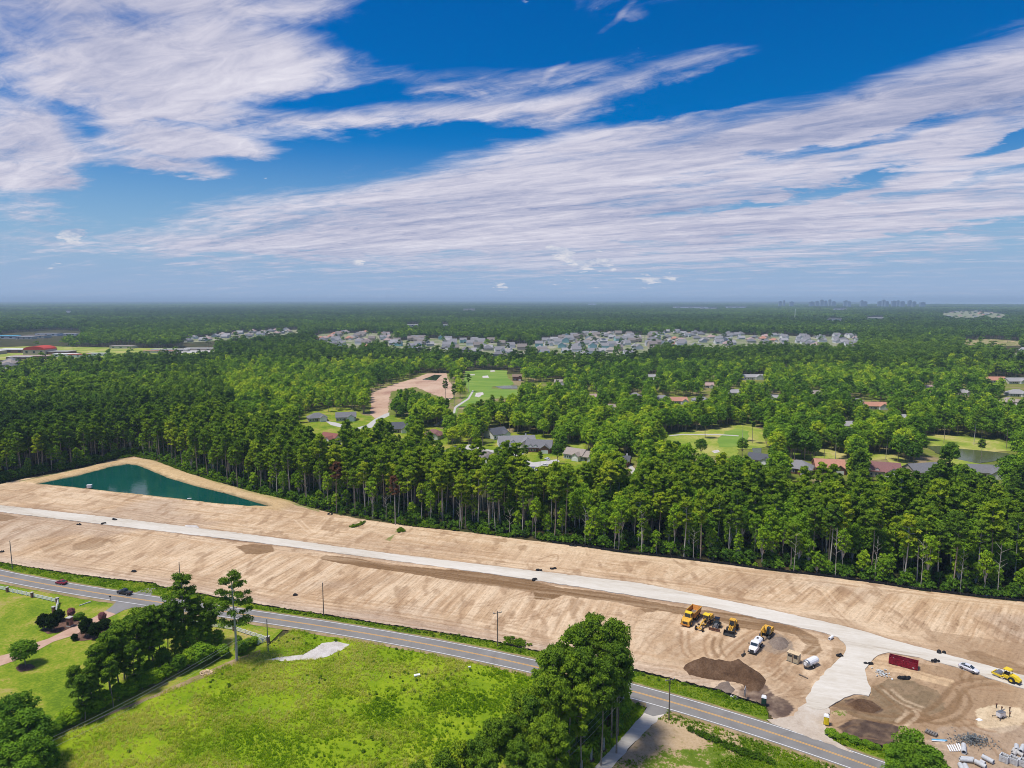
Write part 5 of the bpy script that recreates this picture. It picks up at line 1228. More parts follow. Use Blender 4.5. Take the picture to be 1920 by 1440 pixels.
def house(px, py, w, d, h, turn, roof, wall, style, label, detail=True, name='house'):
    X_, Y_ = at(px, py)
    r = thing(name, label, 'house', (X_, Y_ + d * .5, .25), R(turn) - math.atan2(X_, Y_) * .0)
    rise = d * .30
    wm = WALLS[wall]; rm = ROOFS[roof]
    a = MB(); gable_walls(a, w, d, h, rise if style == 'gable' else 0); a.build('wall', wm, r)
    b_ = MB(); (gable_roof if style == 'gable' else hip_roof)(b_, w, d, h + .05, rise); rf = b_.build('roof', rm, r)
    # projecting front wing with its own gable
    gw = w * .36; gx = w * .26; gd = 3.2
    trim = WALLS['white']
    c_ = MB(); gable_walls(c_, gw, gd, h, gw * .36, 'y', gx, -d / 2 - gd / 2 + .2); c_.build('front_wing', WALLS['white'] if wall != 'brick' else WALLS['brick'], r)
    c_ = MB(); gable_roof(c_, gw, gd + 3, h + .08, gw * .36, .35, 'y', gx, -d / 2 - gd / 2 + 1.6); c_.build('wing_roof', rm, r)
    c_ = MB()
    for s in (-1, 1):
        c_.add([(gx, -d / 2 - gd - .22, h + gw * .36 + .12), (gx + s * (gw / 2 + .35), -d / 2 - gd - .22, h - .2), (gx + s * (gw / 2 + .35), -d / 2 - gd - .22, h - .5), (gx, -d / 2 - gd - .22, h + gw * .36 - .22)], [(0, 1, 2, 3)])
    c_.build('gable_trim', trim, r)
    fy = -d / 2 - gd + .2
    MB().box((gx, fy - .04, 1.15), (min(4.9, gw * .72), .1, 2.2)).build('garage_door', M['white_vinyl'], r)
    MB().box((-w * .05, -d / 2 - .05, 1.05), (1.1, .12, 2.1)).build('door', M['door_dark'], r)
    for k, wx in enumerate((-w * .40, -w * .26, -w * .14)):
        f = MB().box((wx, -d / 2 - .05, 1.5), (1.3, .12, 1.5)).build('window', M['white_vinyl'], r)
        MB().box((wx, -d / 2 - .12, 1.5), (1.05, .06, 1.25)).build('pane', M['glass'], f)
    for s in (-1, 1):
        f = MB().box((s * (w / 2 + .05), -d * .1, 1.5), (.12, 1.4, 1.4)).build('window', M['white_vinyl'], r)
        MB().box((s * (w / 2 + .12), -d * .1, 1.5), (.06, 1.1, 1.15)).build('pane', M['glass'], f)
    if 'dormer' in label or 'two' in label or 'entry' in label:
        for wx in (-w * .12, -w * .32):
            c_ = MB(); gable_walls(c_, 2.2, 1.6, h + 1.0, .8, 'y', wx, -d / 2 + .9, h - .2); dm = c_.build('dormer', trim, r)
            c_ = MB(); gable_roof(c_, 2.2, 2.6, h + 1.02, .8, .2, 'y', wx, -d / 2 + 1.5); c_.build('dormer_roof', rm, dm)
    if 'chimney' in label:
        MB().box((w * .28, d * .2, h + rise * .8), (.9, .9, 2.4)).build('chimney', M['white_paint'], rf)
    return r
for q in HL:
    o = house(*q)
# cars by the cul-de-sac come later
# ---- far housing estates: six shapes, each house a thing of its own
def far_house(i, w, d, h, roof, wall, style):
    r = thing('estate_house', 'x', 'house')
    rise = d * .34
    a = MB(); gable_walls(a, w, d, h, rise if style == 'gable' else 0); gable_walls(a, w * .4, 3.5, h, w * .14, 'y', w * .2, -d / 2 - 1.5); a.build('wall', WALLS[wall], r)
    b_ = MB(); (gable_roof if style == 'gable' else hip_roof)(b_, w, d, h + .05, rise); gable_roof(b_, w * .4, 6, h + .1, w * .14, .3, 'y', w * .2, -d / 2 - .4); b_.build('roof', ROOFS[roof], r)
    MB().box((w * .2, -d / 2 - 3.3, 1.1), (min(4.6, w * .3), .15, 2.2)).build('garage_door', M['door_dark'] if i % 2 else M['white_vinyl'], r)
    f = MB(); f.box((-w * .2, -d / 2 - .08, 1.6), (w * .3, .14, 1.4)); f.build('window', M['glass'], r)
    return r
STY = [(14, 12, 3.6, 'slate', 'white', 'gable'), (13, 11, 3.4, 'light', 'blue', 'gable'), (14, 12, 3.4, 'tan', 'cream', 'hip'), (12, 11, 5.6, 'slate', 'teal', 'gable'), (15, 12, 3.4, 'grey', 'beige', 'hip'), (13, 12, 5.4, 'brown2', 'tan', 'gable'), (13, 11, 3.6, 'light', 'grey', 'gable'), (14, 11, 3.4, 'pink', 'cream', 'hip'), (14, 12, 3.4, 'orange', 'cream', 'hip'), (13, 11, 5.6, 'slate', 'white', 'gable')]
SWORD = ['white gable-fronted house with slate roof', 'blue house with light roof', 'cream house with tan hip roof', 'tall teal house with slate roof', 'beige house with grey hip roof', 'tall tan house with grey-brown roof', 'grey house with light roof', 'cream house with pinkish roof', 'cream house with orange roof', 'tall white house with slate roof']
CNAME = ['leftmost far estate', 'second far estate', 'slate row estate', 'big pastel estate', 'fifth far estate', 'rightmost far estate', 'remote horizon estate', 'right edge group', 'left edge group']
protoH = {}; cnt = 0
fg = random.Random(3)
for ci_, poly in enumerate(FHOODS):
    Wp = [at(*q) for q in poly]
    x0, x1 = min(p[0] for p in Wp), max(p[0] for p in Wp); y0, y1 = min(p[1] for p in Wp), max(p[1] for p in Wp)
    sx, sy = (22, 34) if ci_ not in (6,) else (60, 80)
    pal = [[4, 2, 0, 7, 6], [4, 5, 2, 7, 8, 0, 9], [0, 9, 6, 3, 1, 4, 5], [0, 5, 4, 3, 6, 2, 1, 9, 5, 0], [4, 0, 6, 7, 8, 9, 4], [0, 6, 9, 4, 7, 0], [7, 6, 8, 0], [2, 6], [4, 2]][ci_]
    ang = fg.uniform(-.15, .15); yy = y0; row = 0
    cand = []
    while yy < y1:
        xx = x0
        while xx < x1:
            qx = xx + fg.uniform(-2, 2); qy = yy + fg.uniform(-3, 3) + (xx - x0) * math.sin(ang) * .3
            if inpoly(np.array([qx]), np.array([qy]), Wp)[0]: cand.append((qx, qy, row))
            xx += sx
        yy += sy; row += 1
    limit = [26, 44, 48, 78, 44, 30, 22, 5, 4][ci_]
    step = max(1, len(cand) / limit)
    for j in range(min(limit, len(cand))):
        qx, qy, row = cand[int(j * step)]
        k = fg.choice(pal); 
        ppx = float(proj(qx, qy, 0)[0]); pa = [q_[0] for q_ in poly]; tpos = (ppx - min(pa)) / (max(pa) - min(pa)); side = ('left end', 'left part', 'middle', 'right part', 'right end')[min(4, max(0, int(tpos * 5)))]; fr = ('nearest', 'near', 'middle', 'back', 'rearmost')[min(4, int((qy - y0) / (y1 - y0) * 5))]
        lab = SWORD[k].replace(' with', ',', 1) + ', ' + fr + ' row, ' + side + ' of the ' + CNAME[ci_].replace('in the ', ''); gp = 'houses ' + CNAME[ci_]
        if k not in protoH: r = protoH[k] = far_house(k, *STY[k])
        else: r = dup(protoH[k])
        place(r, (qx, qy, float(drop(math.hypot(qx, qy))) + .2), (0 if row % 2 else PI) + fg.uniform(-.2, .2) + (PI / 2 if fg.random() < .15 else 0), fg.uniform(1.2, 1.4), lab, gp); cnt += 1
print('far houses', cnt)
# ---- long low buildings of the school, the works and the shops
def long_building(px, py, w, d, h, roof, wall, label, turn=0, arched=False, cat='building', name='long_building', windows=0):
    X_, Y_ = at(px, py); z = float(drop(math.hypot(X_, Y_)))
    r = thing(name, label, cat, (X_, Y_, z + .2), R(turn))
    MB().box((0, 0, h / 2), (w, d, h)).build('wall', WALLS[wall], r)
    b_ = MB()
    if arched:
        prof = [(-w / 2, h)] + [(-w / 2 * math.cos(PI * k / 8), h + w * .16 * math.sin(PI * k / 8)) for k in range(1, 8)] + [(w / 2, h)]
        b_.prism(prof, -d / 2 - .3, d / 2 + .3)
    else: b_.box((0, 0, h + .35), (w + 1, d + 1, .7)); 
    b_.build('roof', ROOFS[roof], r)
    for k in range(windows or 3):
        MB().box((-w / 2 + w * (k + .5) / (windows or 3), -d / 2 - .06, h * .55), (w * .1, .12, h * .4)).build('window', M['glass'], r)
    return r
for q in LONG_B:
    long_building(*q)
# mast
X_, Y_ = at(1490, 603); z = float(drop(math.hypot(X_, Y_))); r = thing('radio_mast', 'tall white mast standing out of the far woods', 'mast', (X_, Y_, z))
MB().cyl((0, 0, 0), (0, 0, 58), 1.6, 1.0, 8).build('shaft', M['white_paint'], r); MB().box((0, 0, 6), (9, 9, 6)).build('base', M['concrete'], r)
# skyline of hotel towers at the coast
TW = [(1463, 70, 40), (1470, 84, 26), (1484, 60, 60), (1522, 62, 70), (1532, 72, 50), (1541, 96, 44), (1548, 78, 40), (1556, 102, 34), (1563, 66, 60), (1586, 84, 60), (1592, 66, 50), (1616, 84, 40), (1622, 66, 60), (1657, 96, 40), (1650, 70, 60), (1663, 70, 50), (1676, 78, 60), (1684, 84, 40), (1692, 72, 60), (1706, 88, 50), (1714, 66, 50), (1730, 56, 70)]
for i, (px, hh, ww) in enumerate(TW):
    a = math.atan((px - 960) / FPX * math.cos(PITCH)); Dd = 9000 + (i * 37 % 5) * 60; X_, Y_ = Dd * math.sin(a), Dd * math.cos(a)
    lab = 'blue-grey ' + ('tallest' if hh > 95 else ('mid-height' if hh > 75 else 'low wide')) + ' hotel tower on the horizon, ' + ['first', 'second', 'third', 'fourth', 'fifth', 'sixth', 'seventh', 'eighth', 'ninth', 'tenth', 'eleventh'][i if i < 11 else 21 - i] + (' from the left' if i < 11 else ' from the right')
    r = thing('hotel_tower', lab, 'tower', (X_, Y_, float(drop(Dd))), 0, 'hotel towers on the horizon')
    hh = 68 + (hh - 56) * .62; ww = ww * .8
    MB().box((0, 0, hh / 2), (ww, 28, hh)).build('block', WALLS['tower'], r); MB().box((ww * .1, 0, hh + 3), (ww * .4, 20, 6)).build('roof_house', WALLS['tower'], r)

# ================================================================ VEHICLES AND MACHINES (x forward, y left)
def wheel(parent, x, y, r, w, rim='steel', rr=.5):
    t = MB().ring((x, y, r), (0, 1, 0), r, r * rr, w, 16).build('wheel', M['rubber'], parent)
    MB().cyl((x, y - w * .42, r), (x, y + w * .42, r), r * rr * 1.02, n=12).build('rim', M[rim], t)
    return t
def heading(a, b):
    A = at(*a); B_ = at(*b); return math.atan2(B_[1] - A[1], B_[0] - A[0])
GZ = .20
def spot(px, py, z=GZ): X_, Y_ = at(px, py, z); return (X_, Y_, z)
def car(name, label, px, py, ang, paint, z=.345, kind='sedan', L=4.7, Wd=1.85):
    r = thing(name, label, 'car' if kind != 'pickup' else 'pickup truck', spot(px, py, z), ang)
    h = Wd / 2
    def sec(x, w, z0, z1, z2): return [(x, -w * .92, z0), (x, -w, (z0 + z1) / 2), (x, -w * .98, z1), (x, -w * .86, z2), (x, w * .86, z2), (x, w * .98, z1), (x, w, (z0 + z1) / 2), (x, w * .92, z0)]
    b_ = MB()
    if kind == 'pickup':
        b_.loft([sec(-2.75, h * .94, .5, .95, 1.0), sec(-2.7, h, .42, 1.0, 1.05), sec(1.3, h, .38, 1.02, 1.10), sec(2.5, h * .98, .40, .92, 1.02), sec(2.8, h * .86, .45, .75, .85)])
        b_.build('body', M[paint], r)
        MB().box((-1.75, 0, 1.08), (1.8, Wd * .78, .04)).build('bed', M['steel_dark'], r)
        g = MB().loft([sec(-.75, h * .9, 1.05, 1.2, 1.3), sec(-.55, h * .82, 1.05, 1.6, 1.78), sec(.6, h * .82, 1.05, 1.6, 1.80), sec(1.3, h * .88, 1.05, 1.12, 1.16)]).build('cabin_window', M['glass'], r)
        MB().box((.02, 0, 1.82), (1.25, Wd * .70, .06)).build('roof', M[paint], r)
        wx = (1.75, -1.75); wr_ = .40
    else:
        b_.loft([sec(-L / 2, h * .84, .42, .70, .82), sec(-L / 2 + .25, h * .97, .30, .78, .98), sec(-L * .18, h, .25, .80, .98), sec(L * .22, h, .25, .78, .92), sec(L / 2 - .35, h * .95, .30, .68, .76), sec(L / 2, h * .76, .40, .55, .62)])
        b_.build('body', M[paint], r)
        MB().loft([sec(-L * .40, h * .80, .92, .96, 1.0), sec(-L * .22, h * .76, .92, 1.25, 1.40), sec(.25, h * .76, .92, 1.28, 1.44), sec(L * .26, h * .84, .88, .92, .96)]).build('cabin_window', M['glass'], r)
        MB().box((-L * .05, 0, 1.445), (L * .27, Wd * .66, .05)).build('roof', M[paint], r)
        b2 = MB()
        for s in (-1, 1):
            b2.tube([(L * .24, s * h * .80, .95), (.25, s * h * .68, 1.42)], .05, 4); b2.tube([(-L * .38, s * h * .76, 1.0), (-L * .21, s * h * .68, 1.40)], .07, 4); b2.tube([(-.15, s * h * .80, .95), (-.15, s * h * .69, 1.42)], .05, 4)
        b2.build('pillars', M[paint], r)
        wx = (L * .30, -L * .30); wr_ = .34
    for x_ in wx:
        for s in (-1, 1): wheel(r, x_, s * (h - .10), wr_, .24, 'steel', .62)
    fx = (2.78 if kind == 'pickup' else L / 2 - .06)
    for s in (-1, 1):
        MB().box((fx - .06, s * h * .62, .66 if kind != 'pickup' else .8), (.14, .36, .16)).build('headlight', M['lamp_clear'], r)
        MB().box((-fx + .06, s * h * .70, .78 if kind != 'pickup' else .85), (.12, .34, .16)).build('tail_light', M['lamp_red'], r)
    return r
ra = heading((100, 1097), (215, 1116))
car('parked_car', 'silver-white sedan on the haul road between the red dumpster and the yellow roller', 1816, 1256, heading((1798, 1247), (1836, 1262)), 'silver', z=.42)
car('moving_car', 'dark red hatchback driving on the far lane of the asphalt road', 115, 1094.5, ra + PI, 'red_paint', L=4.4)
car('pickup_truck', 'black pickup truck on the asphalt road beside the side turning', 234, 1113.5, ra + PI, 'black_paint', kind='pickup')
for px, py, col_, lab in ((1021, 874, 'white_paint', 'white car parked at the cul-de-sac, upper of two'), (1006, 884, 'white_paint', 'white car nearest the pine tops at the cul-de-sac'), (970, 846, 'black_paint', 'dark car in front of the brick house'), (1026, 862, 'silver', 'pale car beside the round tree at the cul-de-sac')):
    car('parked_car', lab, px, py, rnd.uniform(0, 3), col_)

Y = 'yellow'
def dump_truck():
    r = thing('dump_truck', 'orange-yellow articulated dump truck with raised-sided open bed, first in the machine row', 'dump truck', spot(1295, 1164), heading((1304, 1153), (1287, 1171)))
    MB().box((-1, 0, 1.15), (7.5, 1.1, .5)).build('chassis', M['steel_dark'], r)
    MB().loft([[(2.4, -1.45, .9), (2.4, 1.45, .9), (2.4, 1.45, 2.4), (2.4, -1.45, 2.4)], [(3.6, -1.45, .8), (3.6, 1.45, .8), (3.6, 1.4, 2.2), (3.6, -1.4, 2.2)], [(4.9, -1.3, .8), (4.9, 1.3, .8), (4.9, 1.1, 1.75), (4.9, -1.1, 1.75)]]).build('hood', M['yellow'], r)
    MB().box((4.93, 0, 1.3), (.12, 1.5, .7)).build('grille', M['steel_dark'], r)
    MB().box((4.95, 0, .72), (.5, 2.9, .35)).build('bumper', M['orange'], r)
    c_ = MB().box((2.1, 0, 2.75), (1.7, 2.0, 1.5), top=(.86, .9)).build('cab', M['glass'], r)
    MB().box((2.0, 0, 3.58), (1.7, 2.05, .16)).build('roof', M['yellow2'], c_)
    for sx in (-1, 1):
        for sy in (-1, 1): MB().tube([(2.1 + sx * .82, sy * .97, 2.0), (2.1 + sx * .70, sy * .87, 3.5)], .07, 4).build('post', M['yellow'], c_)
    b_ = MB(); prof = [(-5.6, 3.0), (-4.9, 1.5), (.7, 1.5), (1.1, 3.3), (.95, 3.3), (.5, 1.68), (-4.8, 1.68), (-5.4, 3.0)]
    b_.prism(prof, -1.35, 1.35); side = [(-5.6, 3.0), (-4.9, 1.5), (.7, 1.5), (1.1, 3.3)]
    for s in (-1, 1): b_.prism(side, s * 1.35, s * 1.5)
    b_.build('dump_body', M['orange'], r)
    MB().box((-2.1, 0, 1.72), (4.8, 2.5, .06)).build('bed_floor', M['grey_soil'], r)
    rim = MB()
    for s in (-1, 1): rim.tube([(-5.6, s * 1.5, 3.0), (1.1, s * 1.5, 3.32)], .12, 5)
    rim.tube([(1.1, -1.5, 3.32), (1.1, 1.5, 3.32)], .14, 5); rim.build('bed_rim', M['yellow'], r)
    for x_ in (3.4, -1.4, -3.3):
        for s in (-1, 1): wheel(r, x_, s * 1.25, .88, .62, 'yellow', .45)
    for s in (-1, 1): MB().tube([(2.9, s * 1.2, 2.4), (3.1, s * 1.75, 2.6), (3.1, s * 1.75, 3.1)], .05, 4).build('mirror', M['steel_dark'], r)
dump_truck()
def grader():
    r = thing('motor_grader', 'yellow motor grader with long arched front frame, second in the machine row', 'grader', spot(1323, 1172), heading((1332, 1163), (1315, 1178)))
    MB().tube([(0, 0, 1.9), (1.4, 0, 2.2), (3.0, 0, 1.9), (4.6, 0, 1.1)], [.26, .26, .24, .22], 6).build('frame', M[Y], r)
    MB().box((4.6, 0, .75), (.3, 2.0, .3)).build('front_axle', M[Y], r)
    for s in (-1, 1): wheel(r, 4.6, s * 1.1, .65, .35, Y, .45)
    MB().box((-3.0, 0, 1.7), (2.8, 1.5, 1.1), top=(.95, .85)).build('engine_hood', M[Y], r)
    c_ = MB().box((-.6, 0, 2.35), (1.5, 1.6, 1.7), top=(.95, .95)).build('cab', M['glass'], r)
    MB().box((-.6, 0, 3.28), (1.9, 1.9, .16)).build('roof', M['yellow2'], c_)
    for sx in (-1, 1):
        for sy in (-1, 1): MB().tube([(-.6 + sx * .75, sy * .8, 1.5), (-.6 + sx * .72, sy * .78, 3.2)], .06, 4).build('post', M[Y], c_)
    for x_ in (-1.9, -3.6):
        for s in (-1, 1): wheel(r, x_, s * 1.05, .68, .42, Y, .45)
    MB().box((1.6, 0, .6), (.12, 3.6, .6), rz=.35).build('blade', M['steel_dark'], r)
    MB().ring((1.6, 0, 1.0), (0, 0, 1), .8, .6, .15, 14).build('turntable', M[Y], r)
grader()
def small_dozer():
    r = thing('box_tractor', 'small tractor with dark cab and rusty wide blade, third in the machine row', 'tractor', spot(1343, 1177), heading((1348, 1168), (1339, 1184)))
    MB().box((.6, 0, 1.1), (2.0, .8, .7), top=(.9, .8)).build('hood', M['steel'], r)
    c_ = MB().box((-.9, 0, 1.9), (1.4, 1.4, 1.6), top=(.9, .9)).build('cab', M['glass'], r)
    MB().box((-.9, 0, 2.78), (1.5, 1.5, .14)).build('roof', M['black_paint'], c_)
    for s in (-1, 1):
        wheel(r, -.9, s * .95, .8, .45, 'steel', .5); wheel(r, 1.2, s * .75, .5, .3, 'steel', .5)
        MB().tube([(-.2, s * .6, 1.1), (1.4, s * .6, .9), (2.3, s * .6, .5)], .09, 5).build('arm', M['steel'], r)
    MB().prism([(2.3, .1), (2.55, .15), (2.45, .55), (2.65, .95), (2.5, .98), (2.3, .55)], -1.7, 1.7).build('blade', M['rust'], r)
small_dozer()
def loader():
    r = thing('wheel_loader', 'yellow wheel loader with wide black front bucket, fourth in the machine row', 'wheel loader', spot(1373, 1182), heading((1379, 1173), (1368, 1190)))
    MB().box((-1.7, 0, 1.7), (2.8, 1.7, 1.2), top=(.92, .85)).build('engine_hood', M[Y], r)
    MB().box((.4, 0, 1.1), (3.6, 1.0, .7)).build('chassis', M[Y], r)
    c_ = MB().box((-.2, 0, 2.6), (1.5, 1.5, 1.5), top=(.92, .92)).build('cab', M['glass'], r)
    MB().box((-.2, 0, 3.42), (1.7, 1.7, .18)).build('roof', M[Y], c_)
    for sx in (-1, 1):
        for sy in (-1, 1): MB().tube([(-.2 + sx * .75, sy * .75, 1.85), (-.2 + sx * .68, sy * .68, 3.35)], .07, 4).build('post', M[Y], c_)
    for x_ in (1.5, -1.7):
        for s in (-1, 1): wheel(r, x_, s * 1.05, .78, .55, Y, .45)
    for s in (-1, 1):
        MB().tube([(.9, s * .45, 1.9), (2.2, s * .45, 1.5), (3.1, s * .45, .6)], .16, 6).build('lift_arm', M[Y], r)
    MB().tube([(1.2, 0, 1.7), (2.3, 0, 1.9), (3.0, 0, 1.0)], .12, 6).build('bucket_link', M[Y], r)
    b_ = MB().prism([(3.0, .1), (4.2, .05), (4.2, .12), (3.2, .2), (3.1, .7), (3.45, 1.35), (3.35, 1.4), (2.95, .75)], -1.6, 1.6)
    for s in (-1, 1): b_.prism([(3.0, .1), (4.2, .05), (3.45, 1.35), (2.95, .75)], s * 1.6, s * 1.66)
    b_.build('bucket', M['steel_dark'], r)
loader()
def excavator():
    r = thing('excavator', 'yellow tracked excavator with dark cab parked above the white truck', 'excavator', spot(1437, 1192), heading((1441, 1184), (1430, 1196)))
    for s in (-1, 1):
        MB().prism([(-2.1, .45), (-1.8, .05), (1.8, .05), (2.1, .45), (1.8, .9), (-1.8, .9)], s * 1.25 - .28, s * 1.25 + .28).build('track', M['steel_dark'], r)
    MB().box((0, 0, .9), (1.6, 2.0, .4)).build('undercarriage', M['steel_dark'], r)
    MB().box((-.7, 0, 1.75), (3.4, 2.7, 1.2), top=(.94, .92)).build('house', M[Y], r)
    MB().box((-2.2, 0, 1.6), (.8, 2.7, 1.3), top=(.8, .95)).build('counterweight', M[Y], r)
    c_ = MB().box((.75, .85, 2.25), (1.5, .95, 1.7), top=(.85, .9)).build('cab', M['glass'], r)
    MB().box((.7, .85, 3.14), (1.3, .95, .1)).build('roof', M['steel_dark'], c_)
    MB().tube([(.8, -.2, 1.6), (2.2, -.2, 3.6), (4.2, -.2, 3.2)], [.3, .34, .24], 6).build('boom', M[Y], r)
    MB().tube([(4.2, -.2, 3.3), (3.9, -.2, .9)], [.24, .16], 6).build('stick', M[Y], r)
    MB().prism([(3.9, 1.0), (3.3, .9), (2.9, .4), (3.3, .05), (4.0, .3)], -.75, .35).build('bucket', M['steel_dark'], r)
excavator()
def white_truck():
    r = thing('water_truck', 'white short-nosed water truck facing the dark soil heap below the excavator', 'truck', spot(1416, 1218), heading((1423, 1207), (1411, 1223)))
    def sq(x, w, z0, z1): return [(x, -w, z0), (x, w, z0), (x, w * .96, z1), (x, -w * .96, z1)]
    MB().loft([sq(1.4, 1.15, .7, 1.7), sq(2.6, 1.1, .7, 1.6), sq(3.2, .9, .7, 1.35)]).build('hood', M['white_paint'], r)
    MB().box((3.2, 0, 1.05), (.12, 1.1, .5)).build('grille', M['steel_dark'], r); MB().box((3.25, 0, .58), (.3, 2.3, .3)).build('bumper', M['steel_dark'], r)
    c_ = MB().loft([sq(-.3, 1.15, .8, 2.6), sq(.9, 1.15, .8, 2.6), sq(1.4, 1.12, .8, 1.8)]).build('cab', M['white_paint'], r)
    MB().add([(1.02, -.95, 2.48), (1.02, .95, 2.48), (1.46, .98, 1.82), (1.46, -.98, 1.82)], [(0, 1, 2, 3)]).build('windshield', M['glass'], c_)
    for s in (-1, 1): MB().box((.35, s * 1.165, 2.1), (.9, .04, .65)).build('side_window', M['glass'], c_)
    n_ = 14; ring = lambda x, k: [(x, math.cos(2 * PI * i / n_) * 1.15 * k, 1.85 + math.sin(2 * PI * i / n_) * .85 * k) for i in range(n_)]
    t_ = MB().loft([ring(-3.7, .85), ring(-3.5, 1), ring(-.6, 1), ring(-.4, .85)]).build('tank', M['white_paint'], r, smooth=False)
    MB().box((-1.9, 0, 2.75), (.7, .5, .18)).build('hatch', M['steel_dark'], t_)
    MB().box((-.6, 0, .8), (6.4, .9, .25)).build('chassis', M['steel_dark'], r)
    for x_ in (2.2, -2.2, -3.1):
        for s in (-1, 1): wheel(r, x_, s * 1.0, .48, .35, 'white_paint', .5)
    for s in (-1, 1): MB().box((1.3, s * 1.45, 2.0), (.1, .25, .5)).build('mirror', M['steel_dark'], r)
white_truck()
def tank_trailer():
    r = thing('tank_trailer', 'white cylindrical tank trailer lying right of the beige storage box', 'tank trailer', spot(1519, 1250), heading((1531, 1243), (1508, 1254)))
    n_ = 14; ring = lambda x, k: [(x, math.cos(2 * PI * i / n_) * 1.05 * k, 1.45 + math.sin(2 * PI * i / n_) * 1.0 * k) for i in range(n_)]
    MB().loft([ring(-2.9, .55), ring(-2.6, .9), ring(-2.2, 1), ring(1.5, 1)]).build('tank', M['white_paint'], r)
    MB().loft([ring(1.5, 1.01), ring(2.0, 1.01), ring(2.3, .8)]).build('end_cap', M['steel'], r)
    MB().box((2.35, 0, 1.5), (.15, .8, .8)).build('valve_panel', M['white_vinyl'], r)
    for s in (-1, 1):
        wheel(r, .3, s * 1.05, .45, .28, 'white_paint', .5)
        MB().ring((.3, s * 1.08, .62), (0, 1, 0), .66, .55, .26, 12).build('fender', M['steel_dark'], r)
    MB().tube([(-2.6, 0, .6), (-3.9, 0, .5)], .09, 5).build('drawbar', M['steel_dark'], r)
    MB().box((0, 0, .55), (4.6, .9, .2)).build('chassis', M['steel_dark'], r)
tank_trailer()
def storage_box():
    r = thing('storage_box', 'beige metal cabinet with two dark open windows beside the white tank trailer', 'cabinet', spot(1488, 1240), heading((1478, 1237), (1498, 1244)))
    MB().box((0, .0, 1.25), (3.1, 1.7, 2.5)).build('body', M['tan_box'], r)
    MB().box((0, 0, 2.55), (3.3, 1.9, .1)).build('roof', M['wood_pale'], r)
    for s in (-1, 1):
        d_ = MB().box((s * .75, -.87, 1.15), (1.3, .06, 2.1)).build('door', M['tan_box'], r)
        MB().box((s * .75, -.92, 1.85), (1.05, .05, .6 if s < 0 else .9)).build('opening', M['steel_dark'], d_)
    MB().box((0, -.9, 1.2), (.1, .06, 2.3)).build('post', M['rust'], r)
    MB().box((0, -.2, .05), (3.2, 1.8, .12)).build('skid', M['steel_dark'], r)
storage_box()
def roller():
    r = thing('road_roller', 'lemon yellow drum roller with canopy on the haul road at the right edge', 'roller', spot(1888, 1274, .40), heading((1902, 1279), (1876, 1268)))
    d_ = MB().cyl((2.1, -1.0, .75), (2.1, 1.0, .75), .75, n=18).build('drum', M['steel'], r)
    f = MB(); 
    for s in (-1, 1): f.box((1.9, s * 1.12, .75), (2.6, .16, .45))
    f.box((3.15, 0, .75), (.2, 2.4, .45)); f.box((.75, 0, .8), (.3, 2.4, .5)); f.build('drum_frame', M['yellow2'], r)
    MB().box((0, 0, 1.0), (1.4, 1.5, .7)).build('platform', M['yellow2'], r)
    c_ = MB(); 
    for sx in (-1, 1):
        for sy in (-1, 1): c_.tube([(-.1 + sx * .65, sy * .75, 1.3), (-.1 + sx * .6, sy * .7, 2.9)], .06, 4)
    c_.build('canopy_post', M['steel_dark'], r)
    MB().box((-.1, 0, 3.0), (1.7, 1.8, .22), top=(.9, .9)).build('canopy', M['yellow2'], r)
    MB().box((-.2, 0, 1.7), (.7, .7, .8)).build('seat', M['steel_dark'], r); MB().box((.45, 0, 1.7), (.3, .8, .7)).build('dashboard', M['steel_dark'], r)
    MB().loft([[(-.8, -.8, .9), (-.8, .8, .9), (-.8, .75, 2.0), (-.8, -.75, 2.0)], [(-2.2, -.8, .8), (-2.2, .8, .8), (-2.2, .7, 1.8), (-2.2, -.7, 1.8)], [(-3.1, -.7, .8), (-3.1, .7, .8), (-3.1, .6, 1.25), (-3.1, -.6, 1.25)]]).build('engine_hood', M['yellow2'], r)
    for s in (-1, 1): wheel(r, -1.4, s * 1.0, .76, .5, 'yellow2', .5)
    MB().box((-2.85, 0, .65), (.6, 1.5, .3)).build('bumper', M['steel_dark'], r)
roller()
def dumpster():
    r = thing('dumpster', 'dark red roll-off dumpster half full of white rubbish beside the haul road', 'dumpster', spot(1693.5, 1247.5), heading((1670, 1242), (1717, 1254)))
    L, w_, h = 6.9, 2.3, 1.75
    f = MB().box((0, 0, .15), (L, w_, .12))
    for s in (-1, 1): f.box((0, s * w_ / 2, h / 2 + .1), (L, .07, h))
    for s in (-1, 1): f.box((s * L / 2, 0, h / 2 + .1), (.07, w_ + .07, h))
    f.build('box', M['dumpster_red'], r)
    for s in (-1, 1):
        MB().box((0, s * (w_ / 2), h + .14), (L + .1, .14, .10)).build('top_rail', M['dumpster_red'], r)
        for k in range(9): MB().box((-L / 2 + .4 + k * (L - .8) / 8, s * (w_ / 2 + .07), h / 2 + .1), (.10, .08, h - .1)).build('rib', M['dumpster_red'], r)
    g = np.random.default_rng(4); t_ = MB()
    for k in range(60): t_.box((g.uniform(-2.8, 1.4), g.uniform(-.62, .62), .55 + g.random() * .45), (g.uniform(.3, 1.1), g.uniform(.2, .6), g.uniform(.1, .3)), rz=g.uniform(0, 3), ry=g.uniform(-.5, .5))
    o = t_.build('rubbish', M['trash']); o['kind'] = 'stuff'; o.matrix_world = r.matrix_basis.copy(); o.location = r.location; o.rotation_euler = r.rotation_euler; o['label'] = 'white rubbish filling the red dumpster'
    lp = MB(); 
    for k in range(5): lp.box((L / 2 - 1.2 - k * .0, -w_ / 2 - .12, .45), (.25, .02, .2))
    MB().box((2.4, -w_ / 2 - .06, .55), (.5, .03, .22)).build('sticker', M['white_vinyl'], r)
dumpster()
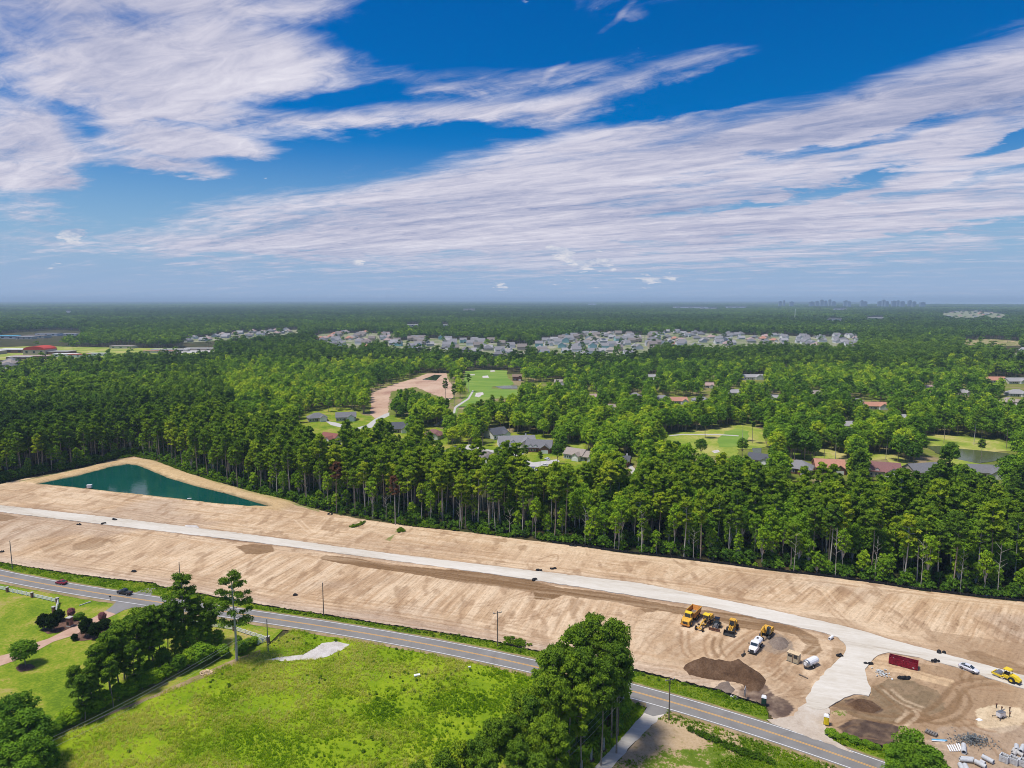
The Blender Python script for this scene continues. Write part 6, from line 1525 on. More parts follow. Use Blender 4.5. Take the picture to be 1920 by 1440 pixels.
def toilet(px, py, col_, roofc, label, dark=False):
    r = thing('portable_toilet', label, 'portable toilet', spot(px, py), R(-25))
    MB().box((0, 0, .12), (1.25, 1.25, .2)).build('base', M['steel_dark'], r)
    MB().box((0, 0, 1.15), (1.15, 1.15, 2.0), top=(.96, .96)).build('cabin', M[col_], r)
    MB().loft([[(-.62, -.62, 2.12), (.62, -.62, 2.12), (.62, .62, 2.12), (-.62, .62, 2.12)], [(-.4, -.45, 2.45), (.4, -.45, 2.45), (.4, .45, 2.45), (-.4, .45, 2.45)]]).build('roof', M[roofc], r)
    MB().box((0, -.6, 1.1), (.75, .06, 1.75)).build('door', M[col_], r)
    MB().cyl((.4, .35, 2.3), (.4, .35, 2.75), .06, n=6).build('vent_pipe', M['steel_dark'], r)
toilet(1549, 1358, 'toilet_yellow', 'white_vinyl', 'yellow portable toilet with white roof beside the site entrance')
toilet(1432, 1322, 'green_dark', 'white_paint', 'dark green portable toilet with bright white roof behind the silt fence')
# narrow white banner board seen nearly edge-on
r = thing('banner_sign', 'narrow white banner board on black posts before the dark soil heap', 'sign', spot(1396, 1312), R(62))
MB().box((0, 0, 2.2), (2.2, .05, 2.0)).build('board', M['white_paint'], r)
for s in (-1, 1): MB().box((s * 1.12, 0, 1.65), (.1, .1, 3.3)).build('post', M['steel_dark'], r)
r = thing('barrier_frame', 'small white frame lying by the silt fence below the soil heap', 'frame', spot(1376, 1309), heading((1371, 1306), (1383, 1313)))
for s in (-1, 1): MB().box((0, s * .35, .45), (1.5, .12, .14)).build('rail', M['white_vinyl'], r)
for s in (-1, 1): MB().box((s * .7, 0, .25), (.1, .9, .5)).build('leg', M['white_vinyl'], r)
# light tower / pump on the sand patch
r = thing('light_tower_trailer', 'small grey generator trailer with outstretched legs on the pale sand', 'generator', spot(1876, 1345), R(20))
MB().box((0, 0, .9), (1.9, 1.1, 1.0)).build('housing', M['silver'], r); MB().box((0, 0, 1.45), (1.9, 1.1, .12)).build('lid', M['steel'], r)
for a in (35, 145, 215, 325):
    c_, s_ = math.cos(R(a)), math.sin(R(a)); MB().tube([(c_ * .6, s_ * .4, .5), (c_ * 1.9, s_ * 1.6, .3), (c_ * 1.9, s_ * 1.6, .02)], .07, 5).build('leg', M['steel_dark'], r)
for s in (-1, 1): wheel(r, 0, s * .6, .3, .2)
MB().tube([(-.9, 0, 1.5), (1.6, .2, 1.7)], .09, 5).build('mast', M['steel'], r)
for i, (a, b_) in enumerate(((1868, 1327), (1893, 1334), (1893, 1344), (1878, 1333))):
    r = thing('marker_post', 'short dark marker post around the generator, ' + ('left behind it', 'far right of it', 'near right of it', 'close behind it')[i], 'post', spot(a, b_), 0)
    MB().box((0, 0, .55), (.16, .16, 1.1)).build('stake', M['steel_dark'], r); MB().box((0, 0, 1.0), (.34, .2, .3)).build('top_block', M['rust'], r)
# ---- pipes, basins and materials in the lower right yard
def pipe(a, b_, label, ro=.48, mat='pipe_concrete', z=None, name='concrete_pipe'):
    z = ro + GZ + .02 if z is None else z
    A = at(a[0], a[1], z); B_ = at(b_[0], b_[1], z); d = Vector((B_[0] - A[0], B_[1] - A[1], 0)); L = d.length
    m_ = MB().ring((0, 0, 0), (1, 0, 0), ro, ro * .78, L, 18)
    o = m_.build(name, M[mat]); o.location = ((A[0] + B_[0]) / 2, (A[1] + B_[1]) / 2, z); o.rotation_euler = (0, 0, math.atan2(d.y, d.x)); tag(o, label, 'pipe', None); return o
pipe((1807, 1396), (1807.5, 1411), 'single white concrete pipe standing apart in front of the rubble heap', .5)
pipe((1799, 1424), (1823, 1426), 'pipe lying level left of the two slanting ones, front of a pair', .42)
pipe((1801, 1421), (1825, 1423), 'pipe lying level just behind its twin', .42)
pipe((1828, 1427), (1849, 1438), 'large slanting concrete pipe cut low near the frame bottom', .5)
pipe((1838, 1427), (1847, 1432), 'short pipe wedged between two longer slanting ones', .45)
pipe((1842, 1418), (1863, 1429), 'long slanting pipe nearest the concrete basins', .5)
pipe((1800, 1433), (1806, 1444), 'pipe at the frame bottom, left of two side by side', .5)
pipe((1809, 1434), (1815, 1446), 'pipe at the frame bottom, right of two side by side', .5)
pipe((1906, 1397), (1906, 1406), 'upright-lying pipe highest in the heap behind the basins', .45)
pipe((1919, 1398), (1914, 1409), 'pipe at the frame edge behind the basins', .45)
pipe((1907, 1408), (1899, 1415), 'yellowish short pipe slanting left behind the basins', .42, 'concrete')
pipe((1908, 1411), (1919, 1417), 'tan pipe slanting right behind the basins', .42, 'concrete')
pipe((1902, 1404), (1899, 1410), 'small tan pipe stub at the left of the heap behind the basins', .35, 'concrete')
pipe((1561, 1193), (1555, 1198), 'short white pipe stub on the soil by the haul road bend', .42, 'white_vinyl', name='pipe_stub')
def basin(px, py, label, s=1.0):
    r = thing('concrete_basin', label, 'concrete box', spot(px, py), heading((1878, 1419), (1905, 1431)))
    w_ = 1.45 * s
    b_ = MB()
    for q in (-1, 1): b_.box((q * w_ / 2, 0, .7), (.18, w_ + .18, 1.4)); b_.box((0, q * w_ / 2, .7), (w_ - .18, .18, 1.4))
    b_.build('wall', M['pipe_concrete'], r)
    MB().ring((0, -w_ / 2 - .1, .6), (0, 1, 0), .5, .36, .06, 14).build('knockout_ring', M['concrete'], r)
    MB().box((.1, .1, 1.46), (w_ * .7, .3, .1)).build('bar', M['concrete'], r)
basin(1883, 1427, 'concrete catch basin box, leftmost of the three at the frame corner'); basin(1901, 1431, 'concrete catch basin box, middle of the three at the frame corner'); basin(1920, 1436, 'concrete catch basin box, cut by the right frame edge')
g = np.random.default_rng(9); t_ = MB()
X0, Y0 = at(1822, 1391)
for k in range(600):
    a = g.uniform(0, 6.28); rr_ = abs(g.normal()) * 1.5; px_ = math.cos(a) * rr_ * 1.8; py_ = math.sin(a) * rr_; hh = max(0, 1.2 - rr_ * .42)
    t_.box((px_, py_, .1 + hh * g.random()), (g.uniform(.08, .4), g.uniform(.06, .2), g.uniform(.05, .16)), rz=g.uniform(0, 3), ry=g.uniform(-.5, .5))
o = t_.build('rubble', M['scrap']); o.location = (X0, Y0, GZ); o['kind'] = 'stuff'; o['label'] = 'heap of grey broken rubble above the concrete pipes'
for k in range(6):
    a, b_ = (1776 + k * 4.2, 1400 - (2 if k > 3 else 0)), (1782 + k * 4.2, 1412)
    A = at(*a); B_ = at(*b_); d = Vector((B_[0] - A[0], B_[1] - A[1], 0))
    o = MB().box((0, 0, 0), (d.length, .28, .16)).build('white_beam', M['white_vinyl']); o.location = ((A[0] + B_[0]) / 2, (A[1] + B_[1]) / 2, GZ + .2 + .02 * k); o.rotation_euler = (0, 0, math.atan2(d.y, d.x)); tag(o, 'white beam lying loose left of the single concrete pipe, %s from the left' % ['first', 'second', 'third', 'fourth', 'fifth', 'sixth'][k], 'beam', 'white beams lying on the soil')
for k in range(3): pipe((1747, 1386 + k * 1.3), (1776 - k * 2, 1388 + k * 1.1), ('pale blue', 'deeper blue', 'whitish blue')[k] + ' plastic pipe on the ground behind the corner tree', .12, 'blue_plastic' if k < 2 else 'white_vinyl', name='plastic_pipe')
r = thing('timber_pallet', 'grey slatted pallet of frames behind the corner tree', 'pallet', spot(1746, 1376), heading((1740, 1374), (1752, 1379)))
for k in range(5): MB().box((-1 + k * .5, 0, .42), (.34, 1.5, .12)).build('slat', M['pole_grey'], r)
for k in (-1, 1): MB().box((0, k * .6, .2), (2.4, .2, .3)).build('runner', M['pole_wood'], r)
r = thing('sheet_bundle', 'flat pale sheet lying on the sand left of the generator', 'sheet', spot(1836, 1350), R(20)); MB().box((0, 0, .06), (1.3, .9, .1)).build('board', M['white_vinyl'], r)
# loose scraps beside the dumpster
t_ = MB(); X0, Y0 = at(1653, 1264)
for k in range(46): t_.box((g.normal() * .8, g.normal() * 1.2, .12 + g.random() * .2), (g.uniform(.2, .7), g.uniform(.1, .4), .1), rz=g.uniform(0, 3), ry=g.uniform(-.4, .4))
o = t_.build('litter', M['trash']); o.location = (X0, Y0, GZ); o['kind'] = 'stuff'; o['label'] = 'scattered white litter left below the dumpster'
# ---- heaps of soil
def heap(name, outline, hmax, mat, label, seed=0, st=.35, peaks=()):
    Wp = W(outline); x0, x1 = min(p[0] for p in Wp) - 1, max(p[0] for p in Wp) + 1; y0, y1 = min(p[1] for p in Wp) - 1, max(p[1] for p in Wp) + 1
    Xh, Yh = np.meshgrid(np.arange(x0, x1, st), np.arange(y0, y1, st), indexing='ij')
    ins = inpoly(Xh, Yh, Wp); d = segdist(Xh, Yh, Wp + Wp[:1]) * np.where(ins, 1, -1)
    hh = np.clip(d * .62, -.4, None); hh = hmax * (1 - np.exp(-np.clip(hh, 0, None) / hmax * 1.25)) + np.clip(hh, -.4, 0)
    pk = 0
    for (a, b_, s_, k_) in peaks: X_, Y_ = at(a, b_); pk = pk + k_ * np.exp(-((Xh - X_) ** 2 + (Yh - Y_) ** 2) / (2 * s_ * s_))
    hh = hh * (1 + pk * (hh > 0)) * (.62 + .76 * fbm(Xh * .32 + seed, Yh * .32, 4)) + (fbm(Xh * 1.6, Yh * 1.6, 3) - .5) * .34 * (hh > 0)
    keep_ = d > -.5; k4 = keep_[:-1, :-1] & keep_[1:, :-1] & keep_[1:, 1:] & keep_[:-1, 1:]
    idx = np.arange(Xh.size).reshape(Xh.shape); F = np.stack([idx[:-1, :-1][k4], idx[1:, :-1][k4], idx[1:, 1:][k4], idx[:-1, 1:][k4]], 1)
    us = np.unique(F); rm = np.zeros(Xh.size, int); rm[us] = np.arange(len(us))
    V = np.stack([Xh.ravel()[us], Yh.ravel()[us], hh.ravel()[us] + .05], 1)
    o = link(name, mesh_np(name, V, rm[F], [mat], smooth=True)); tag(o, label, 'soil heap'); return o
Z5 = lambda pts: [(1260 + x / 8.727, 1120 + y / 8.727) for x, y in pts]
heap('soil_heap', Z5([(175, 1170), (210, 1110), (320, 1050), (450, 1022), (560, 1030), (680, 1070), (800, 1055), (920, 1085), (1040, 1055), (1110, 1060), (1250, 1140), (1450, 1250), (1560, 1370), (1500, 1480), (1430, 1560), (1250, 1540), (1160, 1440), (1000, 1390), (800, 1370), (600, 1360), (430, 1310), (280, 1270)]), 2.9, M['topsoil'], 'long dark brown heap of topsoil with several humps beside the asphalt road', 3, peaks=((1312, 1252, 3.5, .5), (1362, 1255, 3, .3), (1385, 1252, 2.5, .6)))
heap('gravel_heap', Z5([(1560, 740), (1620, 670), (1740, 645), (1860, 680), (1930, 760), (1900, 850), (1780, 880), (1640, 830)]), 1.5, M['grey_soil'], 'grey-brown rounded heap right of the excavator', 8)
heap('black_heap', B4([(600, 960), (680, 920), (780, 940), (860, 1000), (800, 1040), (660, 1010)]), 1.0, M['topsoil'], 'low dark soil mound at the tip of the white gravel apron', 5)
heap('rubble_heap', B3([(1500, 850), (1560, 800), (1620, 790), (1680, 860), (1640, 890), (1560, 885)]), .8, M['grey_soil'], 'small pale grey heap below the long dark soil heap', 6)
heap('red_heap', B4([(470, 1030), (520, 1005), (590, 1010), (600, 1050), (540, 1060)]), .6, M['rough_field'], 'small orange clay mound beside the yellow toilet', 7)
heap('clay_heap', crop([(1380, 740), (1480, 740), (1500, 765), (1400, 765)], 0, 800), .5, M['pale_gravel'], 'small pale sand hump beside the haul road at the left', 7)
# ---- black inlet protection and oddments on the graded soil
SILT = [((1011, 1071), 'on the upper kerb of the haul road in the middle'), ((1037, 1068), 'upslope right of the haul road middle'), ((1000, 1089), 'on the lower kerb of the haul road in the middle'), ((149, 984.5), 'below the haul road at the far left, first of three'), ((194, 983.5), 'on the lower kerb of the haul road, second of three'), ((215, 976), 'on the upper kerb of the haul road, third of three'),
        ((252, 1073), 'alone on the soil above the side turning'), ((619, 965), 'at the foot of the wood left of the browned pines'), ((553, 1117.5), 'alone on the soil left of the tall utility pole'), ((1577, 1231), 'at the bend left of the gravel apron'), ((1630, 1248), 'at the bend right of the gravel apron'), ((1765, 1225.5), 'on the upper kerb above the white sedan'), ((1752, 1242), 'on the lower kerb right of the red dumpster'),
        ((1712, 1105), 'bunched at the silt fence in front of the wood'), ((1074, 1025), 'hanging on the silt fence under the wood'), ((3, 1036), 'at the left frame edge'), ((1698, 1273), 'in the trench below the red dumpster, right one'), ((1692, 1272), 'in the trench below the red dumpster, left one')]
for (p, w_) in SILT:
    g = np.random.default_rng(int(p[0])); b_ = MB()
    for k in range(4):
        c_ = (g.uniform(-.9, .9), g.uniform(-.5, .5), 0); s_ = g.uniform(.35, .8)
        ring = lambda q, zz: [(c_[0] + math.cos(2 * PI * i / 7) * s_ * q * g.uniform(.8, 1.2), c_[1] + math.sin(2 * PI * i / 7) * s_ * q * .6 * g.uniform(.8, 1.2), zz) for i in range(7)]
        b_.loft([ring(1, 0), ring(.9, .3), ring(.4, .6)])
    o = b_.build('inlet_guard', M['fabric_black']); X_, Y_ = at(p[0], p[1]); o.location = (X_, Y_, GZ + .2 if 'kerb' in w_ else GZ); tag(o, 'low black drain guard ' + w_, 'drain guard', 'black drain guards on the site')
# hydraulic attachment next to the truck
o = MB().box((0, 0, .3), (1.6, .5, .4)).box((.8, .3, .6), (.2, .2, .9)).box((-.7, -.2, .5), (.5, .2, .7), ry=.5).build('loose_attachment', M['steel_dark']); o.location = spot(1394, 1229); o.rotation_euler = (0, 0, .7); tag(o, 'dark loose machine attachment in front of the white truck', 'attachment')
for k, (a, b_) in enumerate(((1492, 1262), (1513, 1270))):
    pass
pipe((1498, 1264), (1515, 1272), 'dark log-like timber lying below the white tank trailer', .16, 'pole_wood', name='timber')
# ---- silt fences (black fabric on stakes)
def silt_fence(pts, label, h=.75, gap=2.2, z=.1):
    Wp = W(pts); L = [0]
    for a, b_ in zip(Wp[:-1], Wp[1:]): L.append(L[-1] + math.hypot(b_[0] - a[0], b_[1] - a[1]))
    n_ = int(L[-1] / gap); r = thing('silt_fence', label, 'silt fence', (Wp[0][0], Wp[0][1], 0)); P_ = []
    for i in range(n_ + 1):
        s_ = L[-1] * i / n_; X_ = np.interp(s_, L, [p[0] for p in Wp]); Y_ = np.interp(s_, L, [p[1] for p in Wp]); P_.append((X_ - Wp[0][0] + rnd.uniform(-.12, .12), Y_ - Wp[0][1] + rnd.uniform(-.12, .12)))
    f = MB()
    for (a, b_) in zip(P_[:-1], P_[1:]):
        m_ = ((a[0] + b_[0]) / 2, (a[1] + b_[1]) / 2 + rnd.uniform(-.15, .15)); ha, hm_ = h * rnd.uniform(.85, 1.05), h * rnd.uniform(.55, .95)
        for p, q, h0, h1 in ((a, m_, ha, hm_), (m_, b_, hm_, ha)):
            f.add([(p[0], p[1], z), (q[0], q[1], z), (q[0], q[1], z + h1), (p[0], p[1], z + h0), (p[0], p[1] + .05, z), (q[0], q[1] + .05, z), (q[0], q[1] + .05, z + h1), (p[0], p[1] + .05, z + h0)], [(0, 1, 2, 3), (5, 4, 7, 6), (3, 2, 6, 7)])
    f.build('fabric', M['fabric_black'], r)
    stk = MB().box((0, 0, (h + .25) / 2), (.06, .06, h + .25)).mesh('stake', M['pole_wood'])
    for p in P_[::2]:
        o = link('stake', stk, r); o.location = (p[0], p[1] - .06, z)
silt_fence(FENCE[2:12], 'low black silt fence between the site and the left half of the verge'); silt_fence(FENCE[11:17], 'low black silt fence behind the verge in the middle')
silt_fence([(1163, 1254), (1210, 1265), (1260, 1277), (1300, 1288), (1347, 1299), (1397, 1316), (1436, 1328)], 'sagging black silt fence below the dark soil heap', .9)
silt_fence([(x, y + 1.2) for x, y in TREELINE[19:-1]], 'long black silt fence along the foot of the wood', .9)
silt_fence(B4([(560, 1195), (640, 1225), (760, 1265), (900, 1300), (1000, 1345)]), 'short black silt fence behind the corner verge')
# ---- power poles and wires
def pole(base, top, label, arm=True, mat='pole_wood', deg=0):
    X_, Y_ = at(base[0], base[1])
    dh = math.hypot(X_, Y_)
    yv = (720 - top[1]) / FPX; h = CAM_H + Y_ * (-SP + yv * CP) / (CP + yv * SP)
    r = thing('utility_pole', label, 'utility pole', (X_, Y_, 0), R(deg)); r['h'] = h
    MB().cyl((0, 0, 0), (0, 0, h), .17, .12, 8).build('shaft', M[mat], r)
    if arm:
        MB().box((0, 0, h - .5), (2.6, .14, .16)).build('crossarm', M['pole_grey'], r)
        for q in (-1.15, 0, 1.15): MB().cyl((q, 0, h - .42), (q, 0, h - .1), .07, n=6).build('insulator', M['white_vinyl'], r)
    else: MB().cyl((0, 0, h), (0, 0, h + .3), .05, n=6).build('insulator', M['white_vinyl'], r)
    return r, h
def wire(p, q, label, sag=1.2, mat='wire_pale', rr_=.022):
    pts = [(p[0] + (q[0] - p[0]) * t, p[1] + (q[1] - p[1]) * t, p[2] + (q[2] - p[2]) * t - sag * 4 * t * (1 - t)) for t in [i / 14 for i in range(15)]]
    o = MB().tube(pts, rr_, 4).build('overhead_wire', M[mat]); tag(o, label, 'wire', 'overhead wires'); return o
pole((23.5, 1069), (19, 1014), 'bare utility pole at the left edge of the site', False, 'pole_grey'); pole((339, 1108), (337, 1054), 'utility pole behind the round-topped pine', False, 'pole_grey')
pole((607, 1157), (604, 1093), 'bare dark utility pole between road and site, left of centre', False); pA, hA = pole((503, 1223), (501, 1161), 'utility pole at the corner of the white fence', False, 'pole_grey')
pole((933, 1213), (932, 1146), 'utility pole with pale crossarm beside the road in the middle', True, deg=20); pole((1254, 1352), (1255, 1271), 'thick utility pole with crossarm beside the gravel lane mouth', True, deg=20)
pB, hB = pole((1159, 1381), (1160, 1303), 'utility pole with crossarm at the right side of the pine grove', True, deg=-30)
a0 = pA.location; b0 = at(60, 1400, 8.0)
for i, (dz, dx) in enumerate(((0, 0), (-.6, .3), (-2.2, .2))):
    wire((a0.x + dx, a0.y, hA + dz - .1), (b0[0] + dx, b0[1], 8.0 + dz), ('upper', 'middle', 'lower')[i] + ' pale wire running down past the pine row to the left corner', 1.5)
a1 = pB.location; b1 = at(985, 1475, 8.5)
for i in range(3):
    dx, dy = (i - 1) * .95, -(i - 1) * .5
    wire((a1.x + dx, a1.y + dy, hB - .4), (b1[0] + dx, b1[1] + dy, 8.5), ('left', 'middle', 'right')[i] + ' wire running from the grove pole down across the pine trunks', 1.3)
# ---- white rail fence with brick pillars
def rail_run(pts, label, npost, z=.25, h=1.35, rails=3):
    Wp = W(pts); L = [0]
    for a, b_ in zip(Wp[:-1], Wp[1:]): L.append(L[-1] + math.hypot(b_[0] - a[0], b_[1] - a[1]))
    r = thing('rail_fence', label, 'fence', (Wp[0][0], Wp[0][1], z)); P_ = []
    for i in range(npost + 1):
        s_ = L[-1] * i / npost; P_.append((float(np.interp(s_, L, [p[0] for p in Wp])) - Wp[0][0], float(np.interp(s_, L, [p[1] for p in Wp])) - Wp[0][1]))
    for i, p in enumerate(P_):
        if 0 < i < npost or True:
            b_ = MB().box((p[0], p[1], h / 2), (.2, .2, h)).build('post', M['white_vinyl'], r)
            MB().box((p[0], p[1], h + .05), (.26, .26, .1), top=(.4, .4)).build('post_cap', M['white_vinyl'], b_)
    for (p, q) in zip(P_[:-1], P_[1:]):
        L2 = math.hypot(q[0] - p[0], q[1] - p[1]); an = math.atan2(q[1] - p[1], q[0] - p[0])
        for k in range(rails): MB().box(((p[0] + q[0]) / 2, (p[1] + q[1]) / 2, .35 + k * .42), (L2 - .2, .10, .2), rz=an).build('rail', M['white_vinyl'], r)
def pillar(px, py, h, s, label, big=False):
    X_, Y_ = at(px, py); r = thing('brick_pillar', label, 'pillar', (X_, Y_, .25), R(-12))
    MB().box((0, 0, h / 2), (s, s, h)).build('shaft', M['brick'], r)
    c_ = MB().box((0, 0, h + .08), (s + .22, s + .22, .16)).build('cap', M['brick_cap'], r)
    if big:
        MB().box((0, 0, h * .12), (s + .16, s + .16, .3)).build('plinth', M['brick_cap'], r); MB().box((0, -s / 2 - .03, h * .45), (s * .4, .05, h * .3)).build('niche', M['steel_dark'], r)
rail_run([(-40, 1098), (12, 1109)], 'white rail fence cut by the left frame edge', 4); rail_run([(16, 1111), (59, 1120)], 'white rail fence between first and second brick pillar', 5); rail_run([(63, 1121), (106, 1131)], 'white rail fence between second and third brick pillar', 5)
rail_run([(110, 1133), (105, 1150)], 'short white fence turning towards the driveway', 2, rails=4)
rail_run([(214, 1191), (243, 1181.5), (290, 1172), (340, 1170), (400, 1177), (437, 1183)], 'white rail fence curving behind the pine row', 17); rail_run([(441, 1184), (500, 1203)], 'white rail fence between the tall pine and the corner pole', 6); rail_run([(502, 1204), (484, 1210)], 'short white fence return at the corner pole', 2, rails=4)
for q in ((14, 1111.5, 1.7, .62, 'brick pillar nearest the left frame edge'), (60.5, 1121.5, 1.7, .62, 'brick pillar, second along the roadside fence'), (108, 1133, 1.9, .75, 'brick pillar where the white fence turns'), (101, 1150, 1.9, .75, 'brick pillar above the dark magnolia'), (211, 1192, 1.9, .9, 'brick pillar right of the driveway hedge'), (439, 1184, 1.8, .62, 'brick pillar behind the tallest single pine'), (503, 1206, 1.8, .7, 'brick pillar at the corner pole')): pillar(*q)
pillar(131.5, 1176, 2.9, 1.35, 'big brick gate pillar left of the driveway', True); pillar(168, 1182, 2.9, 1.35, 'big brick gate pillar half hidden by the right-hand shrubs', True)
r = thing('gate_lamp_post', 'thin dark post in the middle of the paved drive', 'post', (*at(149, 1177), .3)); MB().cyl((0, 0, 0), (0, 0, 1.4), .06, n=6).build('shaft', M['steel_dark'], r); MB().box((0, 0, 1.5), (.3, .3, .3)).build('head', M['steel_dark'], r)
r = thing('mailbox', 'black mailbox on a post at the roadside by the driveway', 'mailbox', (*at(207, 1127), .3), .3); MB().box((0, 0, .6), (.12, .12, 1.2)).build('post', M['steel_dark'], r); MB().box((0, 0, 1.3), (.6, .35, .35)).build('box', M['steel_dark'], r)
r = thing('utility_box', 'white flat utility cover lying in the tall meadow grass', 'utility cover', (*at(782, 1270), .45), .3); MB().box((0, 0, .2), (1.6, .8, .3)).build('lid', M['white_vinyl'], r)
r = thing('utility_box', 'small white roadside marker in the verge grass right of the meadow cover', 'marker', (*at(880.5, 1254), .3), .3); MB().box((0, 0, .2), (.7, .35, .4)).build('lid', M['white_vinyl'], r)
for k, (a, b_) in enumerate(((626, 1242), (635, 1233))):
    r = thing('marker_post', ('dark marker post beside the pale gravel spit, lower one', 'dark marker post beside the pale gravel spit, upper one')[k], 'post', (*at(a, b_), .25)); MB().box((0, 0, .6), (.1, .1, 1.2)).build('stake', M['steel_dark'], r)
r = thing('culvert_edge', 'thin pale concrete culvert edge in the lawn left of the drive', 'culvert', (*at(160, 1133.5), .27), heading((150, 1137), (167, 1131))); MB().box((0, 0, .1), (3.6, .3, .25)).build('kerb', M['concrete'], r)
r = thing('pump_box', 'small white pump box on the near bank of the pond', 'pump box', spot(168, 915, .3), .2); MB().box((0, 0, .9), (2.2, 1.5, 1.6)).build('housing', M['white_vinyl'], r); MB().box((0, 0, 1.75), (2.4, 1.7, .12)).build('lid', M['white_paint'], r); MB().box((-1.6, .3, .3), (1.0, .6, .5)).build('pump', M['steel_dark'], r)
r = thing('white_crate', 'small white crate by the black silt fence near the right frame edge', 'crate', spot(1852, 1117, .3), .2); MB().box((0, 0, .35), (1.6, .9, .7)).build('body', M['white_vinyl'], r); MB().box((0, 0, .73), (1.7, 1.0, .08)).build('lid', M['white_paint'], r)
r = thing('white_board', 'small pale board at the far right corner of the pond bank', 'board', spot(355, 935, .3), .2); MB().box((0, 0, .12), (2.0, .8, .2)).build('plank', M['white_vinyl'], r)
# cut logs
t_ = thing('log_pile', 'pile of pale split logs at the edge of the pine row', 'log pile', (*at(389, 1264), .3))
g = np.random.default_rng(2); lm = MB().cyl((-.45, 0, 0), (.45, 0, 0), .16, .14, 7).mesh('log', M['wood_pale'])
for k in range(60):
    a = g.uniform(0, 6.28); q = g.random() ** .6; o = link('log', lm, t_); o.location = (math.cos(a) * q * 2.1, math.sin(a) * q * 1.3, .15 + (1 - q) * .6 * g.random()); o.rotation_euler = (g.uniform(-.3, .3), g.uniform(-.4, .4), g.uniform(0, 3.1))

# ================================================================ NEAR TREES AND PLANTS
BIGP = []
for i, (h, cr, ba, nl, sp) in enumerate([(27, 5.2, .62, 30, 0), (26, 4.6, .55, 28, 0), (25, 4.3, .58, 26, .1), (24, 4.0, .50, 26, .1)]):
    L, T = pine_parts(h, cr, ba, 530 + i, 150, .30, nl, .62, sp, .30)
    BIGP.append((h, crown_mesh('grove_pine_crown', [L], M['pine']), trunk_obj(T, M['bark'])))
ROWP = []
for i, (h, cr, ba, nl, sp) in enumerate([(17, 2.9, .40, 26, .0), (15, 2.6, .32, 26, .05), (18, 3.0, .5, 24, .1), (14, 2.7, .28, 24, 0)]):
    L, T = pine_parts(h, cr, ba, 560 + i, 95, .28, nl, .7, sp, .2)
    ROWP.append((h, crown_mesh('row_pine_crown', [L], M['pine']), trunk_obj(T, M['bark'])))
DENSE = []
for i, (h, cr, ba) in enumerate([(9, 2.6, .05), (12, 2.8, .10), (6, 2.4, .05), (14, 3.4, .12)]):
    L, T = broad_parts(h, cr, ba, 590 + i, 42, 110, .27, .15)
    DENSE.append((h, crown_mesh('dense_crown', [L], M['broad']), trunk_obj(T, M['bark'])))
def tree2(lib, v, px, py, h, tint, label, group=None, name='pine_tree', mat=None, wide=1.0, cat='tree', top=False, rz=None):
    H, cm, tm = lib[v % len(lib)]; s = h / H
    X_, Y_ = at(px, py, h if top else 0)
    r = thing(name, label, cat, (X_, Y_, .2), rnd.uniform(0, 6.28) if rz is None else rz, group); r.scale = (s * wide, s * wide, s)
    c_ = link('crown', cm, r); c_['tint'] = float(tint)
    if mat: c_.material_slots[0].link = 'OBJECT'; c_.material_slots[0].material = mat
    if tm: link('trunk', tm, r)
    return r
# grove in the middle foreground: (px,py of the top, height)
G1 = [(1150, 1172, 27.5, 0), (1112, 1162, 27, 1), (1078, 1185, 26, 0), (1160, 1215, 25, 2), (1098, 1222, 25, 3), (1130, 1240, 24, 1), (1070, 1235, 24, 2), (1035, 1222, 25, 1), (1012, 1212, 22, 3), (1012, 1262, 23, 0), (1050, 1285, 22, 2), (985, 1300, 22, 3), (968, 1292, 21, 1), (1092, 1290, 21, 3), (942, 1335, 20, 2), (915, 1345, 20, 0), (880, 1380, 19, 1), (850, 1385, 18, 3), (820, 1405, 18, 2), (1010, 1340, 21, 0), (960, 1385, 20, 2), (905, 1405, 19, 3), (775, 1425, 16, 1), (1045, 1365, 20, 1), (1000, 1410, 20, 3), (700, 1430, 13, 2), (735, 1436, 13, 0)]
GL = ['tallest pine at the right top of the foreground grove', 'tall pine with broad rounded top at the crest of the grove', 'left shoulder pine of the grove crest', 'right flank pine of the grove below the crest', 'inner grove pine under the crest', 'grove pine leaning over the asphalt road on the right', 'grove pine in front of the crest', 'pine left of the grove crest against the bare soil', 'small pointed pine top rising left of the crest', 'bushy pine at the left face of the grove', 'inner pine in the heart of the grove', 'lower left grove pine over the road', 'pointed pine top over the near road edge', 'shaded pine low in the grove middle', 'round-topped pine left in the grove above the meadow', 'pine beside the meadow, next to the round-topped one', 'yellowish-topped pine at the meadow side', 'pine low at the meadow side of the grove', 'lower pine crown near the frame bottom at the meadow', 'dark pine in the lower grove centre', 'pine crown low in the grove centre left', 'pine crown just above the frame bottom, grove left', 'leftmost full pine crown of the grove', 'dark pine near the palm trees', 'pine crown at the frame bottom by the palms', 'small tree tip at the frame bottom in the meadow', 'second small tree tip at the frame bottom']
for (a, b_, h, v), lab in zip(G1, GL):
    tree2(BIGP, v, a + (12 if a < 1020 else 0), b_ + (12 if a < 1020 else 0), h, .50 + rnd.uniform(-.1, .16), lab, 'pines of the foreground grove', top=True, wide=.74)
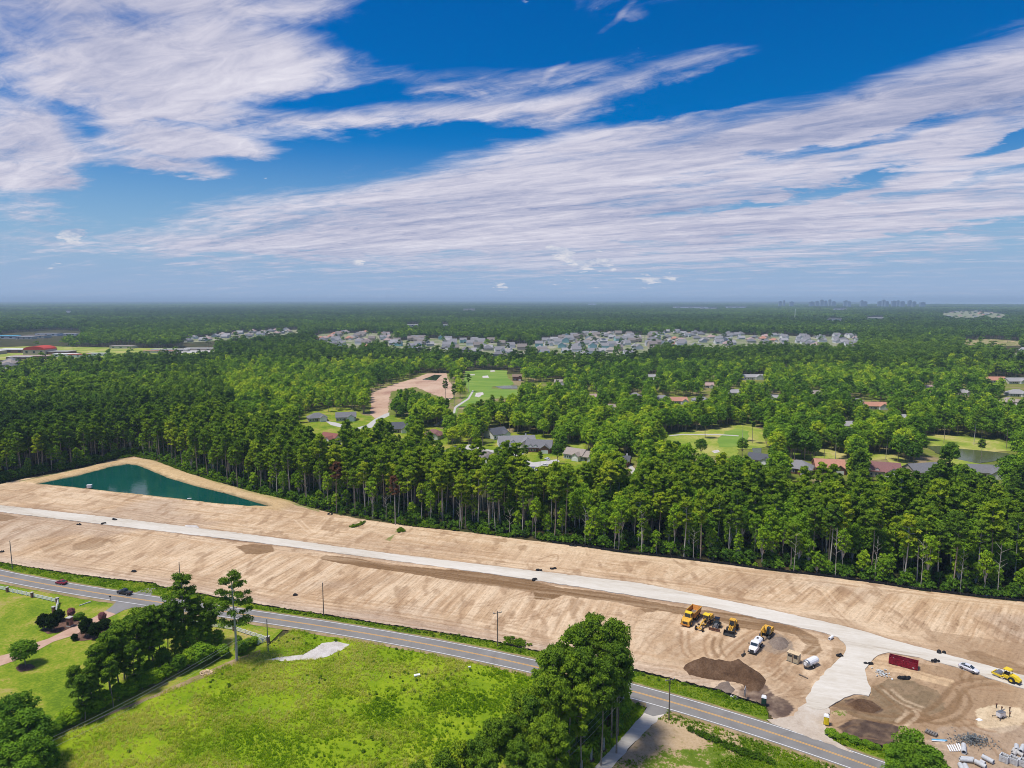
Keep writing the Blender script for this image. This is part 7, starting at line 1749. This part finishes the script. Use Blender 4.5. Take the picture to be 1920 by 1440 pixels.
GB = [(1150, 1352, 12, 0), (1140, 1360, 9, 1), (1120, 1372, 11, 3), (1096, 1388, 10, 0), (1080, 1400, 12, 1), (1060, 1412, 11, 3), (1040, 1425, 12, 0), (1020, 1440, 11, 1), (1000, 1452, 12, 3), (1128, 1345, 14, 1), (1105, 1360, 14, 3), (1075, 1375, 14, 1), (1048, 1392, 13, 3), (1018, 1412, 13, 1), (985, 1432, 13, 3), (955, 1455, 12, 0), (925, 1470, 12, 1), (890, 1485, 11, 3), (1162, 1343, 6, 2), (1155, 1372, 4, 2), (860, 1500, 10, 1), (830, 1515, 10, 3), (970, 1470, 14, 3), (1100, 1405, 5, 2), (1125, 1392, 4, 2), (1150, 1330, 15, 1)]
GB = [q for q in GB if q[0] > 1000]
for i, (a, b_, h, v) in enumerate(GB):
    tree2(DENSE, v, a, b_, h, .38 + rnd.uniform(-.08, .14), 'vine-covered undergrowth tree of the foreground grove' + (', beside the gravel lane' if b_ < 1375 and a > 1130 else (', at the meadow side' if a < 1000 else ', between the pine trunks')) + ', %s' % ('rounded', 'tall', 'low wide', 'bulky')[v], 'undergrowth trees of the grove', 'understorey_tree')
tree2(DENSE, 2, 1146, 1367, 3.2, .5, 'brown withered shrub at the foot of the grove beside the pole', None, 'withered_shrub', M['brown_leaf'], cat='shrub')
# palms
def palm(px, py, h, label):
    X_, Y_ = at(px, py); r = thing('palm_tree', label, 'palm tree', (X_, Y_, .25), rnd.uniform(0, 6))
    MB().tube([(0, 0, 0), (.1, 0, h * .5), (.05, 0, h)], [.30, .24, .26], 8).build('trunk', M['bark_pale'], r)
    V, F = [], []
    for k in range(26):
        a = k * 2.4; e = .9 - 1.5 * (k / 26); L = 1.9
        for (w_, sd) in ((.42, 1),):
            pts = []
            for j in range(5):
                t = j / 4; pts.append((math.cos(a) * L * t * math.cos(e * (1 - t * .5)), math.sin(a) * L * t * math.cos(e * (1 - t * .5)), h + L * t * math.sin(e) - .9 * t * t))
            nx, ny = -math.sin(a), math.cos(a)
            for j in range(4):
                w0 = w_ * math.sin(PI * (.12 + .8 * j / 4)); w1 = w_ * math.sin(PI * (.12 + .8 * (j + 1) / 4)); p, q = pts[j], pts[j + 1]; b0_ = len(V)
                V += [(p[0] - nx * w0, p[1] - ny * w0, p[2] - .1), (p[0], p[1], p[2] + .1), (p[0] + nx * w0, p[1] + ny * w0, p[2] - .1), (q[0] - nx * w1, q[1] - ny * w1, q[2] - .1), (q[0], q[1], q[2] + .1), (q[0] + nx * w1, q[1] + ny * w1, q[2] - .1)]
                F += [(b0_, b0_ + 1, b0_ + 4), (b0_, b0_ + 4, b0_ + 3), (b0_ + 1, b0_ + 2, b0_ + 5), (b0_ + 1, b0_ + 5, b0_ + 4)]
    c_ = link('crown', mesh_np('palm_crown', V, F, [M['weeds']], attrs={'clump': ('FLOAT', 'POINT', np.random.default_rng(1).random(len(V)))}), r); c_['tint'] = .55
    MB().cyl((0, 0, 0), (0, 0, .12), .8, n=12).build('mulch_ring', M['mulch'], r)
palm(1131, 1408, 4.6, 'palm tree by the gravel lane, uppermost of three'); palm(1108, 1427, 4.4, 'palm tree by the gravel lane, middle of three'); palm(1090, 1445, 4.2, 'palm tree by the gravel lane, lowest at the frame bottom')
# single big pines by the fence
L, T = pine_parts(26, 5.6, .34, 777, 120, .28, 27, .55, .1, .42, .72); BIGP.append((26, crown_mesh('open_pine_crown', [L], M['pine']), trunk_obj(T, M['bark_pale'])))
tree2(BIGP, 4, 443, 1240, 25.5, .48, 'tallest single pine with open branching beside the white fence', None, rz=2.2, wide=.92)
L, T = pine_parts(23, 4.8, .40, 779, 110, .28, 30, .5, .05, .34, .7); BIGP.append((23, crown_mesh('umbrella_pine_crown', [L], M['pine']), trunk_obj(T, M['bark'])))
tree2(BIGP, 5, 349, 1222, 22.5, .55, 'round-topped pine left of the tallest single pine', None)
# diagonal pine row on the left
RB = [(300, 1252, 17, 0), (318, 1243, 17, 2), (282, 1262, 18, 1), (262, 1272, 17, 0), (268, 1255, 17, 3), (240, 1285, 16, 2), (222, 1297, 17, 1), (205, 1310, 17, 0), (190, 1325, 16, 2), (232, 1275, 16, 3), (175, 1338, 12, 1), (160, 1352, 11, 3), (330, 1232, 15, 1), (370, 1215, 14, 3), (385, 1222, 12, 1), (395, 1210, 13, 0), (212, 1328, 13, 2), (252, 1300, 13, 1), (150, 1340, 12, 0), (288, 1240, 15, 3)]
for i, (a, b_, h, v) in enumerate(RB):
    tree2(ROWP, v, a, b_, h, .5 + rnd.uniform(-.1, .12), 'pine of the diagonal row beside the meadow, %s' % ('low end of the row' if a < 200 else ('left half of the row' if a < 255 else ('middle of the row' if a < 310 else 'near the white fence'))), 'pines of the diagonal row', wide=1.0)
HSC = .72
HB = [(100, 1388, 4.5, 2), (118, 1376, 5, 0), (135, 1366, 5.5, 2), (155, 1356, 6, 0), (178, 1345, 6, 2), (200, 1335, 6, 0), (225, 1322, 6.5, 0), (248, 1312, 6, 2), (270, 1300, 6.5, 0), (292, 1290, 6, 2), (315, 1280, 7, 0), (338, 1270, 7, 1), (358, 1258, 7, 0), (378, 1250, 6.5, 2), (400, 1243, 6, 0), (420, 1238, 5.5, 2), (455, 1232, 5, 2), (468, 1224, 4.6, 0), (480, 1216, 4.2, 2), (450, 1218, 4.8, 0), (340, 1245, 10, 3), (365, 1235, 11, 1), (390, 1228, 10, 3), (310, 1262, 9, 1), (412, 1222, 8, 3), (282, 1278, 8, 1)]
for i, (a, b_, h, v) in enumerate(HB):
    tree2(DENSE, v, a - 3, b_ - 6, h * HSC * rnd.uniform(.8, 1.15), .54 + rnd.uniform(-.12, .14), 'hedge tree under the diagonal pines, %s, %s' % (('low left end' if a < 170 else ('left half' if a < 260 else ('middle' if a < 350 else 'near the corner of the white fence'))), ('round one', 'tall one', 'low wide one', 'biggest one')[v]), 'hedge trees under the diagonal pine row', 'hedge_tree', cat='hedge tree', wide=rnd.uniform(1.1, 1.5))
# lower left group
for i, (a, b_, h, v, lab) in enumerate(((22, 1302, 14, 3, 'dark bushy tree at the left frame edge, top of the corner group'), (52, 1330, 13, 1, 'lush tree in the lower left corner group, right side'), (12, 1350, 12, 3, 'lush tree in the middle of the lower left corner group'), (60, 1378, 11, 3, 'lush tree low in the lower left corner group'), (20, 1395, 10, 1, 'tree at the very lower left corner'), (45, 1425, 9, 3, 'lowest tree crown of the left corner group'), (80, 1400, 7, 0, 'small tree right of the left corner group'))):
    tree2(DENSE, v, a, b_, h, .42 + rnd.uniform(-.05, .1), lab, 'trees of the lower left corner group', 'broadleaf_tree', top=True, wide=1.25)
# small lawn tree, shrubs
tree2([BROADS[1]], 0, 47, 1249, 7.2, .40, 'small round tree in a mulch ring on the lawn', None, 'lawn_tree', wide=1.35)
for a, b_, h, lab, mt, wd in ((82, 1182, 5.2, 'dark magnolia at the left of the drive, left one', 'magnolia', 1.0), (100, 1184, 5.4, 'dark magnolia at the left of the drive, right one', 'magnolia', 1.0), (110, 1166, 3.6, 'small dark shrub behind the magnolias', 'magnolia', 1.1), (162, 1195, 6.0, 'dark conical magnolia right of the drive', 'magnolia', .9), (180, 1198, 5.0, 'dark magnolia right of the conical one', 'magnolia', 1.1), (196, 1180, 3.0, 'low dark shrub near the right pillar', 'magnolia', 1.3), (140, 1202, 2.0, 'small shrub at the drive edge', 'magnolia', 1.0), (150, 1160, 1.8, 'low green shrub beside the gate pillar', 'broad', 1.6), (143, 1164, 1.8, 'low green shrub in front of the pink bush', 'broad', 1.4), (242, 1178, 4.0, 'slim young tree behind the white fence', 'broad', .8)):
    tree2(DENSE, 2 if h < 5 else 0, a, b_, h, .4, lab, None, 'shrub', M[mt] if mt != 'broad' else None, wide=wd * 1.05, cat='shrub')
for a, b_, lab in ((134, 1158, 'brownish pink flowering bush left of the drive'), (192, 1166, 'pink flowering crepe bush right of the drive')):
    tree2(DENSE, 2, a, b_, 3.0, .4, lab, None, 'flowering_bush', M['pink_leaf'], wide=.85, cat='bush')
# corner tree lower right
for a, b_, h, v, lab in ((1712, 1372, 11.5, 3, 'big leafy tree in the lower right corner, crown top'), (1690, 1395, 9.5, 3, 'left spreading part of the corner trees'), (1745, 1400, 10, 1, 'right part of the lower right corner trees'), (1720, 1415, 9, 3, 'lower crown at the frame bottom in the right corner'), (1765, 1430, 8, 1, 'low right crown beside the concrete pipes'), (1680, 1430, 8, 3, 'crown cut by the frame bottom left in the right corner')):
    tree2(DENSE, v, a, b_, h, .40, lab, 'trees of the lower right corner', 'broadleaf_tree', top=True, wide=1.15)
for k in range(16):
    t = k / 15; a = 1560 + t * 190 + rnd.uniform(-4, 4); b_ = 1378 + t * 62 + rnd.uniform(-1, 5)
    tree2(DENSE, 2, a, b_, rnd.uniform(.9, 1.9), .48, wide=rnd.uniform(1.2, 1.9), label='low roadside bush in the right corner verge, ' + ('beside the yellow toilet' if t < .2 else ('left part' if t < .45 else ('middle' if t < .7 else 'under the corner trees'))), group='roadside bushes of the right corner', name='roadside_bush', cat='bush')
# lone trees at the golf fairway and the cul-de-sac, placed where they stand
LONE = [('pine', 835, 748, 21, .35, 'slim dark pine at the edge of the cleared lot, left of the fairway pines'), ('pine', 852, 764, 22, .4, 'dark pine with long bare stem beside the cart path'), ('pine', 879, 735, 20, .35, 'bare-stemmed pine on the left fairway edge'), ('pine', 866, 716, 18, .5, 'pale green pine above the fairway start'), ('pine', 846, 724, 17, .5, 'light pine at the end of the cleared lot'), ('broad', 870, 730, 9, .55, 'small light tree at the fairway edge'),
        ('pine', 984, 878, 14, .42, 'pine on the cul-de-sac lawn, left of two'), ('pine', 1013, 888, 13, .6, 'light pine on the cul-de-sac lawn, right of two'), ('broad', 1045, 872, 14, .34, 'tall dark oval tree right of the brick house'), ('broad', 934, 861, 8, .5, 'small round green tree before the white house'), ('broad', 946, 848, 4, .1, 'dark round shrub on the drive of the white house'),
        ('pine', 1392, 828, 21, .38, 'lone pine on the golf green, left of two'), ('pine', 1410, 832, 22, .4, 'lone pine on the golf green, right of two'), ('broad', 1322, 822, 18, .30, 'big dark spreading tree at the golf lawn'), ('broad', 1314, 860, 13, .34, 'round dark tree in front of the golf lawn'), ('broad', 1391, 862, 14, .42, 'round tree right in front of the golf lawn'),
        ('pine', 1545, 863, 18, .3, 'dark bare-stemmed pine behind the slate roof, left'), ('pine', 1566, 862, 19, .32, 'dark bare-stemmed pine behind the orange roof'), ('broad', 1526, 864, 12, .36, 'round tree behind the slate roof'), ('pine', 1661, 862, 20, .34, 'pine with bare stem behind the maroon roof'), ('broad', 1705, 862, 13, .36, 'round tree right of the maroon roof'), ('broad', 1736, 826, 17, .26, 'dark oval tree on the far golf lawn'), ('pine', 1769, 832, 22, .34, 'pine with bare stem on the far golf lawn'), ('pine', 1826, 834, 22, .34, 'second pine with bare stem on the far golf lawn'), ('pine', 1886, 842, 21, .34, 'right pine with bare stem on the far golf lawn'), ('broad', 1780, 876, 15, .34, 'tree between the golf pond and grey roof'), ('pine', 1838, 876, 17, .4, 'pine before the golf pond')]
for (k_, a, b_, h, tt, lab) in LONE:
    X_, Y_ = at(a, b_); tree(k_, X_, Y_, 1, tt, lab, None, h=h)

# ================================================================ GRASS AND WEEDS (stuff)
def tuft(seed, h, w_, nb, mat):
    g = np.random.default_rng(seed); V, F = [], []
    for k in range(nb):
        a = g.uniform(0, 6.28); q = g.random() * w_ * .5; bx, by = math.cos(a) * q, math.sin(a) * q; a2 = g.uniform(0, 6.28); hh = h * g.uniform(.6, 1.1); ln = g.uniform(.1, .5) * hh; bw = .035 + .03 * g.random()
        nx, ny = -math.sin(a2) * bw, math.cos(a2) * bw
        p0 = (bx - nx, by - ny, 0); p1 = (bx + nx, by + ny, 0); m0 = (bx - nx * .9 + math.cos(a2) * ln * .35, by - ny * .9 + math.sin(a2) * ln * .35, hh * .6); m1 = (bx + nx * .9 + math.cos(a2) * ln * .35, by + ny * .9 + math.sin(a2) * ln * .35, hh * .6); t_ = (bx + math.cos(a2) * ln, by + math.sin(a2) * ln, hh)
        i = len(V); V += [p0, p1, m1, m0, t_]; F += [(i, i + 1, i + 2), (i, i + 2, i + 3), (i + 3, i + 2, i + 4)]
    return bpy.data.objects.new('t', mesh_np('tuft', V, F, [mat], attrs={'clump': ('FLOAT', 'POINT', np.repeat(g.random(nb), 5))}))
TG = lod_coll('grass_tuft', [tuft(700 + i, (.55, .75, .45, .9)[i], (.8, .9, .7, 1.0)[i], 16, M['tallgrass']) for i in range(4)])
SG = lod_coll('short_tuft', [tuft(720 + i, (.28, .38, .2)[i], (.6, .7, .5)[i], 12, M['tallgrass']) for i in range(3)])
WD = lod_coll('weed_clump', [proto('w', *broad_parts([1.0, 1.4, .7][i], [.7, .9, .6][i], .02, 740 + i, 9, 26, .16, .02), M['weeds'], M['bark']) for i in range(3)])
def fill(name, poly, per_m2, coll, smin, smax, tfun, label, z=.25, dens=None, avoid=()):
    a = np.array(poly); x0, y0 = a.min(0); x1, y1 = a.max(0); n_ = int((x1 - x0) * (y1 - y0) * per_m2)
    xx = rng.uniform(x0, x1, n_); yy = rng.uniform(y0, y1, n_); k = inpoly(xx, yy, poly) & (yy > 88)
    ppx, ppy = proj(xx, yy, 0 * xx); k &= (ppx > -60) & (ppx < 1980)
    for av in avoid: k &= ~inpoly(xx, yy, av)
    if dens is not None: k &= rng.random(n_) < dens(xx, yy)
    xx, yy = xx[k], yy[k]; m_ = len(xx)
    tt = tfun(xx, yy) if callable(tfun) else np.full(m_, tfun)
    s_ = rng.uniform(smin, smax, m_)
    o = scatter(name, np.stack([xx, yy, np.full(m_, z)], 1), rng.random(m_) * 6.28, np.repeat(s_[:, None], 3, 1), np.clip(tt + rng.normal(size=m_) * .07, 0, 1), coll); o['label'] = label; print(name, m_); return o
SPIT = W(B2([(60, 636), (200, 615), (350, 598), (430, 555), (500, 512), (600, 497), (700, 520), (660, 555), (560, 600), (450, 632), (250, 645)]))
MEAD = dr_m + W([(1212, 1330)]) + W(LANE_L[1:]) + [(10, 60), (-60, 62)] + W(DIAG)[::-1]
mt_ = lambda x_, y_: .58 + (fbm(x_ * .07, y_ * .07, 4) - .5) * 1.5 + np.clip(-x_ - 5, 0, 60) * .0045 + (fbm(x_ * .35, y_ * .35, 2) - .5) * .35
md_ = lambda x_, y_: np.clip(.35 + (fbm(x_ * .12 + 7, y_ * .12, 3) - .38) * 3.0, .12, 1)
fill('meadow_grass', MEAD, 5.0, TG, .45, 1.05, mt_, 'tall uneven grass of the meadow', dens=md_, avoid=(SPIT,))
fill('meadow_weeds', MEAD, .10, WD, .25, .6, lambda x_, y_: .45 + 0 * x_, 'darker weed clumps in the meadow', dens=lambda x_, y_: sst(.5, .72, fbm(x_ * .1 + 30, y_ * .1, 3)), avoid=(SPIT,))
VERGE = [p for p in FN] + [at(1440, 1345)] + [p for p in offs(ROAD, 4.6) if p[0] < at(1440, 1355)[0]][::-1]
fill('verge_grass', VERGE, 5, SG, .7, 1.5, lambda x_, y_: .38 + (fbm(x_ * .2, y_ * .2, 3) - .5) * 1.2, 'green grass of the roadside verge')
fill('verge_weeds', VERGE, 1.1, WD, .25, .62, lambda x_, y_: .55 + 0 * x_, 'weedy clumps along the black silt fence', dens=lambda x_, y_: (1 - sst(.6, 3.2, segdist(x_, y_, FN))) * sst(.35, .6, fbm(x_ * .15, y_ * .15, 3)))
RV = W(RIGHTEDGE[:-1]) + [p for p in offs(ROAD, 4.6) if p[0] > at(1562, 1396)[0]][::-1]
fill('verge_grass', RV, 6, SG, .8, 1.7, lambda x_, y_: .40 + 0 * x_, 'green grass of the right corner verge')
RF = W(LANE_R)[::-1] + dr_r + [(150, 60), (20, 60)]
fill('rough_grass', RF, 7, SG, .7, 1.4, lambda x_, y_: .35 + (fbm(x_ * .2, y_ * .2, 3) - .5), 'patchy grass right of the gravel lane', dens=lambda x_, y_: sst(.50, .60, fbm(x_ * .085 + 3, y_ * .085 + 1, 4)) * .9 + (1 - sst(2, 5, segdist(x_, y_, dn_road))) * .7)
LAWNP = dr_l + W(DIAG) + [(-60, 62), (-260, 90)]
fill('ditch_weeds', W(B3([(1330, 1150), (1480, 1215), (1700, 1310), (1960, 1400), (1960, 1430), (1700, 1345), (1480, 1240), (1320, 1170)])), 4, WD, .4, .9, .25, 'dark weeds along the ditch of the rough field')
fill('edge_weeds', W([(x_, y_ - 2) for x_, y_ in TREELINE[5:19]] + [(x_, y_ + 2.5) for x_, y_ in TREELINE[5:19]][::-1]), 1.3, WD, .4, 1.2, .5, 'green weed strip at the foot of the wood', dens=lambda x_, y_: sst(.35, .6, fbm(x_ * .1, y_ * .1, 3)))
WS = lambda k: W(k)
for nm, pl_ in (('soil_weeds', crop([(700, 755), (820, 715), (800, 740), (720, 765)], 480, 800)), ('soil_weeds', crop([(1050, 790), (1080, 760), (1120, 790), (1060, 800)], 480, 800)), ('soil_weeds', [(1130, 1192), (950, 1204), (942, 1199), (970, 1198), (1000, 1212), (980, 1214), (945, 1208)][1:])):
    fill(nm, W(pl_), 3, WD, .3, .8, .6, 'green weeds sprouting on the graded soil', z=.2)

# ================================================================ HAZE
hz_me = MB(); hz_me.box((0, 15000, 57), (100000, 72000, 186))
hm = bpy.data.materials.new('haze_air'); hm.use_nodes = True; hnt = hm.node_tree; hnt.nodes.clear()
ho = hnt.nodes.new('ShaderNodeOutputMaterial'); hv = hnt.nodes.new('ShaderNodeVolumePrincipled')
hv.inputs['Color'].default_value = (.62, .82, 1.0, 1); hv.inputs['Density'].default_value = 8e-5; hv.inputs['Anisotropy'].default_value = 0.0
hnt.links.new(hv.outputs[0], ho.inputs['Volume'])
hz = hz_me.build('haze', hm); hz['kind'] = 'stuff'
